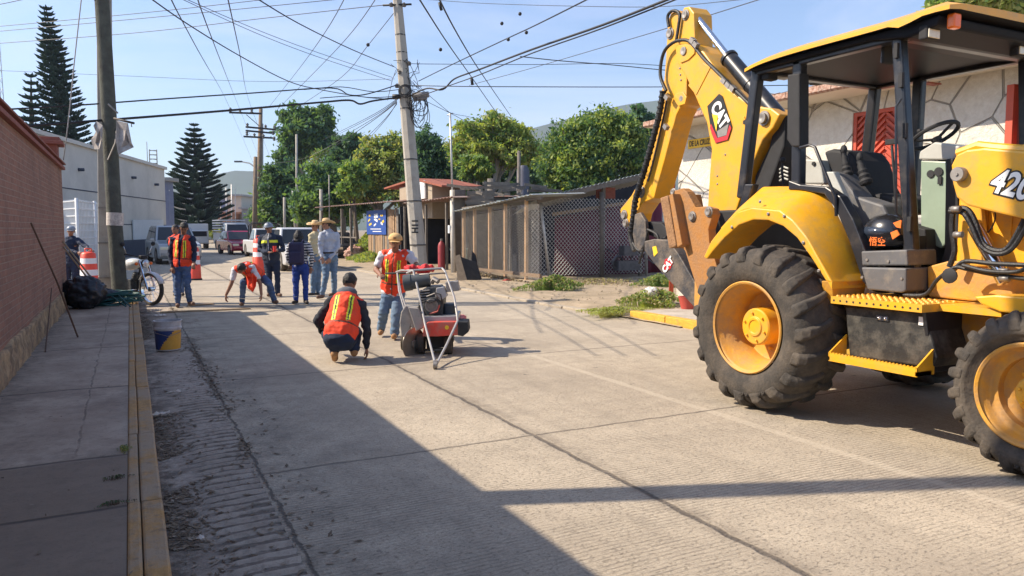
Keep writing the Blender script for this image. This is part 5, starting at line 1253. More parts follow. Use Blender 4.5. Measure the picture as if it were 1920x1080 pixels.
# plank wall with poster
PX_ = 10.2
pk = thing('plank_hut', 'hut of upright bare planks under a long rusty tin roof', 'hut', (PX_ + 1, 32, 0))
y0_, y1_ = AX(748, 470, PX_).y, AX(690, 470, PX_).y
n = 16
for i in range(n):
    f0 = y0_ + (y1_ - y0_) * i / n; f1 = y0_ + (y1_ - y0_) * (i + .86) / n; z = AX(720, 393, PX_).z + rnd.uniform(-.06, .06); dx = rnd.uniform(-.02, .02)
    MB().bb((PX_ + dx, f0, .05), (PX_ + .03 + dx, f1, z)).build('plank', m_plank if rnd.random() < .7 else m_plankg, pk)
MB().bb((PX_ + .05, y0_, 0), (PX_ + 2.2, y1_, 2.2)).build('inner_wall', m_dark, pk)
mb = MB(); A_ = AX(590, 392, 9.6); A_.y = min(A_.y, 47); zf = AX(700, 383, 9.6).z
mb = MB(); corr(mb, V(9.6, 44, AD(590, 390, depth((9.6, 44, 2))).z), V(9.6, y0_ - .6, AX(758, 376, 9.6).z), V(13.0, y0_ - .6, AX(758, 376, 9.6).z + .3), V(13, 44, AD(590, 390, depth((9.6, 44, 2))).z + .3), 40, .05); mb.build('roof', m_rust2, pk)
for yy in (y1_ + 1.5, 38.5, 43): MB().bar((9.8, yy, 0), (9.8, yy, 2.6), .12, .12).build('post', m_plankg, pk)
MB().bar((9.8, y1_ + .5, 1.15), (9.8, 43, 1.15), .06, .06).build('rail', m_plankg, pk)
pc = AX(705, 417, PX_ - .04); a = AX(687, 417, PX_ - .04); b_ = AX(723, 417, PX_ - .04)
W = a.y - b_.y; Hh = 45 / 1400 * depth(pc)
pst = thing('banner', 'blue banner with white and yellow figures pinned on the plank hut', 'banner', pc)
m_bnb = mat('banner_blue', (.02, .07, .30), rough=.5, var=.1)
MB().box(pc, (.01, W, Hh)).build('sheet', m_bnb, pst)
mbw = MB(); mby = MB()
for (yy, zz, w_, h_, k) in ((.05, .55, .10, .35, 0), (-.05, .5, .07, .4, 0), (0, .2, .18, .2, 0), (-.32, .6, .10, .16, 1), (-.36, .2, .12, .14, 1), (.3, .55, .12, .14, 1), (.36, .05, .1, .2, 1), (.3, -.1, .1, .18, 0), (-.3, -.15, .14, .16, 1), (-.05, -.2, .12, .14, 0), (-.02, -.55, .55, .06, 0), (.05, -.75, .45, .06, 0), (.18, .25, .08, .1, 1)):
    (mby if k else mbw).box(pc + V(-.008, -yy * W, zz * Hh / 2), (.004, w_ * W, h_ * Hh / 2), Matrix.Rotation(rnd.uniform(-.3, .3) if abs(zz) < .5 and zz > -.4 else 0, 3, 'X'))
mbw.split('print_white', m_white, pst); mby.split('print_yellow', m_dyel, pst)
# small tiled booth roof on posts behind the pole
bt = thing('tiled_booth', 'small roadside booth with a red tiled gable roof behind the pole', 'booth', (11, 27.5, 0))
bx = 10.6; A_ = AX(720, 352, bx); B_ = AX(775, 334, bx); C_ = AX(828, 347, bx)
mb = MB(); mb.prism([A_, B_, C_, C_ - V(0, 0, .07), B_ - V(0, 0, .08), A_ - V(0, 0, .07)], (1.8, 0, 0)); mb.build('roof', mat('red_tiles', (.28, .085, .05), rough=.9, var=.3, scale=9), bt)
p = AX(747, 350, bx + .1); q = AX(808, 350, bx + .1); mb = MB(); mb.bb((bx + .15, q.y, 2.0), (bx + 1.6, p.y, AX(775, 342, bx).z - .1)); mb.build('wall', mat('booth_plaster', (.36, .29, .21), rough=.9), bt)
mb = MB(); p = AX(783, 340, bx); q = AX(795, 372, bx); mb.bb((bx + .02, p.y, p.z), (bx + .1, q.y, q.z)); mb.build('white_board', m_white, bt)
# fence line of thin things: pillar and antenna pole
pb = G(857, 512); pil = thing('concrete_pillar', 'square rough concrete pillar at the corner of the wire coop', 'pillar', pb)
wd = 20 / 1400 * depth(pb); MB().bb((pb.x - wd / 2 + .03, pb.y - wd / 2, 0), (pb.x + wd / 2 + .05, pb.y + wd / 2, AD(857, 357, depth(pb)).z)).build('shaft', m_plankg, pil)
dd = depth(pb) - .3; r = 4.5 / 1400 * dd
an = thing('antenna_pole', 'thin steel mast rising from a white pipe beside the concrete pillar', 'pole', G(851, 514)); a = G(850, 514); 
MB().tube([V(a.x, a.y, 0), AD(848, 357, dd)], r, 10).build('pipe', mat('white_pipe', (.5, .47, .42), rough=.7), an)
MB().tube([AD(848, 357, dd), AD(844, 212, dd)], .035, 8).build('mast', m_wire, an)
mb = MB(); mb.tube([AD(838, 216, dd), AD(850, 212, dd)], .02, 5); mb.build('cross_bar', m_wire, an)
o = MB().box(AD(846, 430, dd - .1), (.2, .15, .28)).build('meter_box', m_whitef, an, bevel=.01)
# loader bucket standing by the coop
lb = thing('loader_bucket', 'detached dark excavator bucket with pale side standing by the wire coop', 'bucket', G(885, 530))
dB = depth(G(880, 530)); 
m_bside = mat('bucket_side', (.36, .28, .19), rough=.9, var=.25, scale=8); m_bdk = mat('bucket_dark', (.02, .02, .022), rough=.8, var=.3)
sp = [(853, 480), (862, 477), (877, 530), (862, 533), (858, 528)]
A_ = [AD(x_, y_, dB) for x_, y_ in sp]; MB().prism(A_, FW * .06).build('side_plate', m_bside, lb)
MB().prism([AD(863, 481, dB + .02), AD(893, 492, dB + .05), AD(904, 528, dB), AD(876, 531, dB)], FW * .45).build('shell', m_bdk, lb, bevel=.01)
mb = MB(); mb.prism([AD(885, 470, dB + .3), AD(892, 478, dB + .3), AD(895, 494, dB + .3), AD(884, 490, dB + .3)], FW * .08); mb.build('lug', m_bdk, lb)
for k in range(6): c = AD(878 + k * 5.2, 531 - k * .6, dB - .02); MB().prism([c + V(-.035, 0, .05), c + V(.035, 0, .05), c + V(.02, -.08, -.02), c + V(-.02, -.08, -.02)], V(0, .04, .01)).build('tooth', m_steel, lb)
# roofline behind: stacked timber on the coop, second roofs
mb = MB()
for i in range(26):
    x_ = rnd.uniform(866, 1000); d_ = rnd.uniform(24, 27); a = AD(x_, 388 - (x_ - 866) * .14 - rnd.uniform(4, 34), d_); mb.bar(a, a + V(rnd.uniform(-1.2, 1.2), rnd.uniform(-.6, .6), rnd.uniform(-.15, .15)), .05, .09)
tp_ = thing('timber_pile', 'heap of old grey boards piled on top of the wire coop roof', 'boards', AD(930, 370, 25)); mb.split('board', m_plankg, tp_)
mb = MB(); a = AD(880, 364, 27.5); 
for k in range(3): mb.bar(AD(876, 362 + k * 9, 26), AD(926, 361 + k * 9, 26), .05, .14)
for x_ in (878, 900, 924): mb.bar(AD(x_, 358, 26.1), AD(x_, 390, 26.1), .1, .06)
tag(mb.build('wooden_pallet', m_plankg), 'weathered wooden pallet standing upright behind the coop roof', 'pallet')
for (x_, yt, yb2_, d_, r, lab) in ((973, 283, 370, 27, .06, 'dark thin post with a pale top above the coop roof'), (921, 335, 385, 27, .14, 'grey tree stake standing behind the stacked boards')):
    tag(MB().tube([V(AD(x_, yb2_, d_).x, AD(x_, yb2_, d_).y, 0), AD(x_, yt, d_)], r, 8).build('stake', m_plankg), lab, 'post')
c = AD(981, 340, 29); tk = thing('water_tank', 'tall purple grey water tank half hidden behind the coop and trees', 'tank', (c.x, c.y, 0))
MB().lathe(V(c.x, c.y, 0), (0, 0, 1), [(0, .25), (c.z + .4, .25), (c.z + .6, .15), (c.z + .62, 0)], 16).build('body', mat('tank_grey', (.12, .12, .15)), tk)
# plants pots and things on the right walk
c = AX(1290, 560, 8.9); c.z = .125; pot = thing('plant_pot', 'red plastic tub standing on the right walk behind the big wheel', 'pot', c)
MB().lathe(c, (0, 0, 1), [(0, 0), (0, .12), (.2, .17), (.22, .18), (.22, .15), (.18, .14), (.18, 0)], 24).build('tub', mat('tub_red', (.45, .07, .05), rough=.6), pot)
c = AX(1252, 552, 8.9); c.z = .125
blob('sack', 'white plastic sack sitting on the dirt beside the red tub', 'sack', c + V(0, .5, .2), (.16, .14, .15), mat('sack_white', (.6, .58, .56), rough=.7), 5)
o = MB().bar(G(1228, 566, .14), G(1310, 571, .14), .1, .03).build('steel_channel', m_steel); tag(o, 'steel channel lying flat on the right walk by the tub', 'steel bar')
# ------------------------------------------------------------------ TREES
def leafmat(name, col, var=.35):
    m = mat(name, col, rough=.6, var=var, scale=1.2, spec=.3)
    b = m.node_tree.nodes['Principled BSDF']; nt = m.node_tree
    tr = nt.nodes.new('ShaderNodeBsdfTranslucent'); tr.inputs[0].default_value = (col[0] * 1.5, col[1] * 1.5, col[2] * .6, 1)
    mx = nt.nodes.new('ShaderNodeMixShader'); mx.inputs[0].default_value = .45
    nt.links.new(b.outputs[0], mx.inputs[1]); nt.links.new(tr.outputs[0], mx.inputs[2]); nt.links.new(mx.outputs[0], nt.nodes['Material Output'].inputs[0]); return m
m_l1 = leafmat('leaf_mid_green', (0.15, 0.24, 0.085)); m_l2 = leafmat('leaf_dark_green', (0.08, 0.15, 0.085)); m_l3 = leafmat('leaf_yellow_green', (0.31, 0.37, 0.11)); m_l4 = leafmat('leaf_bluish_green', (0.085, 0.165, 0.12))
m_l5 = leafmat('leaf_olive', (0.28, 0.29, 0.12)); m_ln = leafmat('needle_green', (0.05, 0.095, 0.085))
m_bark = mat('bark', (0.12, 0.095, 0.07), rough=1, var=.3, scale=6, bump=.8, bscale=20); m_barkp = mat('bark_pale', (0.24, 0.21, 0.17), rough=1, var=.3, scale=6, bump=.5)
def leaves_mesh(centres, radii, n, size, seed, aspect=2.2, droop=.2):
    """n leaf-sized faces gathered in twig clumps through the crown volume"""
    g = np.random.default_rng(seed)
    centres = np.array(centres, float); radii = np.array(radii, float)
    vol = radii.prod(axis=1) ** .75; pk = g.choice(len(centres), size=max(8, n // 42), p=vol / vol.sum())
    d = g.normal(size=(len(pk), 3)); d /= np.linalg.norm(d, axis=1)[:, None]
    rr = g.uniform(0.15, 1.0, len(pk)) ** .42 * g.uniform(.82, 1.30, len(pk))
    cl = centres[pk] + d * radii[pk] * rr[:, None]
    k = g.integers(0, len(cl), n)
    sp = (radii.mean() * .235) * g.uniform(.5, 1.3, n)
    p = cl[k] + g.normal(size=(n, 3)) * sp[:, None] * np.array([1, 1, .6])
    a = g.normal(size=(n, 3)); a[:, 2] -= droop; a /= np.linalg.norm(a, axis=1)[:, None]
    b = g.normal(size=(n, 3)); b -= a * (a * b).sum(1)[:, None]; b /= np.linalg.norm(b, axis=1)[:, None]
    s = size * g.uniform(.6, 1.4, n)[:, None]
    v = np.empty((n, 4, 3)); v[:, 0] = p - a * s; v[:, 1] = p + b * s / aspect; v[:, 2] = p + a * s; v[:, 3] = p - b * s / aspect
    me = bpy.data.meshes.new('leaves'); me.vertices.add(n * 4); me.vertices.foreach_set('co', v.reshape(-1).astype('f'))
    me.loops.add(n * 4); me.loops.foreach_set('vertex_index', np.arange(n * 4, dtype='i')); me.polygons.add(n); me.polygons.foreach_set('loop_start', np.arange(0, n * 4, 4, dtype='i'))
    mi = (g.random(len(cl)) * 3).astype('i')[k]; mi = np.where(g.random(n) < .25, (g.random(n) * 3).astype('i'), mi); me.polygons.foreach_set('material_index', mi.astype('i'))
    me.update(calc_edges=True); me.validate(); return me
def tree(label, base, blobs, n, size, mats, seed, d=None, cat='tree', name='tree', trunk_r=.2, bark=None, group=None, aspect=2.2, droop=.2, lean=None):
    """blobs: (px, py, rpx, rpy, depth offset) on the photo, at depth d"""
    t = thing(name, label, cat, base, group); d = d or depth(base); cs = []; rs = []
    for b in blobs:
        dd = d + (b[4] if len(b) > 4 else 0); c = AD(b[0], b[1], dd); cs.append(tuple(c)); rx = b[2] / 1400 * dd; rz = b[3] / 1400 * dd; rs.append((rx, rx * .95, rz))
    link('crown', leaves_mesh(cs, rs, int(n * 1.7), size * .72, seed, aspect, droop), mats, t)
    mb = MB(); b0 = Vector(base); cen = sum((Vector(c) for c in cs), Vector()) / len(cs); fork = b0.lerp(Vector((b0.x * .7 + cen.x * .3, b0.y * .7 + cen.y * .3, cen.z)), .45)
    mb.tube([b0 - V(0, 0, .2), b0.lerp(fork, .5) + V(trunk_r * .5, 0, 0), fork], [trunk_r, trunk_r * .85, trunk_r * .7], 10)
    for c, r in zip(cs, rs):
        c = Vector(c); mid = fork.lerp(c, .5) + V(rnd.uniform(-.3, .3), rnd.uniform(-.3, .3), -.2 * r[2]); mb.tube([fork, mid, c], [trunk_r * .5, trunk_r * .32, trunk_r * .1], 7)
        for q in range(4):
            e = c + V(rnd.uniform(-1, 1) * r[0], rnd.uniform(-1, 1) * r[1], rnd.uniform(-.1, 1) * r[2]) * .75; mb.tube([mid, mid.lerp(e, .5) + V(0, 0, .1), e], [trunk_r * .2, trunk_r * .12, .015], 5)
    mb.build('trunk', bark or m_bark, t); return t
def gb(x, d): p = AD(x, 430, d); return V(p.x, p.y, 0)
tree('tall feathery tree rising highest between the crossarm poles and the main pole', gb(577, 75), [(555, 225, 28, 26), (600, 222, 24, 24), (575, 255, 42, 36), (545, 280, 22, 30), (605, 268, 20, 26), (560, 310, 24, 18, 2), (535, 300, 18, 16)], 9000, .34, [m_l4, m_l2, m_l1], 1, trunk_r=.3, name='feathery_tree', droop=.6, bark=m_barkp)
tree('bushy green tree behind the twin lamp poles', gb(520, 62), [(515, 345, 24, 34), (545, 335, 24, 30), (530, 380, 38, 40), (505, 395, 20, 24), (570, 370, 22, 30)], 8000, .26, [m_l1, m_l4, m_l2], 2, trunk_r=.25, name='bushy_tree')
tree('dark open-branched tree left of the yellow tinged tree', gb(640, 66), [(650, 268, 20, 18), (672, 285, 18, 16), (640, 300, 24, 20), (625, 320, 20, 14), (690, 295, 14, 12)], 3800, .3, [m_l2, m_l4, m_l2], 3, trunk_r=.28, name='dark_tree')
tree('broad dark green tree mass above the hut roof', gb(625, 52), [(600, 340, 34, 30), (640, 340, 36, 30), (610, 375, 45, 30), (665, 365, 40, 34), (575, 385, 24, 26)], 9000, .25, [m_l2, m_l4, m_l1], 4, trunk_r=.3, name='broad_tree')
tree('yellow tinged tree standing left of the main concrete pole', gb(715, 50), [(700, 285, 28, 24), (735, 275, 26, 22), (720, 310, 42, 34), (690, 340, 36, 30), (745, 340, 34, 40), (668, 350, 20, 24)], 11000, .2, [m_l5, m_l3, m_l2], 5, trunk_r=.3, name='yellowing_tree')
tree('small bright green tree in front of the dark ones', gb(668, 46), [(660, 318, 18, 16), (670, 340, 22, 18), (655, 355, 20, 16)], 3500, .18, [m_l3, m_l1, m_l1], 6, trunk_r=.14, name='small_tree')
tree('dark blue-green tree directly right of the main pole', gb(800, 40), [(800, 265, 22, 22), (815, 285, 22, 22), (795, 310, 30, 34), (825, 335, 28, 34), (790, 350, 28, 26)], 9000, .19, [m_l4, m_l4, m_l2], 7, trunk_r=.25, name='dark_tree', aspect=3.5)
tree('light green spreading tree behind the wire coop', gb(915, 38), [(885, 250, 34, 22), (930, 238, 34, 22), (965, 255, 30, 22), (900, 278, 50, 26), (955, 285, 44, 28), (985, 280, 22, 22), (870, 285, 24, 24)], 15000, .14, [m_l3, m_l1, m_l5], 8, trunk_r=.3, name='spreading_tree', bark=m_barkp)
tree('bluish low tree under the light green canopy behind the coop', gb(900, 44), [(860, 325, 30, 36), (900, 335, 36, 36), (945, 325, 36, 36), (985, 335, 30, 36)], 11000, .18, [m_l4, m_l2, m_l4], 9, trunk_r=.25, name='low_tree')
tree('pale green shrub-like tree before the spreading tree', gb(895, 32), [(888, 305, 20, 16), (900, 322, 24, 14), (880, 325, 14, 10)], 3000, .12, [m_l3, m_l1, m_l1], 10, trunk_r=.12, name='small_tree')
tree('dense glossy round tree above the maroon shed', gb(1095, 30), [(1100, 245, 30, 26), (1140, 232, 34, 26), (1060, 265, 34, 30), (1110, 290, 60, 46), (1170, 270, 34, 44), (1040, 310, 34, 34), (1095, 335, 60, 32), (1185, 310, 26, 30)], 20000, .12, [m_l1, m_l2, m_l3], 11, trunk_r=.3, name='round_tree')
tree('sparse grey-green tree left of the backhoe arm', gb(1200, 34), [(1195, 205, 12, 9), (1180, 222, 16, 10), (1212, 218, 14, 14), (1215, 245, 18, 22), (1190, 255, 22, 18), (1215, 285, 20, 26)], 3600, .13, [m_l4, m_l2, m_l4], 12, trunk_r=.15, name='sparse_tree')
tree('leafy tree showing over the house roof at upper right', V(13.8, 13.2, 0), [(1790, 12, 45, 26), (1850, 8, 55, 34), (1915, 20, 50, 24), (1960, 0, 50, 40)], 9000, .11, [m_l3, m_l1, m_l5], 13, d=16, trunk_r=.2, name='leafy_tree')
tree('mid green hedge of low trees behind the far parked vehicles', gb(560, 72), [(500, 400, 26, 22), (540, 405, 30, 20), (585, 408, 30, 20), (620, 410, 24, 18), (655, 405, 24, 18)], 7000, .26, [m_l1, m_l2, m_l4], 14, trunk_r=.2, name='low_trees_row', cat='tree')
tree('pale feathery tree filling the gap above the booth roof', gb(790, 56), [(770, 300, 30, 26), (800, 330, 40, 30), (850, 300, 26, 26), (845, 335, 36, 30), (760, 345, 30, 20)], 9000, .2, [m_l5, m_l1, m_l4], 41, trunk_r=.22, name='feathery_tree', aspect=4)
tree('uneven olive tree band between the spreading tree and the round tree', gb(1010, 50), [(1000, 300, 34, 30), (1030, 285, 22, 24), (985, 330, 40, 26), (1050, 320, 36, 30), (935, 350, 40, 20)], 9000, .18, [m_l5, m_l4, m_l1], 42, trunk_r=.22, name='olive_tree', aspect=4)
tree('thin crowned tree between the dark tree and the yellow tinged tree', gb(665, 70), [(655, 290, 22, 18), (685, 270, 18, 14), (700, 310, 30, 22), (640, 330, 40, 24), (610, 300, 22, 20)], 6000, .24, [m_l1, m_l5, m_l2], 43, trunk_r=.22, name='thin_tree', aspect=4)
tree('yellow flowering bush beside the far salmon house', gb(404, 110), [(404, 432, 12, 12)], 1500, .3, [m_l3, leafmat('yellow_blossom', (.6, .5, .02)), m_l3], 15, trunk_r=.1, name='flowering_bush', cat='bush')
def araucaria(label, x, ytop, ybase_vis, halfw, d, tiers, seed, lean=0):
    """layered conifer: whorls of upswept boughs carrying finger-like shoots"""
    rg = random.Random(seed); b = gb(x + lean, d); top = AD(x, ytop, d); H = top.z; W = halfw / 1400 * d
    t = thing('layered_conifer', label, 'tree', b, 'layered conifers')
    MB().tube([b, V((b.x * 2 + top.x) / 3, (b.y * 2 + top.y) / 3, H / 3), V((b.x + top.x * 2) / 3, (b.y + top.y * 2) / 3, H * 2 / 3), top], [.35, .28, .18, .03], 9).build('trunk', m_bark, t)
    vs = []; fs = []
    def shoot(p, q, r):
        dd = (q - p).normalized(); x_ = dd.cross(V(0, 0, 1)); x_ = x_.normalized() if x_.length > .01 else V(1, 0, 0); y_ = dd.cross(x_); n0 = len(vs)
        m_ = p.lerp(q, .55)
        for c, s_ in ((p, .6), (m_, 1.0)):
            for k in range(4): an = k * math.pi / 2; vs.append(c + (x_ * math.cos(an) + y_ * math.sin(an)) * r * s_)
        vs.append(q)
        for k in range(4):
            j = (k + 1) % 4; fs.append((n0 + k, n0 + j, n0 + 4 + j, n0 + 4 + k)); fs.append((n0 + 4 + k, n0 + 4 + j, n0 + 8))
    z0 = H * .10
    for i in range(tiers):
        f = i / (tiers - 1); z = z0 + (H - z0) * (1 - (1 - f) ** 1.0) * .985; c = b.lerp(top, z / H); c.z = z
        L = W * (1 - f) ** .75 * (1.02 - .25 * (1 - f) ** 6) * rg.uniform(.86, 1.08) + .12 * W * (1 - f) + .15; nb_ = 9 if f < .85 else 6; ph = rg.uniform(0, 6.28)
        for k in range(nb_):
            an = ph + 2 * math.pi * k / nb_ + rg.uniform(-.15, .15); l = L * rg.uniform(.8, 1.1); u = V(math.cos(an), math.sin(an), 0); s_ = V(-u.y, u.x, 0)
            pts = [c + u * l * q + V(0, 0, l * (-.10 * q + .34 * q * q)) for q in (0, .25, .5, .75, 1)]
            ns = max(5, int(l / .26))
            for j in range(ns):
                q = .18 + .82 * (j + 1) / ns; k_ = min(3, int(q * 4)); p = pts[k_].lerp(pts[k_ + 1], q * 4 - k_) if q < 1 else pts[4]
                sl = (.42 + .32 * l / W) * (1.15 - .55 * q) * d / 60
                for sg in (-1, 1): shoot(p, p + (u * .55 + s_ * sg * .8 + V(0, 0, .38)) * sl, .06 * d / 60 + .015)
                shoot(p, p + (u * .5 + V(0, 0, .75)) * sl * .75, .06 * d / 60)
            shoot(pts[4], pts[4] + (u + V(0, 0, .6)) * .4, .07); n0 = len(vs)
            shoot(pts[0], pts[2], .06); shoot(pts[2], pts[4], .06)
    link('foliage', pymesh(vs, fs), m_ln, t)
araucaria('tallest layered conifer behind the grey building', 86, 12, 275, 50, 58, 38, 21, 66)
araucaria('short layered conifer left of the tallest one', 58, 140, 275, 30, 56, 22, 22, 2)
araucaria('layered conifer at the street end right of the grey building', 364, 233, 430, 62, 85, 20, 23, 4)
m_dry = mat('dry_grass', (.34, .27, .14), rough=1, var=.3)
# low weeds on the verge
def weeds(label, c, rx, ry, h, n, mats, seed, name='weed_patch', lsz=.05):
    n = int(n * 1.9); lsz *= .55; rx *= .82; ry *= .8; h *= .85
    g = random.Random(seed); vs = []; fs = []; mi = []
    for i in range(n):
        a = g.uniform(0, 6.28); r = g.random() ** .6 * (.75 + .35 * math.sin(a * 3 + seed) + .2 * math.sin(a * 7)); x = c[0] + math.cos(a) * r * rx; y = c[1] + math.sin(a) * r * ry; hh = h * (1.15 - r * .8) * g.uniform(.35, 1.1); z = c[2] + hh
        s_ = lsz * g.uniform(.6, 1.5); d1_ = Vector((g.gauss(0, 1), g.gauss(0, 1), g.gauss(.3, .8))).normalized() * s_; d2_ = d1_.cross(Vector((g.gauss(0, 1), g.gauss(0, 1), g.gauss(0, 1)))).normalized() * s_ * .5; p = Vector((x, y, z)); n0 = len(vs)
        vs.extend((p - d1_, p + d2_, p + d1_, p - d2_)); fs.append((n0, n0 + 1, n0 + 2, n0 + 3)); mi.append(g.randrange(len(mats)))
        if i % 2 == 0: n0 = len(vs); vs.extend((Vector((x, y, c[2] - .02)), Vector((x + .006, y, c[2] - .02)), p)); fs.append((n0, n0 + 1, n0 + 2)); mi.append(0)
    return tag(link(name, pymesh(vs, fs, mi), mats), label, 'weeds', kind='stuff')
def gz(x, y, z=.09): p = G(x, y, z); return (p.x, p.y, z)
weeds('bright green weed clump in front of the chain link corner post', gz(1040, 543), 1.1, .55, .36, 1500, [m_l1, m_l3, m_dry, m_l1], 31)
weeds('sprawling yellow-green weeds by the right walk corner', gz(1225, 572), 1.0, .6, .34, 1300, [m_l3, m_l5, m_dry, m_l1], 32)
weeds('thin weeds trailing along the verge towards the kerb', gz(1150, 585), 1.0, .5, .10, 900, [m_l5, m_l3], 33, lsz=.03)
weeds('dry weeds at the low kerb near the yellow kerb end', gz(1140, 592, .03), .35, .3, .12, 350, [m_l5, m_l5], 34, lsz=.03)
weeds('tall green weeds beside the pole foot and hut', gz(700, 490, .03), 1.6, 3.5, .5, 2500, [m_l3, m_l1, m_l5], 35, lsz=.09)
weeds('wild green bushes behind the hut rail', (11.2, 37.5, 0), 1.2, 4.5, 1.6, 4200, [m_l1, m_l3, m_l5], 36, lsz=.13)
weeds('green weeds under the maroon shed edge', gz(1235, 535), .8, .6, .3, 900, [m_l1, m_l5], 37)
weeds('small weeds growing in the joint of the left kerb', (-.08, 5.35, KZ), .05, .10, .035, 90, [m_l5, m_l2], 38, lsz=.009)
weeds('dead weeds in the next kerb joint on the left walk', (-.12, 4.75, KZ), .12, .035, .02, 90, [m_debris[0], m_l2], 39, lsz=.009)
weeds('dead weeds in the nearest kerb joint on the left walk', (-.12, 4.3, KZ), .13, .03, .02, 90, [m_debris[0], m_l2], 40, lsz=.009)
weeds('dry leaves, straw and rubble along the foot of the wire coop', (9.85, 21.2, .06), .45, 3.2, .12, 1500, [m_dry, m_debris[0], m_debris[2]], 50, name='dry_litter')
weeds('straggly dry grass between the weeds and the fence foot', (11.6, 17.5, .08), 2.2, 2.2, .10, 900, [m_dry, m_debris[2], m_l5], 51, name='dry_grass', lsz=.04)
# stones on verge
vs = []; fs = []
for i in range(420):
    x = rnd.uniform(7.7, 13.5); y = rnd.uniform(9.8, 20.5); s_ = rnd.uniform(.01, .035) * (2 if rnd.random() < .04 else 1); z = verge_fn(x, y); n0 = len(vs)
    for u_ in ((1, 0, 0), (0, 1, 0), (-1, 0, 0), (0, -1, 0), (0, 0, 1), (0, 0, -.4)): vs.append(V(x, y, z + s_ * .3) + V(*u_) * s_ * rnd.uniform(.6, 1.3))
    for a, b in ((0, 1), (1, 2), (2, 3), (3, 0)): fs.append((n0 + a, n0 + b, n0 + 4)); fs.append((n0 + b, n0 + a, n0 + 5))
tag(link('verge_stones', pymesh(vs, fs), mat('pebble', (.36, .30, .22), rough=1, var=.3, scale=9)), 'loose stones scattered over the dirt verge', 'stones', kind='stuff')
# ------------------------------------------------------------------ POLES AND WIRES
m_cable = mat('black_cable', (0.012, 0.012, 0.014), rough=.6)
m_thin = mat('thin_wire', (0.06, 0.06, 0.07), rough=.6)
mp = G(797, 528); dm_ = depth(mp); 
main = thing('concrete_pole', 'tall tapered pale concrete pole leaning slightly with tangled cables in the middle of the photo', 'utility pole', mp)
def ax_main(y): # centre line on the photo
    return 745 + (y) / 480 * 40
wb, wt_ = 31 / 2800 * dm_, 17 / 2800 * dm_
mb = MB(); k = 8; P_ = [AD(ax_main(y), y, dm_) for y in (532, 300, 100, 0, -90)]; mb.tube(P_, [wb, (wb * .62 + wt_ * .38), (wb * .3 + wt_ * .7), wt_, wt_ * .85], 8, smooth=False); mb.build('shaft', m_conc, main)
for y in (67, 100, 180, 205, 300, 378, 460):
    c = AD(ax_main(y), y, dm_); rr = (wb + (wt_ - wb) * (530 - y) / 530) * 1.06; MB().tube([c, c + V(0, 0, .03)], rr, 12).build('steel_band', m_cable, main)
# painted inventory number down the shaft
c = AD(ax_main(424) - 2, 424, dm_) - FW * (wb + .0); c = c
text_on('pole_number', '11H', .26, AD(ax_main(424) - 3, 424, dm_ - wb * .98), -UP, RT, m_dblk, main, bold=.01, sx=.95, depth_=.002)
def onp(y, dx=0, dd=0): return AD(ax_main(y) + dx, y, dm_ + dd)
# hardware: insulators, spools, splice bundle
for (y, dx) in ((8, 12), (8, -12), (118, 12), (135, -6), (160, -14), (178, 16), (182, -17)):
    c = onp(y, dx, -.12); mb = MB(); mb.lathe(c - V(0, 0, .07), (0, 0, 1), [(0, 0), (0, .05), (.03, .07), (.05, .04), (.08, .07), (.1, .04), (.14, 0)], 10); mb.build('insulator', m_grey, main)
mb = MB(); mb.tube([onp(10, -28, -.1), onp(8, 26, -.1)], .03, 6); mb.build('crossarm', m_cable, main)
rr = .13; c = onp(170, 0, -.33); mb = MB()
for k in range(3): mb.tube([c + (RT * math.cos(a) + UP * math.sin(a)) * (rr + k * .03) + FW * .02 * k for a in [i * 2 * math.pi / 20 for i in range(21)]], .014, 5, cap=False)
mb.build('cable_ring', m_cable, main)
mb = MB(); mb.tube([onp(180, 14, -.15), onp(177, 44, -.2)], .09, 8); mb.tube([onp(186, 16, -.15), onp(183, 40, -.2)], .06, 8); mb.build('splice_case', mat('splice_grey', (.16, .15, .15), var=.4, scale=20), main)
mb = MB(); mb.tube([onp(181, -10, -.15), onp(181, -24, -.15)], .07, 8); mb.build('splice_case', m_cable, main)
g = random.Random(5)
for k in range(13):
    c0 = onp(175 + g.uniform(-10, 14), g.uniform(12, 34), -.15 + g.uniform(-.1, .1)); pts = [c0]; R1 = g.uniform(.18, .5); R2 = g.uniform(.12, .28); ph = g.uniform(0, 6.28)
    for i in range(1, 16): a = i / 16 * 2 * math.pi; pts.append(c0 + RT * (math.sin(a) * R2 + .02 * math.sin(3 * a + ph)) - UP * (R1 * (1 - math.cos(a)) * g.uniform(.92, 1.05)))
    pts.append(c0); MB().tube(pts, .009, 4, cap=False).build('loose_cable', m_cable, main)
for k in range(14):
    a = onp(g.uniform(108, 180), g.uniform(4, 12), -.15); b = onp(g.uniform(108, 190), g.uniform(12, 34) * g.choice((1, 1, -1)), g.uniform(-.2, .1)); m_ = a.lerp(b, .5) + RT * g.uniform(-.2, .3) - UP * g.uniform(-.1, .3)
    MB().tube([a, a.lerp(m_, .5) + UP * .05, m_, b.lerp(m_, .5), b], .008, 4).build('loose_cable', m_cable, main)
def wire(label, pts, r=.009, m=None, sub=5, group=None):
    """pts: (px, py, depth); smooth curve through them"""
    P_ = [AD(*p) for p in pts]; out = []
    for i in range(len(P_) - 1):
        p0, p1, p2, p3 = P_[max(i - 1, 0)], P_[i], P_[i + 1], P_[min(i + 2, len(P_) - 1)]
        for k in range(sub):
            t = k / sub; out.append(0.5 * ((2 * p1) + (-p0 + p2) * t + (2 * p0 - 5 * p1 + 4 * p2 - p3) * t * t + (-p0 + 3 * p1 - 3 * p2 + p3) * t ** 3))
    out.append(P_[-1]); o = MB().tube(out, r, 5).build('overhead_wire', m or m_thin); return tag(o, label, 'wire', group)
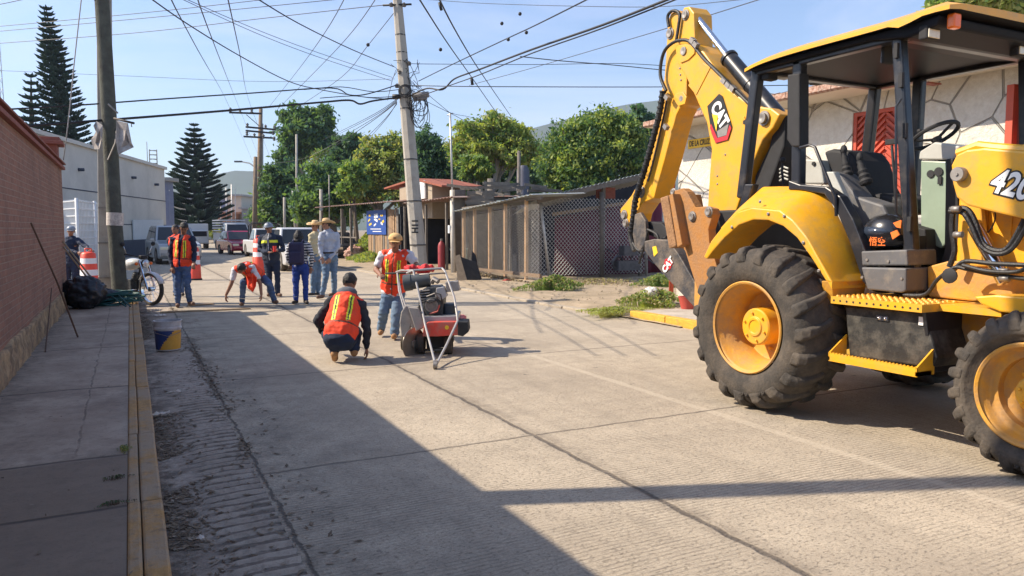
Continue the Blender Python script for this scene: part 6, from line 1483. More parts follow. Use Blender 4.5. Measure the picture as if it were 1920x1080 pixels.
D = dm_
gw = 'overhead wires across the sky'
wire('black cable from the left edge dropping to the upper tangle of the main pole', [(-40, 208, 13), (150, 197, 15), (300, 186, 16.5), (480, 174, 18), (620, 165, 20), (655, 178, 20.5), (690, 176, 21), (748, 158, D)], .016, m_cable, group=gw)
wire('thickest black cable from the left edge to the splice of the main pole', [(-40, 243, 13), (240, 222, 15.5), (430, 207, 17.5), (600, 192, 19.5), (655, 188, 20), (675, 195, 20.5), (700, 189, 21), (752, 182, D)], .026, m_cable, group=gw)
wire('second strand lying along the upper left cable near the main pole', [(570, 168, 19.5), (640, 163, 20.5), (700, 172, 21), (748, 168, D)], .011, m_cable, group=gw)
wire('thin cable joining the thick left cable to the pole splice', [(600, 184, 19.6), (660, 180, 20.4), (700, 183, 21), (748, 180, D)], .011, m_cable, group=gw)
wire('topmost of three thin lines across the upper left sky', [(-40, 53, 30), (250, 26, 28), (480, 1, 26), (560, -10, 26)], .013, group=gw)
wire('middle of three thin lines across the upper left sky', [(-40, 62, 30), (250, 36, 28), (480, 14, 26), (640, -2, 25)], .013, group=gw)
wire('lowest of three thin lines running to the head of the main pole', [(-40, 84, 30), (250, 62, 28), (480, 36, 25), (640, 18, D + 1), (735, 8, D)], .013, group=gw)
wire('short line crossing the top left corner', [(-30, 14, 20), (20, 4, 20), (60, -5, 20)], .010, group=gw)
wire('faint far line crossing low behind the left poles', [(-30, 131, 70), (250, 143, 70), (500, 153, 70), (740, 148, 70)], .018, group=gw)
wire('cable swooping from top centre-left down to the cluster left of the main pole', [(270, -12, 11), (350, 44, 12.5), (450, 105, 15), (540, 152, 17.5), (600, 168, 19), (690, 183, 21), (745, 186, D)], .011, m_cable, group=gw)
hf = 62.0
wire('left wire climbing steeply from the far crossarm to the top edge', [(310, -25, 9), (370, 92, 18), (432, 205, hf), (480, 318, 110)], .010, group=gw)
wire('middle wire climbing steeply from the far crossarm to the top edge', [(364, -25, 9), (405, 92, 18), (450, 206, hf), (500, 330, 110)], .010, group=gw)
wire('right wire climbing steeply from the far crossarm to the top edge', [(422, -25, 9), (448, 92, 18), (473, 207, hf), (520, 330, 110)], .010, group=gw)
wire('upper of a faint close pair slanting down to the main pole', [(330, -10, 14), (480, 55, 17), (600, 100, 19), (735, 145, D)], .007, group=gw)
wire('lower of a faint close pair slanting down to the main pole', [(336, -4, 14), (480, 62, 17), (600, 108, 19), (735, 152, D)], .007, group=gw)
wire('single cable from the top edge down to the upper part of the main pole', [(470, -10, 12), (560, 44, 15), (660, 93, 18.5), (738, 125, D)], .012, m_cable, group=gw)
wire('line falling from the main pole head to the far trees at left', [(738, 25, D), (690, 85, 26), (640, 145, 32), (560, 200, 45)], .012, group=gw)
wire('line rising left of the main pole and leaving at the top', [(710, -10, 18), (660, 60, 23), (600, 125, 32), (520, 205, 50)], .012, group=gw)
wire('line from the top edge fading down behind the feathery tree', [(650, -10, 18), (610, 60, 23), (560, 130, 35), (505, 200, 55)], .012, group=gw)
wire('left of two steep wires right of the main pole', [(778, -15, 9), (840, 82, 14), (888, 150, 20), (938, 222, 30)], .011, m_cable, group=gw)
wire('right of two steep wires right of the main pole', [(815, -20, 9), (850, 50, 12), (890, 118, 17), (925, 170, 24), (958, 218, 32)], .012, m_cable, group=gw)
for p, l in (((832, 12, 10), 'small black splice on the upper right steep wire'), ((888, 152, 20), 'small black splice on the lower left steep wire')):
    c = AD(*p); o = MB().tube([c - UP * .06 * p[2] / 12 - RT * .03, c + UP * .06 * p[2] / 12 + RT * -.06], .02 * p[2] / 10, 8).build('wire_splice', m_cable); tag(o, l, 'splice')
wire('cable rising from the main pole to the top edge right of centre', [(785, 152, D), (850, 120, 19), (945, 75, 16), (1005, 47, 14), (1115, -8, 11)], .012, m_cable, group=gw)
wire('upper of two thick sagging cables rising to the upper right', [(765, 182, D), (800, 166, 21), (830, 168, 20.5), (852, 148, 20), (900, 130, 18), (1000, 92, 15), (1130, 47, 12.5), (1270, -8, 10.5)], .022, m_cable, group=gw)
wire('lower of two thick sagging cables rising to the upper right', [(765, 186, D), (800, 176, 21), (850, 158, 20), (900, 140, 18), (1000, 99, 15), (1130, 53, 12.5), (1285, -8, 10.5)], .013, m_cable, group=gw)
wire('thin level line right of the main pole at mid height', [(765, 119, D), (800, 120, D), (1000, 121, 22), (1160, 119, 22), (1280, 125, 22), (1420, 128, 22)], .009, m_cable, group=gw)
wire('dark level cable right of the main pole ending behind the backhoe arm', [(765, 160, D), (860, 162, 21), (1050, 163, 21), (1240, 163, 21), (1400, 161, 21), (1620, 158, 21)], .012, m_cable, group=gw)
wire('thin cable sloping right from the thick cables to the backhoe arm', [(975, 106, 15.5), (1050, 114, 16), (1150, 122, 17), (1240, 131, 18), (1330, 138, 19)], .010, m_cable, group=gw)
wire('faint line running up from behind the thick cables to the far upper right', [(880, 160, 30), (1000, 127, 27), (1160, 80, 22), (1300, 38, 18), (1440, -6, 15)], .011, group=gw)
wire('faint line along the very top right of the main pole', [(765, -4, 30), (900, 6, 28), (1100, 12, 24), (1250, 12, 22), (1420, -4, 18)], .010, group=gw)
for i, (x_, y_, dd) in enumerate(((626, 256, 60), (618, 270, 60), (560, 318, 60), (606, 262, 58), (690, 262, 45), (672, 272, 45))):
    y0 = (188, 190, 192, 186, 193, 195)[i]
    wire(('topmost', 'second', 'lowest', 'third', 'steepest', 'second steepest')[i] + ' of the fan of service lines dropping left from the main pole', [(744, y0, D), (744 * .6 + x_ * .4, y0 * .62 + y_ * .38 + 6, D + 8), (x_, y_, dd)], .011, m_cable, group=gw)
wire('line descending from the main pole tangle to the head of the thin mast', [(775, 150, D), (800, 175, D), (844, 212, dd if False else 24)], .008, m_cable, group=gw)
wire('line from the thin mast head sloping right over the trees', [(775, 178, D), (844, 212, 24), (900, 240, 26), (1000, 275, 29)], .008, m_cable, group=gw)
wire('upper line from the thin mast head down to the right trees', [(790, 185, D), (846, 212, 24), (895, 224, 26), (975, 262, 29)], .007, m_cable, group=gw)
wire('pale guy wire hanging diagonally at the left by the wall', [(154, -15, 9), (140, 110, 9.3), (129, 220, 9.6), (119, 300, 10)], .007, mat('pale_guy', (.35, .35, .36), rough=.5), group=gw)
wire('cable looping from the big tree foot to the small pole tops', [(515, 306, 60), (560, 300, 60), (600, 284, 60), (640, 262, 58)], .02, group=gw)
wire('low drooping cable by the bushy tree', [(500, 352, 60), (540, 346, 60), (575, 335, 60)], .018, m_l1, group=gw)
for i, (x_, y_, dd) in enumerate(((941, 44, 14), (975, 26, 13), (826, 93, 18), (690, 84, 22), (953, 74, 15), (987, 61, 14))):
    o = MB().sph(AD(x_, y_, dd), .035 * dd / 14, 8, 6).build('wire_knot', m_cable); tag(o, ('seed ball below the top line left', 'seed ball below the top line right', 'lone seed ball in open sky right of the main pole', 'seed ball on the line left of the main pole', 'lower seed ball on the rising cable', 'upper seed ball on the rising cable')[i], 'seed ball', 'small dark balls caught on wires')
# far crossarm poles
def hpole():
    b = gb(482, 62); t = thing('crossarm_pole', 'timber utility pole with stacked crossarms beyond the vehicles', 'utility pole', b, 'poles at the street end')
    MB().tube([b, AD(489, 204, 62)], [.26, .15], 10).build('shaft', mat('old_timber', (.22, .16, .11), rough=.95, var=.3), t)
    for (x0, y0, x1, y1, r) in ((430, 211, 490, 213, .07), (461, 238, 516, 243, .08), (461, 245, 515, 250, .08), (457, 256, 516, 259, .08)): MB().bar(AD(x0, y0, 61.7), AD(x1, y1, 61.7), .14, .14).build('crossarm', m_cable, t)
    MB().bar(AD(462, 215, 61.7), AD(486, 236, 61.7), .05, .05).build('brace', m_cable, t)
    for (x0, y0) in ((432, 206), (450, 208), (472, 208), (464, 235), (498, 238), (515, 239), (463, 250), (477, 254), (494, 256), (514, 260), (512, 249)): mb = MB(); c = AD(x0, y0, 61.6); mb.lathe(c - V(0, 0, .18), (0, 0, 1), [(0, .05), (.1, .13), (.18, .06), (.24, .13), (.36, .05), (.38, 0)], 8); mb.build('insulator', m_grey, t)
    b2 = gb(487, 64); o = MB().tube([b2, AD(490, 232, 64)], [.27, .17], 8).build('concrete_pole', m_conc); tag(o, 'pale concrete pole right behind the crossarm pole', 'utility pole', 'poles at the street end')
    b3 = gb(476, 60); t3 = thing('street_lamp', 'short pole with a curved lamp arm reaching left beside the crossarm pole', 'street lamp', b3)
    MB().tube([b3, AD(479, 294, 60)], [.2, .15], 8).build('pole', MATS['old_timber'], t3)
    MB().tube([AD(479, 314, 60), AD(468, 306, 60), AD(452, 303, 60)], .06, 6).build('arm', m_wire, t3); MB().box(AD(447, 303, 60), (.6, .25, .12), Matrix.Rotation(-YAW, 3, 'Z')).build('lamp_head', m_grey, t3)
hpole()
for (x_, yt, d_, r, lab) in ((556, 252, 58, .09, 'tall slim green-grey pole in front of the feathery tree'), (533, 370, 58, .1, 'short grey post left of the slim green pole'), (617, 328, 50, .04, 'very thin pale rod above the hut roof'), (602, 355, 50, .12, 'stubby pale post above the hut roof'), (549, 372, 56, .06, 'leaning thin prop beside the slim green pole')):
    b = gb(x_ + (6 if x_ == 549 else 0), d_); o = MB().tube([b, AD(x_, yt, d_)], r, 8).build('post', m_conc); tag(o, lab, 'post')
o = MB().box(AD(554, 366, 57.7), (.5, .3, .9)).build('meter_cabinet', m_whitef, bevel=.02); tag(o, 'pale cabinet fixed on the slim green pole', 'meter box')
# ------------------------------------------------------------------ FAR BUILDINGS
def house(label, x0, x1, ytop, d, depth_, m, wins=(), roof=None, name='far_house'):
    a = AD(x0, 430, d); b = AD(x1, 430, d); z = AD(x0, ytop, d).z; a.z = b.z = 0; u = (b - a).normalized(); n = V(-u.y, u.x, 0)
    if n.dot(FW) < 0: n = -n
    t = thing(name, label, 'building', (a + b) / 2)
    MB().prism([a, b, b + n * depth_, a + n * depth_], (0, 0, z)).build('wall', m, t)
    for (wx0, wy0, wx1, wy1) in wins:
        p = AD(wx0, wy0, d); q = AD(wx1, wy1, d); c = (p + q) / 2 - n * .03; w_ = abs((q - p).dot(u)); h_ = abs(p.z - q.z)
        w0 = MB().prism([c - u * w_ / 2 - V(0, 0, h_ / 2), c + u * w_ / 2 - V(0, 0, h_ / 2), c + u * w_ / 2 + V(0, 0, h_ / 2), c - u * w_ / 2 + V(0, 0, h_ / 2)], n * .08).build('window', m_blk, t)
        MB().bar(c - u * (w_ / 2 + .1) - V(0, 0, h_ / 2 + .05) - n * .05, c + u * (w_ / 2 + .1) - V(0, 0, h_ / 2 + .05) - n * .05, .15, .08).build('sill', m_whitef, w0)
    if roof: zz = z; MB().prism([a - u * .4 - n * .5 + V(0, 0, zz), b + u * .4 - n * .5 + V(0, 0, zz), b + u * .4 + n * (depth_ + .3) + V(0, 0, zz), a - u * .4 + n * (depth_ + .3) + V(0, 0, zz)], (0, 0, .3)).build('roof', roof, t)
    return t
m_h1 = mat('plaster_cream', (.48, .44, .36), var=.08); m_h2 = mat('plaster_salmon', (.50, .25, .16), var=.1); m_h3 = mat('plaster_grey', (.30, .30, .30), var=.1); m_h4 = mat('plaster_blue', (.16, .19, .30), var=.1)
house('pale cream stair tower at the far end of the street', 428, 454, 368, 130, 10, m_h1, [(434, 384, 440, 390), (434, 402, 440, 410)], m_h3)
house('salmon house with dark windows left of the cream tower', 398, 430, 400, 125, 9, m_h2, [(403, 406, 409, 414), (418, 405, 427, 418)], m_h2)
house('bluish upper storey behind the salmon house', 404, 428, 372, 140, 9, m_h4, [(408, 378, 414, 388), (418, 378, 424, 388)], m_h3)
house('low grey building right of the cream tower', 454, 474, 392, 128, 9, m_h3, [(458, 398, 463, 405), (466, 398, 471, 405)], m_h3)
house('small white house between the grey building and the conifer', 312, 350, 374, 110, 10, m_h1, [(318, 384, 326, 394)], m_h3)
house('blue-grey annex with a small window beside the grey building corner', 308, 318, 340, 66, 1.0, m_h4, [(310, 346, 316, 356)], m_h3)
house('long pale yard wall at the end of the street', 360, 600, 415, 150, 2, m_h3)
for (x_, yt, r) in ((424, 352, .06), (434, 346, .08), (441, 352, .05), (414, 386, .05)): o = MB().tube([gb(x_, 124), AD(x_, yt, 124)], r, 5).build('roof_mast', m_wire); tag(o, {424: 'thin mast left of the cream tower top', 434: 'tallest mast over the cream tower', 441: 'shortest mast right of the cream tower', 414: 'pale pole in front of the salmon house'}[x_], 'mast')
# ------------------------------------------------------------------ PEOPLE
m_skin = mat('skin_brown', (0.26, 0.125, 0.075), rough=.55, var=.08, scale=20); m_skin2 = mat('skin_tan', (0.36, 0.18, 0.11), rough=.55, var=.08, scale=20)
m_eye = mat('eye_dark', (0.02, 0.012, 0.01), rough=.4); m_lip = mat('lip', (0.19, 0.06, 0.045), rough=.5)
m_hair = mat('black_hair', (0.010, 0.009, 0.009), rough=.6, var=.3, scale=60, bump=.5, bscale=90)
def clothm(name, col, **k): return mat(name, col, rough=.9, var=k.get('var', .18), scale=k.get('scale', 7), bump=.55, bscale=k.get('bscale', 13), dirt=k.get('dirt'), dscale=5, dth=.55)
m_navy = clothm('navy_cloth', (0.012, 0.022, 0.05)); m_jean = clothm('blue_jeans', (0.045, 0.09, 0.20), dirt=(.13, .19, .3)); m_jean2 = clothm('light_jeans', (0.11, 0.18, 0.28), dirt=(.2, .27, .36)); m_jeanv = clothm('vivid_jeans', (0.015, 0.045, 0.24))
m_wshirt = clothm('white_shirt', (0.62, 0.62, 0.66)); m_grys = clothm('pale_grey_shirt', (0.40, 0.43, 0.50)); m_cream = clothm('cream_shirt', (0.52, 0.45, 0.28)); m_blkc = clothm('charcoal_hoodie', (0.022, 0.026, 0.036)); m_hood = clothm('hood_lining', (0.10, 0.11, 0.13))
m_vest = mat('vest_orange', (0.90, 0.065, 0.018), rough=.8, var=.15, scale=9, bump=.6, bscale=14, dirt=(.55, .07, .03), dscale=9, dth=.56); m_vyel = mat('vest_yellow', (0.80, 0.85, 0.04), rough=.6, var=.05); m_vsil = mat('vest_trim', (0.02, 0.05, 0.03), rough=.6)
m_boot = mat('tan_boot', (0.36, 0.19, 0.08), rough=.8, var=.15, scale=15); m_shoe = mat('dark_shoe', (0.035, 0.025, 0.02), rough=.7, var=.3, scale=15); m_bshoe = mat('brown_shoe', (0.13, 0.07, 0.045), rough=.7, var=.2, scale=15)
m_straw = mat('straw', (0.60, 0.42, 0.22), rough=.95, var=.15, scale=25, bump=.4, bscale=60); m_cap = mat('tan_cap', (0.62, 0.40, 0.17), rough=.9, var=.1, scale=12); m_hh = mat('hard_hat_grey', (0.22, 0.25, 0.30), rough=.4, var=.1)
TMP = bpy.data.scenes.new('scratch')
def remesh(mb, voxel, smooth=2):
    me = bpy.data.meshes.new('r'); bmesh.ops.recalc_face_normals(mb.bm, faces=mb.bm.faces); mb.bm.to_mesh(me); mb.bm.free()
    o = bpy.data.objects.new('r', me); TMP.collection.objects.link(o)
    r_ = o.modifiers.new('r', 'REMESH'); r_.mode = 'VOXEL'; r_.voxel_size = voxel; r_.use_smooth_shade = True
    if smooth: s_ = o.modifiers.new('s', 'SMOOTH'); s_.iterations = smooth; s_.factor = .5
    vl = TMP.view_layers[0]; vl.update(); dg = vl.depsgraph; out = bpy.data.meshes.new_from_object(o.evaluated_get(dg)); bpy.data.objects.remove(o); bpy.data.meshes.remove(me); out.materials.clear()
    return out
def disp(me, f):
    ns = [v.normal.copy() for v in me.vertices]; cs = [v.co.copy() for v in me.vertices]; out = np.empty((len(cs), 3), 'f')
    for i, (c, n) in enumerate(zip(cs, ns)): out[i] = c + n * f(c)
    me.vertices.foreach_set('co', out.reshape(-1)); me.update()
def cap(mb, a, b, ra, rb, n=12):
    a = Vector(a); b = Vector(b); mb.sph(a, ra, n, 8); mb.sph(b, rb, n, 8)
    if (b - a).length > 1e-4: mb.tube([a, b], [ra, rb], n)
def paint(me, fn):
    mi = np.zeros(len(me.polygons), 'i')
    co = np.empty(len(me.vertices) * 3, 'f'); me.vertices.foreach_get('co', co)
    ce = np.empty(len(me.polygons) * 3, 'f'); me.polygons.foreach_get('center', ce); ce = ce.reshape(-1, 3)
    me.polygons.foreach_set('material_index', fn(ce).astype('i'))
def person(label, J, d, hd, skin=m_skin, top=m_navy, sleeve=1.0, legs=m_jean, shoes=m_shoe, vest=None, hat=None, hair='short', size=1.0, lens=1.0, group=None, palms=None, fat=1.0, vest_open=False, stripes=None, untuck=0.0, feet_dir=None):
    """J: joint -> (px, py, depth offset) ; hd: facing direction of the head"""
    P = {k: AD(v[0], v[1], d + (v[2] if len(v) > 2 else 0)) for k, v in J.items()}
    S = size; hd = Vector(hd).normalized(); hup = (P['head'] - P['neck']); hup = (hup - hd * hup.dot(hd)); hup = hup.normalized() if hup.length > .02 else UP.copy(); hx = hd.cross(hup).normalized(); HR = Matrix((hx, hd, hup)).transposed()
    base = (P['anL'] + P['anR']) / 2; base.z = min(P['anL'].z, P['anR'].z) - .08
    t = thing('person', label, 'person', base, group)
    sp = (P['neck'] - P['pel']); L = sp.length; spn = sp.normalized(); lat = (P['shR'] - P['shL']); lat = (lat - spn * lat.dot(spn)); lat.normalize(); fr = lat.cross(spn); 
    if J.get('front'): 
        if fr.dot(Vector(J['front'])) < 0: fr = -fr
    TR = Matrix((lat, fr, spn)).transposed()
    sw = max((P['shR'] - P['shL']).length, .30 * S) / 2
    def torso(mb, e, low=0.0, wfac=1.0):
        c = P['pel']
        mb.sph(c + sp * .74, (max(.155, sw * .86) * S * fat + e, .112 * S * fat + e, .20 * S + e), 18, 12, TR)
        mb.sph(c + sp * .42, (.145 * S * fat + e, .108 * S * fat + e, .20 * S + e), 18, 12, TR)
        mb.sph(c + sp * .12, (.158 * S * fat * wfac + e, .118 * S * fat + e, .15 * S + e), 18, 12, TR)
        if low: mb.sph(c - sp * .04, (.165 * S * fat + e, .122 * S * fat + e, .11 * S + e), 18, 12, TR)
        for k in 'LR': cap(mb, c + sp * .86, P['sh' + k], .07 * S + e, .058 * S + e)
    mb = MB(); torso(mb, 0)
    cap(mb, P['neck'] - spn * .05, P['head'] - hup * .06, .055 * S, .05 * S)
    h = P['head']
    mb.sph(h + hup * .02 * S, (.074 * S, .092 * S, .095 * S), 20, 14, HR); mb.sph(h - hup * .045 * S + hd * .018 * S, (.056 * S, .066 * S, .065 * S), 16, 10, HR)
    mb.sph(h + hd * .088 * S - hup * .012 * S, (.013 * S, .020 * S, .022 * S), 8, 6, HR); mb.sph(h + hd * .08 * S + hup * .028 * S, (.05 * S, .012 * S, .010 * S), 10, 6, HR)
    for s_ in (-1, 1): mb.sph(h + hx * s_ * .076 * S - hd * .005, (.010 * S, .018 * S, .030 * S), 8, 6, HR)
    mb.sph(h - hup * .055 * S + hd * .078 * S, (.024 * S, .010, .010), 8, 6, HR)
    for k in 'LR':
        cap(mb, P['sh' + k], P['el' + k], .050 * S * fat, .040 * S); cap(mb, P['el' + k], P['wr' + k], .040 * S, .028 * S)
        # hand: palm, four unequal bent fingers, thumb at the side
        w_ = P['wr' + k]; dr = (w_ - P['el' + k]).normalized()
        if palms and k in palms: dr = Vector(palms[k][0]).normalized(); pn = Vector(palms[k][1])
        else: pn = fr * -1 if abs(dr.dot(fr)) < .9 else spn
        pn = (pn - dr * pn.dot(dr)).normalized(); sd = dr.cross(pn)
        if sd.dot(lat) * (1 if k == 'R' else -1) > 0 and not palms: sd = -sd
        HRm = Matrix((sd, dr, pn)).transposed(); pc = w_ + dr * .055 * S
        mb.sph(pc, (.040 * S, .052 * S, .017 * S), 12, 8, HRm)
        for i, (o_, fl) in enumerate(((-.030, .062), (-.010, .074), (.011, .069), (.030, .054))):
            a = w_ + dr * .090 * S + sd * o_ * S; b = a + (dr * .85 + pn * .35).normalized() * fl * .5 * S; c = b + (dr * .45 + pn * .85).normalized() * fl * .5 * S
            cap(mb, a - dr * .02, b, .0105 * S, .0095 * S, 8); cap(mb, b, c, .0095 * S, .0085 * S, 8)
        a = w_ + dr * .035 * S - sd * .035 * S; b = a - sd * .028 * S + dr * .025 * S + pn * .012; c = b + dr * .03 * S + pn * .012 * S; cap(mb, a, b, .013 * S, .011 * S, 8); cap(mb, b, c, .011 * S, .009 * S, 8)
        hp = P.get('hip' + k, P['pel'] + (lat * .09 * (1 if k == 'R' else -1)) * S)
        cap(mb, hp, P['kn' + k], .078 * S * fat, .052 * S); cap(mb, P['kn' + k], P['an' + k], .050 * S, .034 * S); cap(mb, P['an' + k] - V(0, 0, .03), P['to' + k], .035 * S, .028 * S)
    me = remesh(mb, .0085, 1)
    def fpaint(ce):
        q = (ce - np.array(h)) @ np.array(HR) / S; x, y, z = np.abs(q[:, 0]), q[:, 1], q[:, 2]
        eye = (np.abs(x - .032) < .014) & (np.abs(z - .008) < .008) & (y > .055); brow = (np.abs(x - .034) < .022) & (np.abs(z - .031) < .006) & (y > .06); lip = (x < .026) & (np.abs(z + .055) < .007) & (y > .05)
        return np.where(eye | brow, 1, np.where(lip, 2, 0))
    paint(me, fpaint); link('body', me, [skin, m_eye, m_lip], t)
    # shirt
    mb = MB(); torso(mb, .014 * S, untuck)
    cap(mb, P['neck'] - spn * .05, P['neck'] + spn * .0, .068 * S, .062 * S)
    for k in 'LR':
        if sleeve >= 1: cap(mb, P['sh' + k], P['el' + k], .066 * S * fat, .054 * S); cap(mb, P['el' + k], P['el' + k].lerp(P['wr' + k], .94), .054 * S, .040 * S)
        else: cap(mb, P['sh' + k], P['sh' + k].lerp(P['el' + k], sleeve), .068 * S * fat, .062 * S)
    me = remesh(mb, .012, 2)
    disp(me, lambda c: noise.noise(Vector((c.x * 9, c.y * 9, c.z * 16))) * .018 + noise.noise(c * 24) * .008)
    mats = [top]
    if stripes:
        mats = [top, stripes]; paint(me, lambda ce: ((np.floor(((ce - np.array(P['pel'])) @ np.array(spn)) / .028) % 2) == 0).astype('i'))
    link('shirt', me, mats, t)
    # trousers
    mb = MB(); mb.sph(P['pel'] + sp * .10, (.170 * S * fat, .130 * S * fat, .11 * S), 18, 12, TR); mb.sph(P['pel'] - spn * .03, (.172 * S * fat, .135 * S * fat, .12 * S), 18, 12, TR)
    for k in 'LR':
        hp = P.get('hip' + k, P['pel'] + (lat * .09 * (1 if k == 'R' else -1)) * S); kn, an = P['kn' + k], P['an' + k]
        cap(mb, hp, kn, .098 * S * fat, .070 * S * lens); cap(mb, kn, an - (an - kn).normalized() * .01, .070 * S * lens, .058 * S * lens)
    me = remesh(mb, .013, 2)
    disp(me, lambda c: noise.noise(Vector((c.x * 8, c.y * 8, c.z * 26))) * .014 + noise.noise(c * 7) * .014)
    link('trousers', me, legs, t)
    for k in 'LR':
        a = P['an' + k]; b = P['to' + k]; mb = MB(); f = (b - a); f.z = 0 if abs(f.z) < .12 else f.z; fd = f.normalized() if f.length > .01 else fr
        cap(mb, a + V(0, 0, -.02), a - V(0, 0, .035) - fd * .02, .048 * S, .046 * S, 12); cap(mb, a - V(0, 0, .045), b, .042 * S, .040 * S, 12)
        me = remesh(mb, .010, 1); 
        if abs((b - a).z) < .14:
            zmin = min(a.z, b.z) - .078
            for v in me.vertices: v.co.z = max(v.co.z, zmin)
        link('shoe', me, shoes, t)
    if vest:
        mb = MB(); e = .034 * S; c = P['pel']
        mb.sph(c + sp * .70, (max(.150, sw * .80) * S * fat + e, .125 * S * fat + e, .20 * S + e), 18, 12, TR); mb.sph(c + sp * .40, (.160 * S * fat + e, .125 * S * fat + e, .22 * S + e), 18, 12, TR); mb.sph(c + sp * .14, (.160 * S * fat + e, .122 * S * fat + e, .17 * S + e), 18, 12, TR)
        for k in 'LR': cap(mb, c + sp * .90, (c + sp * .88).lerp(P['sh' + k], .80), .075 * S + .012, .062 * S + .012)
        me = remesh(mb, .010, 2)
        disp(me, lambda c: noise.noise(Vector((c.x * 12, c.y * 12, c.z * 7))) * .020 + noise.noise(c * 26) * .006)
        vt = vest
        def vp(ce):
            q = (ce - np.array(c)) @ np.array(TR); x, y, z = q[:, 0], q[:, 1], q[:, 2]
            out = np.zeros(len(ce), 'i')
            if vt['style'] == 'vertical':
                ax_ = np.abs(np.abs(x) - .085 * S); zz = (z > L * .28) & (z < L * .86)
                out = np.where((ax_ < .024 * S) & zz, 1, out); out = np.where((ax_ < .008 * S) & zz, 2, out)
                out = np.where((np.abs(z - L * .24) < .008), 2, out); out = np.where((np.abs(x) < .007) & (y > 0) & (not vt.get('back')), 2, out)
            else:
                out = np.where((np.abs(z - L * .74) < .03) & (np.abs(x) > .03), 1, out); out = np.where((np.abs(x) < .006) & (y > 0), 3, out)
            return out
        paint(me, vp)
        if vt.get('open'):   # cut the front opening so that the shirt shows
            bm = bmesh.new(); bm.from_mesh(me); kill = []
            for f in bm.faces:
                q = TR.transposed() @ (f.calc_center_median() - c)
                if q.y > 0 and abs(q.x) < .022 + .05 * max(0, (q.z / L - .45)): kill.append(f)
            bmesh.ops.delete(bm, geom=kill, context='FACES'); bm.to_mesh(me); bm.free()
        link('vest', me, [vt['m'], m_vyel, m_vsil, m_whitef], t)
    # hair
    if hair != 'none':
        mb = MB(); mb.sph(h + hup * .032 * S - hd * .012, (.084 * S, .102 * S, .098 * S), 20, 14, HR)
        if hair == 'long': mb.sph(h - hup * .04 - hd * .03, (.105, .10, .13), 16, 10, HR); mb.sph(h - hup * .14 - hd * .06, (.125, .075, .11), 16, 10, HR)
        me = remesh(mb, .012, 1); bm = bmesh.new(); bm.from_mesh(me); kill = []
        for f in bm.faces:
            q = HR.transposed() @ (f.calc_center_median() - h)
            if q.y > .02 * S and q.z < .050 * S + (.02 if hair == 'short' else 0) * 0: kill.append(f)
            elif hair == 'short' and q.z < -.03 * S: kill.append(f)
        bmesh.ops.delete(bm, geom=kill, context='FACES')
        for v in bm.verts: v.co += v.normal * noise.noise(v.co * 30) * .008
        bm.to_mesh(me); bm.free(); link('hair', me, m_hair, t)
    if hat:
        mb = MB(); ht, hm = hat; top_ = h + hup * .045 * S
        if ht == 'cap':
            mb.lathe(top_ - hd * .012, hup, [(-.005, .098), (.01, .100), (.045, .092), (.075, .066), (.09, .03), (.093, 0)], 24)
            pts = []; n0 = [mb.bm.verts.new(top_ + hx * x_ + hd * (.075 + .0 * x_) + hup * -.012) for x_ in (-.075, -.04, 0, .04, .075)]; n1 = [mb.bm.verts.new(top_ + hx * x_ + hd * y_ - hup * z_) for x_, y_, z_ in ((-.070, .105, .022), (-.04, .15, .018), (0, .165, .014), (.04, .15, .018), (.070, .105, .022))]
            for i in range(4): mb.face([n0[i], n0[i + 1], n1[i + 1], n1[i]])
        elif ht == 'straw':
            mb.lathe(top_, hup, [(-.005, .098), (.04, .092), (.095, .078), (.11, .05), (.10, .0)], 24)
            n = 28; r0 = []; r1 = []; r2 = []
            for i in range(n):
                a = 2 * math.pi * i / n; u = hx * math.cos(a) + hd * math.sin(a); up_ = .05 * abs(math.cos(a)) ** 3
                r0.append(mb.bm.verts.new(top_ + u * .095)); r1.append(mb.bm.verts.new(top_ + u * .155 + hup * (up_ * .35 - .006))); r2.append(mb.bm.verts.new(top_ + u * .205 + hup * (up_ - .004)))
            for i in range(n): j = (i + 1) % n; mb.face([r0[i], r0[j], r1[j], r1[i]], True); mb.face([r1[i], r1[j], r2[j], r2[i]], True)
        elif ht == 'hard':
            mb.lathe(top_ - hup * .01, hup, [(-.012, .128), (0, .125), (.004, .108), (.05, .098), (.085, .065), (.10, .02), (.10, 0)], 26); mb.box(top_ + hup * .09, (.02, .15, .02), HR)
        o = mb.build('hat', hm, t, sharp=50); s_ = o.modifiers.new('s', 'SOLIDIFY'); s_.thickness = .006
    return t, P, TR
cam_dir = V(-FW.x, -FW.y, 0).normalized()
def vdir(rx, fy, uz=0): return (RT * rx - V(FW.x, FW.y, 0).normalized() * fy + V(0, 0, uz)).normalized()   # fy>0 = towards the camera
D1 = 10.55
A = person('man in tan cap and open orange safety vest pushing the concrete saw', {'head': (741, 455, -.12), 'neck': (741, 474, -.02), 'shL': (717, 478, 0), 'shR': (766, 477, -.02), 'elL': (705, 506, 0), 'wrL': (713, 515, -.30), 'elR': (781, 497, -.05), 'wrR': (790, 507, -.35), 'pel': (738, 545, .12), 'hipL': (728, 549, .12), 'hipR': (748, 549, .12), 'knL': (720, 583, .08), 'knR': (743, 590, 0.02), 'anL': (715, 616, .30), 'anR': (740, 624, .02), 'toL': (713, 624, .17), 'toR': (738, 631, -.13), 'front': tuple(vdir(0, 1))}, D1, vdir(.1, 1, -.12), top=m_wshirt, sleeve=.62, legs=m_jean2, shoes=m_boot, vest={'style': 'vertical', 'm': m_vest}, hat=('cap', m_cap), untuck=1, lens=1.15, size=.98, palms={'L': (tuple(vdir(.5, 1, -.1)), (0, 0, -1)), 'R': (tuple(vdir(-.3, 1, -.1)), (0, 0, -1))})
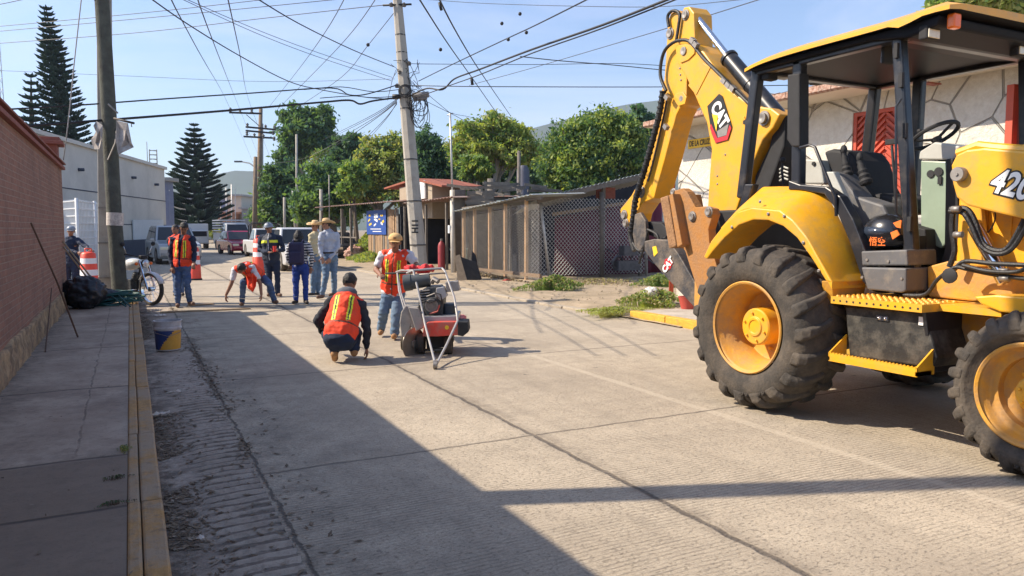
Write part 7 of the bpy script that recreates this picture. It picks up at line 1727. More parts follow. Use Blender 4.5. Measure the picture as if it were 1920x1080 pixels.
# letter-like mark on the cap
h = A[1]['head']; MB().box(h + vdir(.1, 1, -.1) * .104 + V(0, 0, .075), (.035, .01, .03), Matrix.Rotation(-YAW, 3, 'Z')).build('cap_patch', m_boot, A[0])
D2 = 8.62
B = person('crouching worker in black hoodie and orange vest seen from behind beside the saw', {'head': (656, 531, .42), 'neck': (652, 553, .34), 'shL': (622, 566, .28), 'shR': (677, 572, .28), 'elL': (596, 602, .32), 'wrL': (612, 634, .55), 'elR': (688, 618, .25), 'wrR': (687, 651, .32), 'pel': (637, 634, .02), 'hipL': (625, 640, .02), 'hipR': (649, 640, .05), 'knL': (612, 622, .46), 'knR': (668, 622, .46), 'anL': (627, 658, .02), 'anR': (664, 655, .15), 'toL': (628, 672, .10), 'toR': (664, 662, .40), 'front': tuple(vdir(0, -1))}, D2, vdir(.2, -1, -.5), top=m_blkc, legs=m_navy, shoes=m_boot, vest={'style': 'vertical', 'm': m_vest, 'back': True}, size=1.0, fat=1.05, palms={'R': ((0.1, 0, -1), tuple(vdir(-1, 0))), 'L': (tuple(vdir(.3, -1, -.5)), (0, 0, -1))})
mb = MB(); hc_ = B[1]['neck'] + V(0, 0, .03); mb.sph(hc_ + vdir(0, 1) * .04, (.125, .09, .075), 18, 12, Matrix.Rotation(-YAW, 3, 'Z')); mb.sph(hc_ + vdir(0, 1) * .07 - V(0, 0, .06), (.09, .05, .07), 14, 10); me = remesh(mb, .012, 1); link('hood', me, m_hood, B[0])
D3 = 14.9
Cc = person('young man in navy top and open orange vest looking down near the motorcycle', {'head': (345, 428, -.06), 'neck': (344, 443, 0), 'shL': (325, 449, 0), 'shR': (361, 449, 0), 'elL': (319, 476, .02), 'wrL': (323, 500, -.05), 'elR': (365, 474, .03), 'wrR': (363, 492, -.1), 'pel': (342, 498, .03), 'hipL': (335, 501, .03), 'hipR': (350, 501, .03), 'knL': (333, 534, 0), 'knR': (351, 532, 0), 'anL': (333, 568, .02), 'anR': (356, 564, .1), 'toL': (333, 573, -.14), 'toR': (362, 569, -.04), 'front': tuple(vdir(0.2, 1))}, D3, vdir(.3, 1, -.6), top=m_navy, legs=m_jean, shoes=m_bshoe, vest={'style': 'vertical', 'm': m_vest, 'open': True}, size=.98)
Dd = 14.9
Dp = person('bending worker in orange vest and white shirt reaching to the ground at the string line', {'head': (452, 504, -.42), 'neck': (459, 500, -.26), 'shL': (441, 506, -.22), 'shR': (474, 503, -.20), 'elL': (433, 534, -.30), 'wrL': (424, 553, -.32), 'elR': (488, 532, -.18), 'wrR': (490, 552, -.22), 'pel': (482, 517, .30), 'hipL': (473, 521, .28), 'hipR': (492, 521, .28), 'knL': (456, 529, -.12), 'knR': (505, 533, -.02), 'anL': (454, 566, .05), 'anR': (514, 562, .12), 'toL': (452, 570, -.10), 'toR': (519, 566, 0), 'front': tuple(vdir(-.3, .3, -1))}, Dd, vdir(-.35, .7, -.8), top=m_wshirt, sleeve=.6, legs=m_jean, shoes=m_bshoe, vest={'style': 'vertical', 'm': m_vest}, size=.95, palms={'L': ((-.1, 0, -1), tuple(vdir(1, 0))), 'R': ((0, 0, -1), tuple(vdir(-1, 0)))})
D5 = 17.3
E_ = person('man in grey helmet and navy vest with yellow bands holding a red cup', {'head': (504, 428, -.03), 'neck': (506, 441, 0), 'shL': (490, 446, 0), 'shR': (524, 446, 0), 'elL': (487, 469, .0), 'wrL': (504, 473, -.25), 'elR': (531, 468, .0), 'wrR': (520, 470, -.25), 'pel': (509, 488, .02), 'hipL': (502, 491, .02), 'hipR': (517, 491, .02), 'knL': (505, 518, 0), 'knR': (520, 519, 0), 'anL': (506, 548, 0), 'anR': (521, 549, 0), 'toL': (503, 553, -.15), 'toR': (526, 553, -.12), 'front': tuple(vdir(.1, 1))}, D5, vdir(.3, 1, -.05), top=m_navy, legs=m_navy, shoes=m_bshoe, vest={'style': 'bands', 'm': mat('vest_navy', (.012, .02, .04), rough=.7)}, hat=('hard', m_hh), size=1.0, fat=1.05, palms={'L': (tuple(vdir(1, .4)), (0, 0, 1)), 'R': (tuple(vdir(-1, .4)), (0, 0, 1))})
c = AD(515, 467, D5 - .33); cup = MB().lathe(c - V(0, 0, .06), (0, 0, 1), [(0, 0), (0, .032), (.13, .042), (.13, .036), (.02, .028), (.02, 0)], 14).build('drinking_cup', mat('cup_red', (.75, .05, .04), rough=.4)); tag(cup, 'red drinking cup held by the man in the grey helmet', 'cup')
D6 = 15.5
F_ = person('woman with long dark hair in a striped top and vivid blue jeans seen from behind', {'head': (560, 441, .02), 'neck': (560, 454, 0), 'shL': (545, 459, 0), 'shR': (577, 459, 0), 'elL': (539, 480, -.02), 'wrL': (545, 496, .1), 'elR': (585, 480, -.02), 'wrR': (583, 501, .05), 'pel': (563, 497, 0), 'hipL': (556, 500, 0), 'hipR': (571, 500, 0), 'knL': (555, 531, 0), 'knR': (573, 531, 0), 'anL': (555, 562, 0), 'anR': (573, 562, 0), 'toL': (550, 567, -.1), 'toR': (576, 567, -.08), 'front': tuple(vdir(0, -1))}, D6, vdir(-.1, -1), skin=m_skin2, top=mat('knit_white', (.55, .55, .56), rough=.9), stripes=m_navy, legs=m_jeanv, shoes=m_shoe, hair='long', size=.92, fat=1.08)
P6 = F_[1]; bc = P6['pel'].lerp(P6['neck'], .52) + vdir(0, 1) * .21
bp_ = thing('backpack', 'dark purple-navy backpack worn by the woman in the striped top', 'backpack', bc - V(0, 0, .25))
m_bpk = mat('backpack_navy', (.022, .02, .06), rough=.8, var=.2, scale=12, bump=.3)
RZ = Matrix.Rotation(-YAW, 3, 'Z')
mb = MB(); mb.box(bc, (.30, .15, .46), RZ); mb.build('main_pocket', m_bpk, bp_, bevel=.05, bseg=4); mb = MB(); mb.box(bc + vdir(0, 1) * .085 - V(0, 0, .08), (.24, .06, .24), RZ); mb.build('front_pocket', m_bpk, bp_, bevel=.025)
for s_ in (-1, 1): MB().tube([bc + RT * s_ * .09 + V(0, 0, .2) - vdir(0, 1) * .04, bc + RT * s_ * .10 + V(0, 0, .27) - vdir(0, 1) * .14, bc + RT * s_ * .12 + V(0, 0, .1) - vdir(0, 1) * .34], .02, 6).build('strap', m_bpk, bp_)
D7 = 17.7
G_ = person('man in cream shirt and straw hat half behind the man in grey', {'head': (591, 425, -.02), 'neck': (591, 437, 0), 'shL': (584, 442, -.1), 'shR': (601, 442, .14), 'elL': (580, 465, -.1), 'wrL': (586, 482, -.15), 'elR': (604, 465, .14), 'wrR': (600, 483, .0), 'pel': (592, 483, .02), 'hipL': (587, 487, -.04), 'hipR': (597, 487, .06), 'knL': (588, 517, -.04), 'knR': (597, 517, .05), 'anL': (587, 548, 0), 'anR': (597, 548, .1), 'toL': (580, 552, -.1), 'toR': (592, 552, 0), 'front': tuple(vdir(-.7, .7))}, D7, vdir(-.6, .8), skin=m_skin2, top=m_cream, legs=m_jean2, shoes=m_shoe, hat=('straw', m_straw), size=1.0)
D8 = 16.6
H_ = person('man in pale grey shirt and wide straw hat at the right of the group', {'head': (612, 422, -.02), 'neck': (616, 435, 0), 'shL': (603, 441, -.12), 'shR': (631, 441, .10), 'elL': (600, 464, -.16), 'wrL': (604, 482, -.22), 'elR': (633, 464, .02), 'wrR': (619, 484, -.12), 'pel': (618, 481, .03), 'hipL': (611, 485, -.03), 'hipR': (625, 485, .08), 'knL': (611, 519, -.06), 'knR': (626, 517, .10), 'anL': (604, 552, -.04), 'anR': (627, 548, .2), 'toL': (596, 557, -.14), 'toR': (619, 553, .1), 'front': tuple(vdir(-.75, .6))}, D8, vdir(-.85, .45), skin=m_skin2, top=m_grys, legs=m_jean2, shoes=m_bshoe, hat=('straw', m_straw), size=1.02, fat=1.12)
MB().tube([H_[1]['pel'] + H_[2] @ V(math.cos(a) * .186 , math.sin(a) * .148, .085) for a in [i * 2 * math.pi / 24 for i in range(25)]], .02, 6, cap=False).build('belt', m_shoe, H_[0])
D9 = 17.9
I_ = person('man in navy cap resting a hand on the drum at the wall end', {'head': (133, 434, -.03), 'neck': (133, 446, 0), 'shL': (120, 451, 0), 'shR': (146, 451, 0), 'elL': (128, 470, -.15), 'wrL': (146, 474, -.3), 'elR': (160, 461, -.15), 'wrR': (168, 469, -.35), 'pel': (134, 491, .02), 'hipL': (127, 494, 0), 'hipR': (141, 494, 0), 'knL': (127, 520, 0), 'knR': (142, 520, 0), 'anL': (127, 547, 0), 'anR': (142, 547, 0), 'toL': (127, 551, -.12), 'toR': (145, 551, -.12), 'front': tuple(vdir(.3, 1))}, D9, vdir(.35, 1, -.1), top=m_navy, legs=m_navy, shoes=m_shoe, hat=('cap', m_hh), size=1.0, fat=1.1, palms={'R': (tuple(vdir(1, .5)), (0, 0, -1))})
D10 = 17.2
J_ = person('person mostly hidden behind the young man in navy', {'head': (329, 431, 0), 'neck': (331, 444, 0), 'shL': (318, 449, 0), 'shR': (346, 449, 0), 'elL': (320, 470, 0), 'wrL': (327, 484, -.1), 'elR': (350, 470, 0), 'wrR': (345, 484, -.1), 'pel': (333, 488, 0), 'hipL': (327, 491, 0), 'hipR': (340, 491, 0), 'knL': (329, 518, 0), 'knR': (341, 518, 0), 'anL': (330, 548, 0), 'anR': (341, 548, 0), 'toL': (328, 552, -.12), 'toR': (343, 552, -.12), 'front': tuple(vdir(0, 1))}, D10, vdir(-.3, 1), top=m_navy, legs=m_jean, shoes=m_shoe, vest={'style': 'vertical', 'm': m_vest}, size=.97)
# orange vest bundle hanging from the bending worker's waist
cloth([(462, 514), (474, 512), (482, 520), (480, 536), (474, 547), (466, 540), (463, 528)], Dd - .25, 'hanging_vest', 'second orange vest dangling beneath the bending worker', 'vest', m_vest)
# string line
o = MB().tube([AD(424, 557, Dd - .3), AD(470, 561, Dd - .1), AD(516, 558, Dd + .1), AD(560, 556, Dd + .6)], .006, 5).build('string_line', mat('string_pale', (.55, .5, .42))); tag(o, 'pale string line stretched low between the feet of the group', 'string')
# ------------------------------------------------------------------ CONCRETE SAW
F2 = V(FW.x, FW.y, 0).normalized()
SD = 9.35
m_sred = mat('saw_red', (.62, .06, .035), rough=.5, var=.15, scale=8, dirt=(.3, .2, .16), dscale=9); m_sgrey = mat('guard_grey', (.30, .28, .26), rough=.7, var=.25, scale=9, dirt=(.42, .38, .33), dscale=7, dth=.5); m_tubeg = mat('tube_grey', (.42, .41, .40), rough=.45, metal=.4, var=.15); m_eng = mat('engine_dark', (.03, .035, .04), rough=.5, var=.4, scale=25, dirt=(.12, .11, .10), dscale=16)
saw = thing('concrete_saw', 'walk-behind concrete cutting saw with red frame, engine and tubular guard', 'concrete saw', G(815, 672))
def PB(name, poly, d, th, m, parent=saw, bevel=.008): return MB().prism([AD(x_, y_, d) for x_, y_ in poly], F2 * th).build(name, m, parent, bevel=bevel)
def pipe(name, pts, r, m=m_tubeg, parent=saw, n=8): return MB().tube([AD(*p) for p in pts], r, n).build(name, m, parent)
PB('chassis', [(794, 612), (802, 604), (862, 603), (868, 606), (866, 628), (820, 631), (792, 631)], SD - .25, .75, m_sred)
PB('front_bumper', [(858, 603), (877, 604), (879, 622), (868, 631), (858, 629)], SD - .28, .35, m_blkm)
PB('under_tray', [(798, 631), (846, 630), (846, 650), (800, 655)], SD - .05, .5, m_blkm)
PB('engine', [(786, 548), (800, 538), (826, 537), (832, 556), (831, 592), (790, 598), (784, 575)], SD, .38, m_eng, bevel=.02)
PB('engine_deck', [(792, 594), (858, 592), (858, 603), (794, 606)], SD - .15, .6, m_tubeg)
for k in range(6): PB('cooling_fin', [(786, 545 + k * 5), (806, 543 + k * 5), (806, 545.5 + k * 5), (786, 547.5 + k * 5)], SD - .03, .1, m_steel)
PB('recoil_cover', [(796, 560), (820, 556), (826, 574), (818, 590), (800, 592), (792, 576)], SD - .06, .06, m_eng, bevel=.02)
mb = MB(); mb.lathe(AD(809, 573, SD - .065), -F2, [(0, .085), (.012, .08), (.012, .06), (.0, .055), (0, .03), (.02, .028), (.02, 0)], 18); mb.build('fan_grille', m_steel, saw)
c0, c1 = AD(757, 531, SD + .1), AD(806, 524, SD + .1); mb = MB(); mb.tube([c0, c0.lerp(c1, .02), c0.lerp(c1, .3), c0.lerp(c1, .31), c1], [.09, .105, .105, .095, .085], 20); mb.build('water_tank', mat('tank_dark', (.06, .07, .075), rough=.5, var=.2, scale=9), saw)
mb = MB(); mb.tube([AD(809, 530, SD + .05), AD(814, 523, SD + .03), AD(822, 528, SD)], .035, 10); mb.build('exhaust', m_steel, saw)
mb = MB(); mb.lathe(AD(843, 593, SD + .1), (0, 0, 1), [(0, 0), (0, .085), (.14, .09), (.16, .07), (.165, 0)], 18); mb.build('air_filter', mat('filter_blue', (.03, .045, .06), rough=.5), saw)
PB('battery_box', [(834, 529), (858, 527), (862, 545), (838, 548)], SD + .05, .16, m_sgrey)
PB('small_engine_box', [(818, 540), (832, 538), (838, 556), (826, 564), (816, 556)], SD - .04, .2, m_tubeg)
for i, (a, b, c_) in enumerate((((812, 548), (826, 552), (830, 570)), ((800, 556), (815, 550), (824, 560)), ((792, 562), (806, 568), (820, 562)), ((806, 588), (820, 584), (824, 572)))): pipe('engine_hose', [(*a, SD - .09), (*b, SD - .12), (*c_, SD - .09)], .009, (m_hose, m_steel, m_hose, m_sred)[i])
# guard frame
pipe('guard_tube', [(763, 512, SD + .25), (775, 507, SD + .1), (783, 540, SD - .02), (790, 572, SD - .1), (797, 608, SD - .25), (808, 650, SD - .65), (816, 682, SD - 1.0)], .014)
pipe('guard_tube', [(775, 507, SD + .1), (800, 505, SD + .12), (829, 503, SD + .15)], .014)
pipe('guard_tube', [(829, 503, SD + .15), (834, 508, SD + .1), (852, 558, SD - .05), (857, 590, SD - .15), (858, 602, SD - .25), (838, 645, SD - .65), (819, 682, SD - 1.0)], .014)
pipe('guard_tube', [(743, 510, SD + .7), (752, 507, SD + .5), (775, 507, SD + .1)], .013); pipe('guard_tube', [(745, 512, SD + .6), (748, 545, SD + .45), (758, 580, SD + .3)], .011)
pipe('handlebar', [(723, 513, SD + .95), (745, 512, SD + .8), (790, 511, SD + .75), (800, 512, SD + .8)], .014, m_blkm); pipe('handlebar', [(745, 512, SD + .8), (752, 550, SD + .6), (770, 598, SD + .4)], .014)
pipe('cross_tube', [(786, 515, SD + .05), (834, 512, SD + .08)], .010, m_steel)
# blade guard and blade
PB('blade_guard', [(752, 585), (760, 573), (783, 576), (794, 590), (793, 616), (776, 624), (770, 611), (762, 640), (752, 630), (749, 605)], SD - .05, .12, m_sgrey, bevel=.012)
PB('guard_flap', [(765, 576), (784, 578), (797, 612), (780, 621)], SD - .18, .05, m_sgrey)
bx = RT * .82 + F2 * -.57; bc_ = AD(776, 645, SD - .1)
mb = MB(); mb.lathe(bc_, bx, [(-.004, 0), (-.004, .205), (.004, .205), (.004, 0)], 48); bl = mb.build('saw_blade', mat('blade_steel', (.34, .31, .28), rough=.35, metal=.8, var=.15, scale=20), saw)
mb = MB(); mb.lathe(bc_, bx, [(-.02, 0), (-.02, .05), (.02, .05), (.02, 0)], 20); mb.build('blade_flange', m_steel, bl)
for (x_, y_, r_, dd, w_) in ((760, 656, .12, .25, .09), (841, 655, .13, -.02, .10), (812, 660, .11, .35, .08), (790, 657, .13, .0, .09)):
    c = AD(x_, y_, SD + dd); c.z = r_; ax_ = RT; mb = MB(); mb.lathe(c - ax_ * w_ / 2, ax_, [(0, r_ * .5), (0, r_ * .93), (.012, r_), (w_ - .012, r_), (w_, r_ * .93), (w_, r_ * .5)], 26, close=True); wh = mb.build('wheel', m_tyre, saw)
    MB().lathe(c - ax_ * w_ * .4, ax_, [(0, 0), (0, r_ * .52), (w_ * .8, r_ * .52), (w_ * .8, 0)], 18).build('rim', m_steel, wh)
MB().tube([AD(790, 657, SD), AD(841, 655, SD)], .02, 8).build('axle', m_steel, saw)
c = AD(816, 689, SD - 1.05); c.z = .045; mb = MB(); mb.lathe(c - RT * .02, RT, [(0, 0), (0, .042), (.04, .042), (.04, 0)], 18); mb.build('pointer_wheel', m_steel, saw); PB('pointer_bracket', [(811, 676), (821, 676), (820, 690), (813, 690)], SD - 1.0, .03, m_steel)
mb = MB(); mb.lathe(AD(838, 614, SD - .26), -F2, [(0, .025), (.01, .025), (.01, 0)], 12); mb.build('badge', m_dyel, saw)
# red jacket bundled over the handle
mb = MB(); g = random.Random(3)
for k in range(9): mb.sph(AD(764 + k * 5.5, 504 + g.uniform(-4, 4), SD + .35 + g.uniform(-.06, .06)), (g.uniform(.04, .06), .05, g.uniform(.03, .05)), 10, 8)
me = remesh(mb, .010, 1)
disp(me, lambda c: noise.noise(c * 18) * .03 + noise.noise(c * 40) * .012)
tag(link('bundled_jacket', me, mat('red_cloth', (.62, .03, .035), rough=.8, var=.25, scale=18)), 'crumpled red cloth bundled on top of the concrete saw handles', 'cloth')

# ------------------------------------------------------------------ MOTORCYCLE
fb = V(math.sin(R(142)), math.cos(R(142)), 0); sb = V(fb.y, -fb.x, 0)
fc = G(285, 572); fc = V(fc.x, fc.y, 0)
moto = thing('motorcycle', 'white motorcycle on its stand beside the left poles, front wheel turned to the viewer', 'motorcycle', fc - fb * .6)
m_mw = mat('moto_white', (.62, .62, .60), rough=.3, coat=.4, var=.05)
def L_(f, s, z): return fc + fb * f + sb * s + V(0, 0, z)
for f_ in (0, -1.27):
    c = L_(f_, 0, .33); mb = MB(); n = 36; prof = [(-.045, .285), (-.045, .31), (-.02, .332), (.02, .332), (.045, .31), (.045, .285)]
    mb.lathe(c, sb, prof, n, close=True); wh = mb.build('wheel', m_tyre, moto)
    mb = MB(); mb.lathe(c, sb, [(-.03, .268), (-.03, .29), (.03, .29), (.03, .268)], n, close=True); mb.build('rim', m_chrome, wh)
    mb = MB(); mb.lathe(c, sb, [(-.05, 0), (-.05, .05), (.05, .05), (.05, 0)], 14)
    for k in range(18):
        a = k * 2 * math.pi / 18; mb.tube([c + sb * (.03 if k % 2 else -.03), c + (fb * math.cos(a) + V(0, 0, 1) * math.sin(a)) * .28], .004, 4)
    mb.build('hub', m_chrome, wh)
mb = MB(); 
for s_ in (-.09, .09): mb.tube([L_(0, s_, .33), L_(-.14, s_, .70), L_(-.22, s_, .92)], .022, 8)
mb.build('fork', m_chrome, moto)
mb = MB()
prev = None
for i in range(10):
    a = R(20 + i * 14); r_ = .36; p = [mb.bm.verts.new(L_(0, s_, .33) + (fb * math.cos(a) + V(0, 0, 1) * math.sin(a)) * (r_ - abs(s_) * .3)) for s_ in (-.07, -.04, 0, .04, .07)]
    if prev:
        for j in range(4): mb.face([prev[j], p[j], p[j + 1], prev[j + 1]], True)
    prev = p
o = mb.build('front_fender', m_mw, moto); o.modifiers.new('s', 'SOLIDIFY').thickness = .008
mb = MB(); mb.sph(L_(-.50, 0, .84), (.14, .25, .12), 18, 12, Matrix((sb, fb, V(0, 0, 1))).transposed()); mb.sph(L_(-.60, 0, .80), (.12, .20, .10), 16, 10, Matrix((sb, fb, V(0, 0, 1))).transposed()); me = remesh(mb, .02, 2); link('fuel_tank', me, m_mw, moto)
mb = MB(); mb.sph(L_(-1.02, 0, .82), (.12, .36, .06), 18, 10, Matrix((sb, fb, V(0, 0, 1))).transposed()); mb.build('seat', m_blkm, moto)
mb = MB(); mb.lathe(L_(-.14, 0, .85), fb, [(-.10, 0), (-.09, .05), (-.03, .085), (0, .09), (.01, .085)], 20); hl = mb.build('headlight', m_blkm, moto); MB().lathe(L_(-.13, 0, .85), fb, [(0, .082), (.025, .05), (.03, 0)], 20).build('lens', mat('headlamp_glass', (.6, .6, .6), rough=.08, metal=.6), hl)
mb = MB(); mb.tube([L_(-.42, -.36, 1.02), L_(-.34, -.30, 1.05), L_(-.24, -.1, .99), L_(-.24, .1, .99), L_(-.34, .30, 1.05), L_(-.42, .36, 1.02)], .013, 8); mb.build('handlebar', m_blkm, moto)
for s_ in (-1, 1):
    MB().tube([L_(-.36, s_ * .27, 1.05), L_(-.34, s_ * .34, 1.22)], .006, 5).build('mirror_stem', m_chrome, moto); MB().sph(L_(-.34, s_ * .36, 1.25), (.05, .025, .045), 12, 8, Matrix((sb, fb, V(0, 0, 1))).transposed()).build('mirror', m_blkm, moto)
    MB().sph(L_(-.20, s_ * .17, .85), .035, 8, 6).build('indicator', m_amber, moto); 
mb = MB(); mb.box(L_(-.22, 0, .98), (.14, .1, .08), Matrix((sb, fb, V(0, 0, 1))).transposed()); mb.build('gauges', m_blkm, moto, bevel=.02)
mb = MB(); RB = Matrix((sb, fb, V(0, 0, 1))).transposed(); mb.box(L_(-.60, 0, .42), (.22, .28, .22), RB); mb.lathe(L_(-.47, 0, .52), (fb * .5 + V(0, 0, .9)), [(0, .07), (.03, .085), (.05, .07), (.08, .085), (.10, .07), (.13, .085), (.15, .06), (.17, 0)], 14); me = mb.build('engine', m_eng, moto, bevel=.02)
MB().tube([L_(-.40, -.10, .55), L_(-.30, -.12, .42), L_(-.45, -.14, .24), L_(-.9, -.16, .26), L_(-1.35, -.17, .38)], .03, 10).build('exhaust_pipe', m_chrome, moto)
mb = MB(); mb.tube([L_(-.24, 0, .88), L_(-.38, 0, .55), L_(-.42, 0, .28), L_(-.85, 0, .27), L_(-.95, 0, .7), L_(-.3, 0, .76)], .02, 8); mb.tube([L_(-.85, 0, .3), L_(-1.27, .09, .33)], .02, 6); mb.tube([L_(-.7, -.1, .26), L_(-.66, -.30, .01)], .012, 6); mb.build('frame', m_blkm, moto)
mb = MB(); mb.box(L_(-1.35, 0, .72), (.1, .3, .03), RB); mb.build('rear_fender', m_blkm, moto, bevel=.01)
# ------------------------------------------------------------------ CARS
m_glass = mat('car_glass', (.02, .025, .03), rough=.06, var=.05, spec=.7); m_tail = mat('tail_red', (.4, .01, .01), rough=.3)
def vehicle(name, label, cat, pos, ang, kind, paint, Lg=4.3, W=1.72, Hh=1.5, rear=False):
    """ang: heading azimuth in degrees (0 = +Y)"""
    f = V(math.sin(R(ang)), math.cos(R(ang)), 0); s = V(f.y, -f.x, 0); o = V(pos[0], pos[1], 0)
    def q(a, b, z): return o + f * a + s * b + V(0, 0, z)
    t = thing(name, label, cat, o); RM = Matrix((s, f, V(0, 0, 1))).transposed(); h2 = Lg / 2
    belt = Hh * .60; hood = Hh * .56
    def pr_(name_, prof, w0, w1, m, bev=.03, par=t):
        mb = MB(); l0 = [mb.bm.verts.new(q(a, -(w0 if z < belt + .01 else w1), z)) for a, z in prof]; l1 = [mb.bm.verts.new(q(a, (w0 if z < belt + .01 else w1), z)) for a, z in prof]; n = len(prof)
        mb.face(l0); mb.face(l1[::-1])
        for i in range(n): j = (i + 1) % n; mb.face([l0[i], l1[i], l1[j], l0[j]])
        return mb.build(name_, m, par, bevel=bev)
    w = W / 2; zb = .24 if kind != 'truck' else .5
    body = [(h2, zb + .1), (h2, hood * .72), (h2 - .12, hood * .93), (h2 * .48, belt), (-h2 + .05, belt), (-h2, belt * .8), (-h2, zb + .1), (-h2 + .15, zb), (h2 - .15, zb)]
    pr_('body', body, w, w, paint, .06)
    c0, c1, r0, r1 = (h2 * .50, -h2 * .94, h2 * .22, -h2 * .72) if kind == 'suv' else (h2 * .46, -h2 * .86, h2 * .12, -h2 * .50) if kind == 'car' else (h2 * .52, -h2 * .12, h2 * .34, -h2 * .06)
    zt = Hh
    cab = [(c0, belt - .02), (r0, zt - .05), (r0 - .1, zt), (r1 + .1, zt), (r1, zt - .05), (c1, belt - .02)]
    pr_('cabin', cab, w * .97, w * .80, paint, .05)
    def quad(name_, A_, B_, C_, D_, m, off):
        n = (B_ - A_).cross(D_ - A_).normalized()
        if n.dot(A_ - o - V(0, 0, belt)) < 0: n = -n
        return MB().prism([A_ + n * off, B_ + n * off, C_ + n * off, D_ + n * off], n * .012).build(name_, m, t)
    def cabpt(a, b, z):   # point on cabin side
        k = (z - belt) / (zt - belt); return q(a, b * (w * .97 + (w * .80 - w * .97) * k), z)
    zz0, zz1 = belt + .04, zt - .08
    fa = lambda z: c0 + (r0 - c0) * (z - belt) / (zt - .05 - belt); ra = lambda z: c1 + (r1 - c1) * (z - belt) / (zt - .05 - belt)
    quad('windscreen', cabpt(fa(zz0), -.9, zz0), cabpt(fa(zz0), .9, zz0), cabpt(fa(zz1), .88, zz1), cabpt(fa(zz1), -.88, zz1), m_glass, .004)
    quad('rear_window', cabpt(ra(zz0), -.9, zz0), cabpt(ra(zz0), .9, zz0), cabpt(ra(zz1), .88, zz1), cabpt(ra(zz1), -.88, zz1), m_glass, .004)
    for sg in (-1, 1):
        nb = 2 if kind != 'pickup' and kind != 'truck' else 1
        for k in range(nb):
            a0 = fa(zz0) - .12; a1 = ra(zz0) + .12; t0 = k / nb; t1 = (k + 1) / nb; b0 = fa(zz1) - .06; b1 = ra(zz1) + .06
            quad('side_window', cabpt(a0 + (a1 - a0) * t0 - .03, sg, zz0), cabpt(a0 + (a1 - a0) * t1 + .03, sg, zz0), cabpt(b0 + (b1 - b0) * t1 + .03, sg, zz1), cabpt(b0 + (b1 - b0) * t0 - .03, sg, zz1), m_glass, .004)
        mb = MB(); mb.box(q(c0 - .15, sg * (w + .08), belt + .06), (.18, .10, .12), RM); mb.build('mirror', paint, t, bevel=.02)
        mb = MB(); mb.box(q(h2 - .06, sg * w * .72, hood * .74), (W * .22, .14, .14), RM); mb.build('headlight', m_lens, t, bevel=.03)
        mb = MB(); mb.box(q(-h2 + .05, sg * w * .8, belt * .82), (W * .16, .12, .2), RM); mb.build('tail_light', m_tail, t, bevel=.02)
    rw = .31 if kind == 'car' else .37
    for a in (h2 * .62, -h2 * .62):
        for sg in (-1, 1):
            mb = MB(); c = q(a, sg * (w - .09), rw); mb.lathe(c - s * .11, s, [(0, rw * .6), (0, rw * .95), (.03, rw), (.19, rw), (.22, rw * .95), (.22, rw * .6)], 24, close=True); wh = mb.build('wheel', m_tyre, t); MB().lathe(c - s * .10, s, [(0, 0), (0, rw * .62), (.2, rw * .62), (.2, 0)], 16).build('rim', m_steel, wh)
            MB().lathe(c - s * .08 * 1, s, [(0, 0), (0, rw * 1.14), (.168 + (.0), rw * 1.14), (.168, 0)], 24).build('wheel_arch', m_blkm, t) if False else None
    mb = MB(); mb.box(q(h2 - .02, 0, hood * .72), (W * .42, .06, .14), RM); mb.build('grille', m_blkm, t, bevel=.01); mb = MB(); mb.box(q(h2 + .0, 0, zb + .2), (W * .9, .10, .16), RM); mb.build('bumper', paint if kind == 'car' else m_sgrey, t, bevel=.03); mb = MB(); mb.box(q(h2 + .055, 0, zb + .22), (.34, .02, .14), RM); mb.build('number_plate', m_whitef, t)
    mb = MB(); mb.box(q(-h2 - .01, 0, zb + .2), (W * .9, .08, .16), RM); mb.build('rear_bumper', paint, t, bevel=.03)
    return t, q, RM
m_silver = mat('silver_paint', (.36, .38, .40), rough=.3, metal=.3, coat=.5, var=.04); m_redcar = mat('crimson_paint', (.35, .012, .05), rough=.25, coat=.6, var=.04); m_carw = mat('white_paint', (.55, .56, .57), rough=.35, coat=.3, var=.04); m_cardk = mat('dark_paint', (.03, .035, .045), rough=.35, coat=.3)
def gp(x_, d): p = AD(x_, 430, d); return (p.x, p.y)
p = gp(322, 35); vehicle('silver_suv', 'silver SUV parked nose to the viewer behind the standing workers', 'car', p, 174, 'suv', m_silver, 4.4, 1.78, 1.72)
p = gp(444, 47); vehicle('red_car', 'crimson hatchback parked in the distance on the right half of the road', 'car', p, 172, 'car', m_redcar, 3.8, 1.62, 1.46)
p = gp(438, 58); tk_, q, RM = vehicle('stake_truck', 'white stake bed truck behind the crimson hatchback', 'truck', p, 172, 'truck', m_carw, 5.0, 1.9, 2.0)
for k in range(6): MB().box(q(-1.4, 0, 1.25 + k * .2), (1.95, 2.3, .10), RM).build('stake_board', m_carw, tk_)
p = gp(498, 42); pk_, q, RM = vehicle('roll_bar_pickup', 'white pickup with a black roll bar parked behind the helmeted man', 'pickup', p, 178, 'pickup', m_carw, 4.6, 1.75, 1.60)
for a in (-.3, -.9):
    MB().tube([q(a, -.78, .95), q(a, -.76, 1.75), q(a + .05, -.6, 1.9), q(a + .05, .6, 1.9), q(a, .76, 1.75), q(a, .78, .95)], .035, 8).build('roll_bar', m_blkm, pk_)
MB().tube([q(.9, -.80, .95), q(.3, -.78, 1.78), q(-.3, -.74, 1.86)], .03, 8).build('roll_bar', m_blkm, pk_)
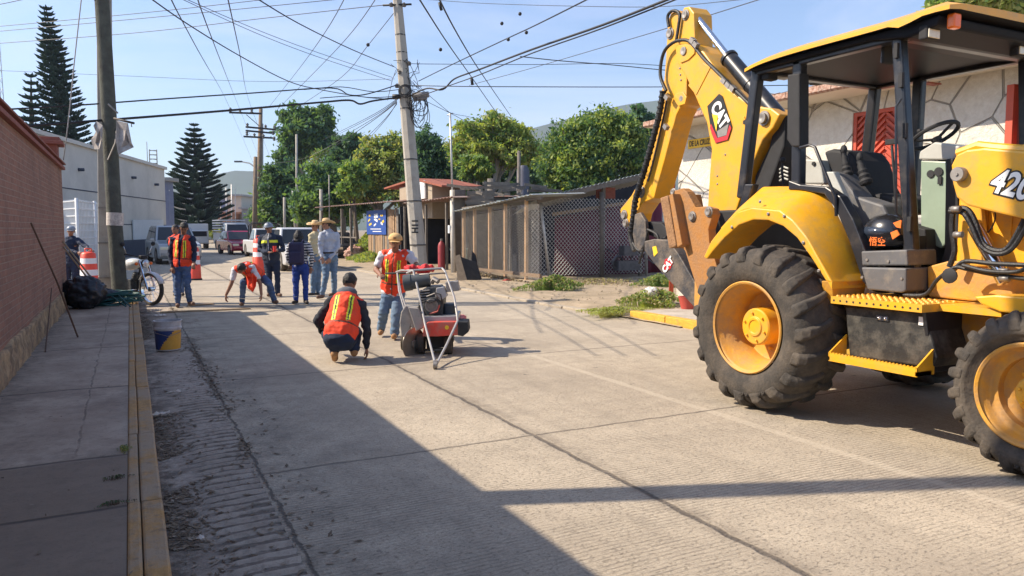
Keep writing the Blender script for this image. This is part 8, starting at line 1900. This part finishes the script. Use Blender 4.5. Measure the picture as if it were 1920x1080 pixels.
p = gp(553, 29.5); vehicle('white_pickup', 'white pickup behind the woman with the backpack', 'pickup', p, 178, 'pickup', m_carw, 4.8, 1.80, 1.62)
p = gp(630, 40); vehicle('dark_car', 'dark car mostly hidden behind the man in the wide straw hat', 'car', p, 172, 'car', m_cardk, 4.0, 1.7, 1.40)
c = G(666, 488); blob('salvaged_block', 'pale broken masonry block beside the hut rail', 'block', V(c.x, c.y, .35), (.5, .4, .4), mat('block_pink', (.45, .28, .22), rough=1, var=.2, scale=5), 9, .3)
o = MB().bb(V(gp(368, 60)[0] - .9, gp(368, 60)[1], .5), V(gp(368, 60)[0] + .9, gp(368, 60)[1] + 3, 2.0)); vb = thing('box_van', 'white box van parked behind the traffic drum', 'van', (*gp(368, 60), 0)); o.build('box', m_carw, vb, bevel=.04)
for a in (.35, 2.6):
    for sg in (-.8, .8): MB().lathe(V(gp(368, 60)[0] + sg - .1, gp(368, 60)[1] + a, .36), (1, 0, 0), [(0, 0), (0, .36), (.2, .36), (.2, 0)], 18).build('wheel', m_tyre, vb)
MB().bb(V(gp(368, 60)[0] - .85, gp(368, 60)[1] - .9, .4), V(gp(368, 60)[0] + .85, gp(368, 60)[1] - .02, 1.5)).build('cab', m_carw, vb, bevel=.1); MB().bb(V(gp(368, 60)[0] - .7, gp(368, 60)[1] - .93, 1.0), V(gp(368, 60)[0] + .7, gp(368, 60)[1] - .8, 1.4)).build('windscreen', m_glass, vb)
bpy.data.scenes.remove(TMP)
# ------------------------------------------------------------------ HAZE
mh = bpy.data.materials.new('haze_air'); mh.use_nodes = True; nt = mh.node_tree; nt.nodes.remove(nt.nodes['Principled BSDF']); pv = nt.nodes.new('ShaderNodeVolumePrincipled'); pv.inputs['Color'].default_value = (.68, .76, 1, 1); pv.inputs['Density'].default_value = 0.00024; nt.links.new(pv.outputs[0], nt.nodes['Material Output'].inputs['Volume'])
hz_ = MB().bb((-2400, -110, -3), (3100, 2700, 330)).build('haze', mh, recalc=True); tag(hz_, 'thin blue air over the valley', 'haze', kind='stuff')
sc.cycles.volume_bounces = 0; sc.cycles.max_bounces = 8
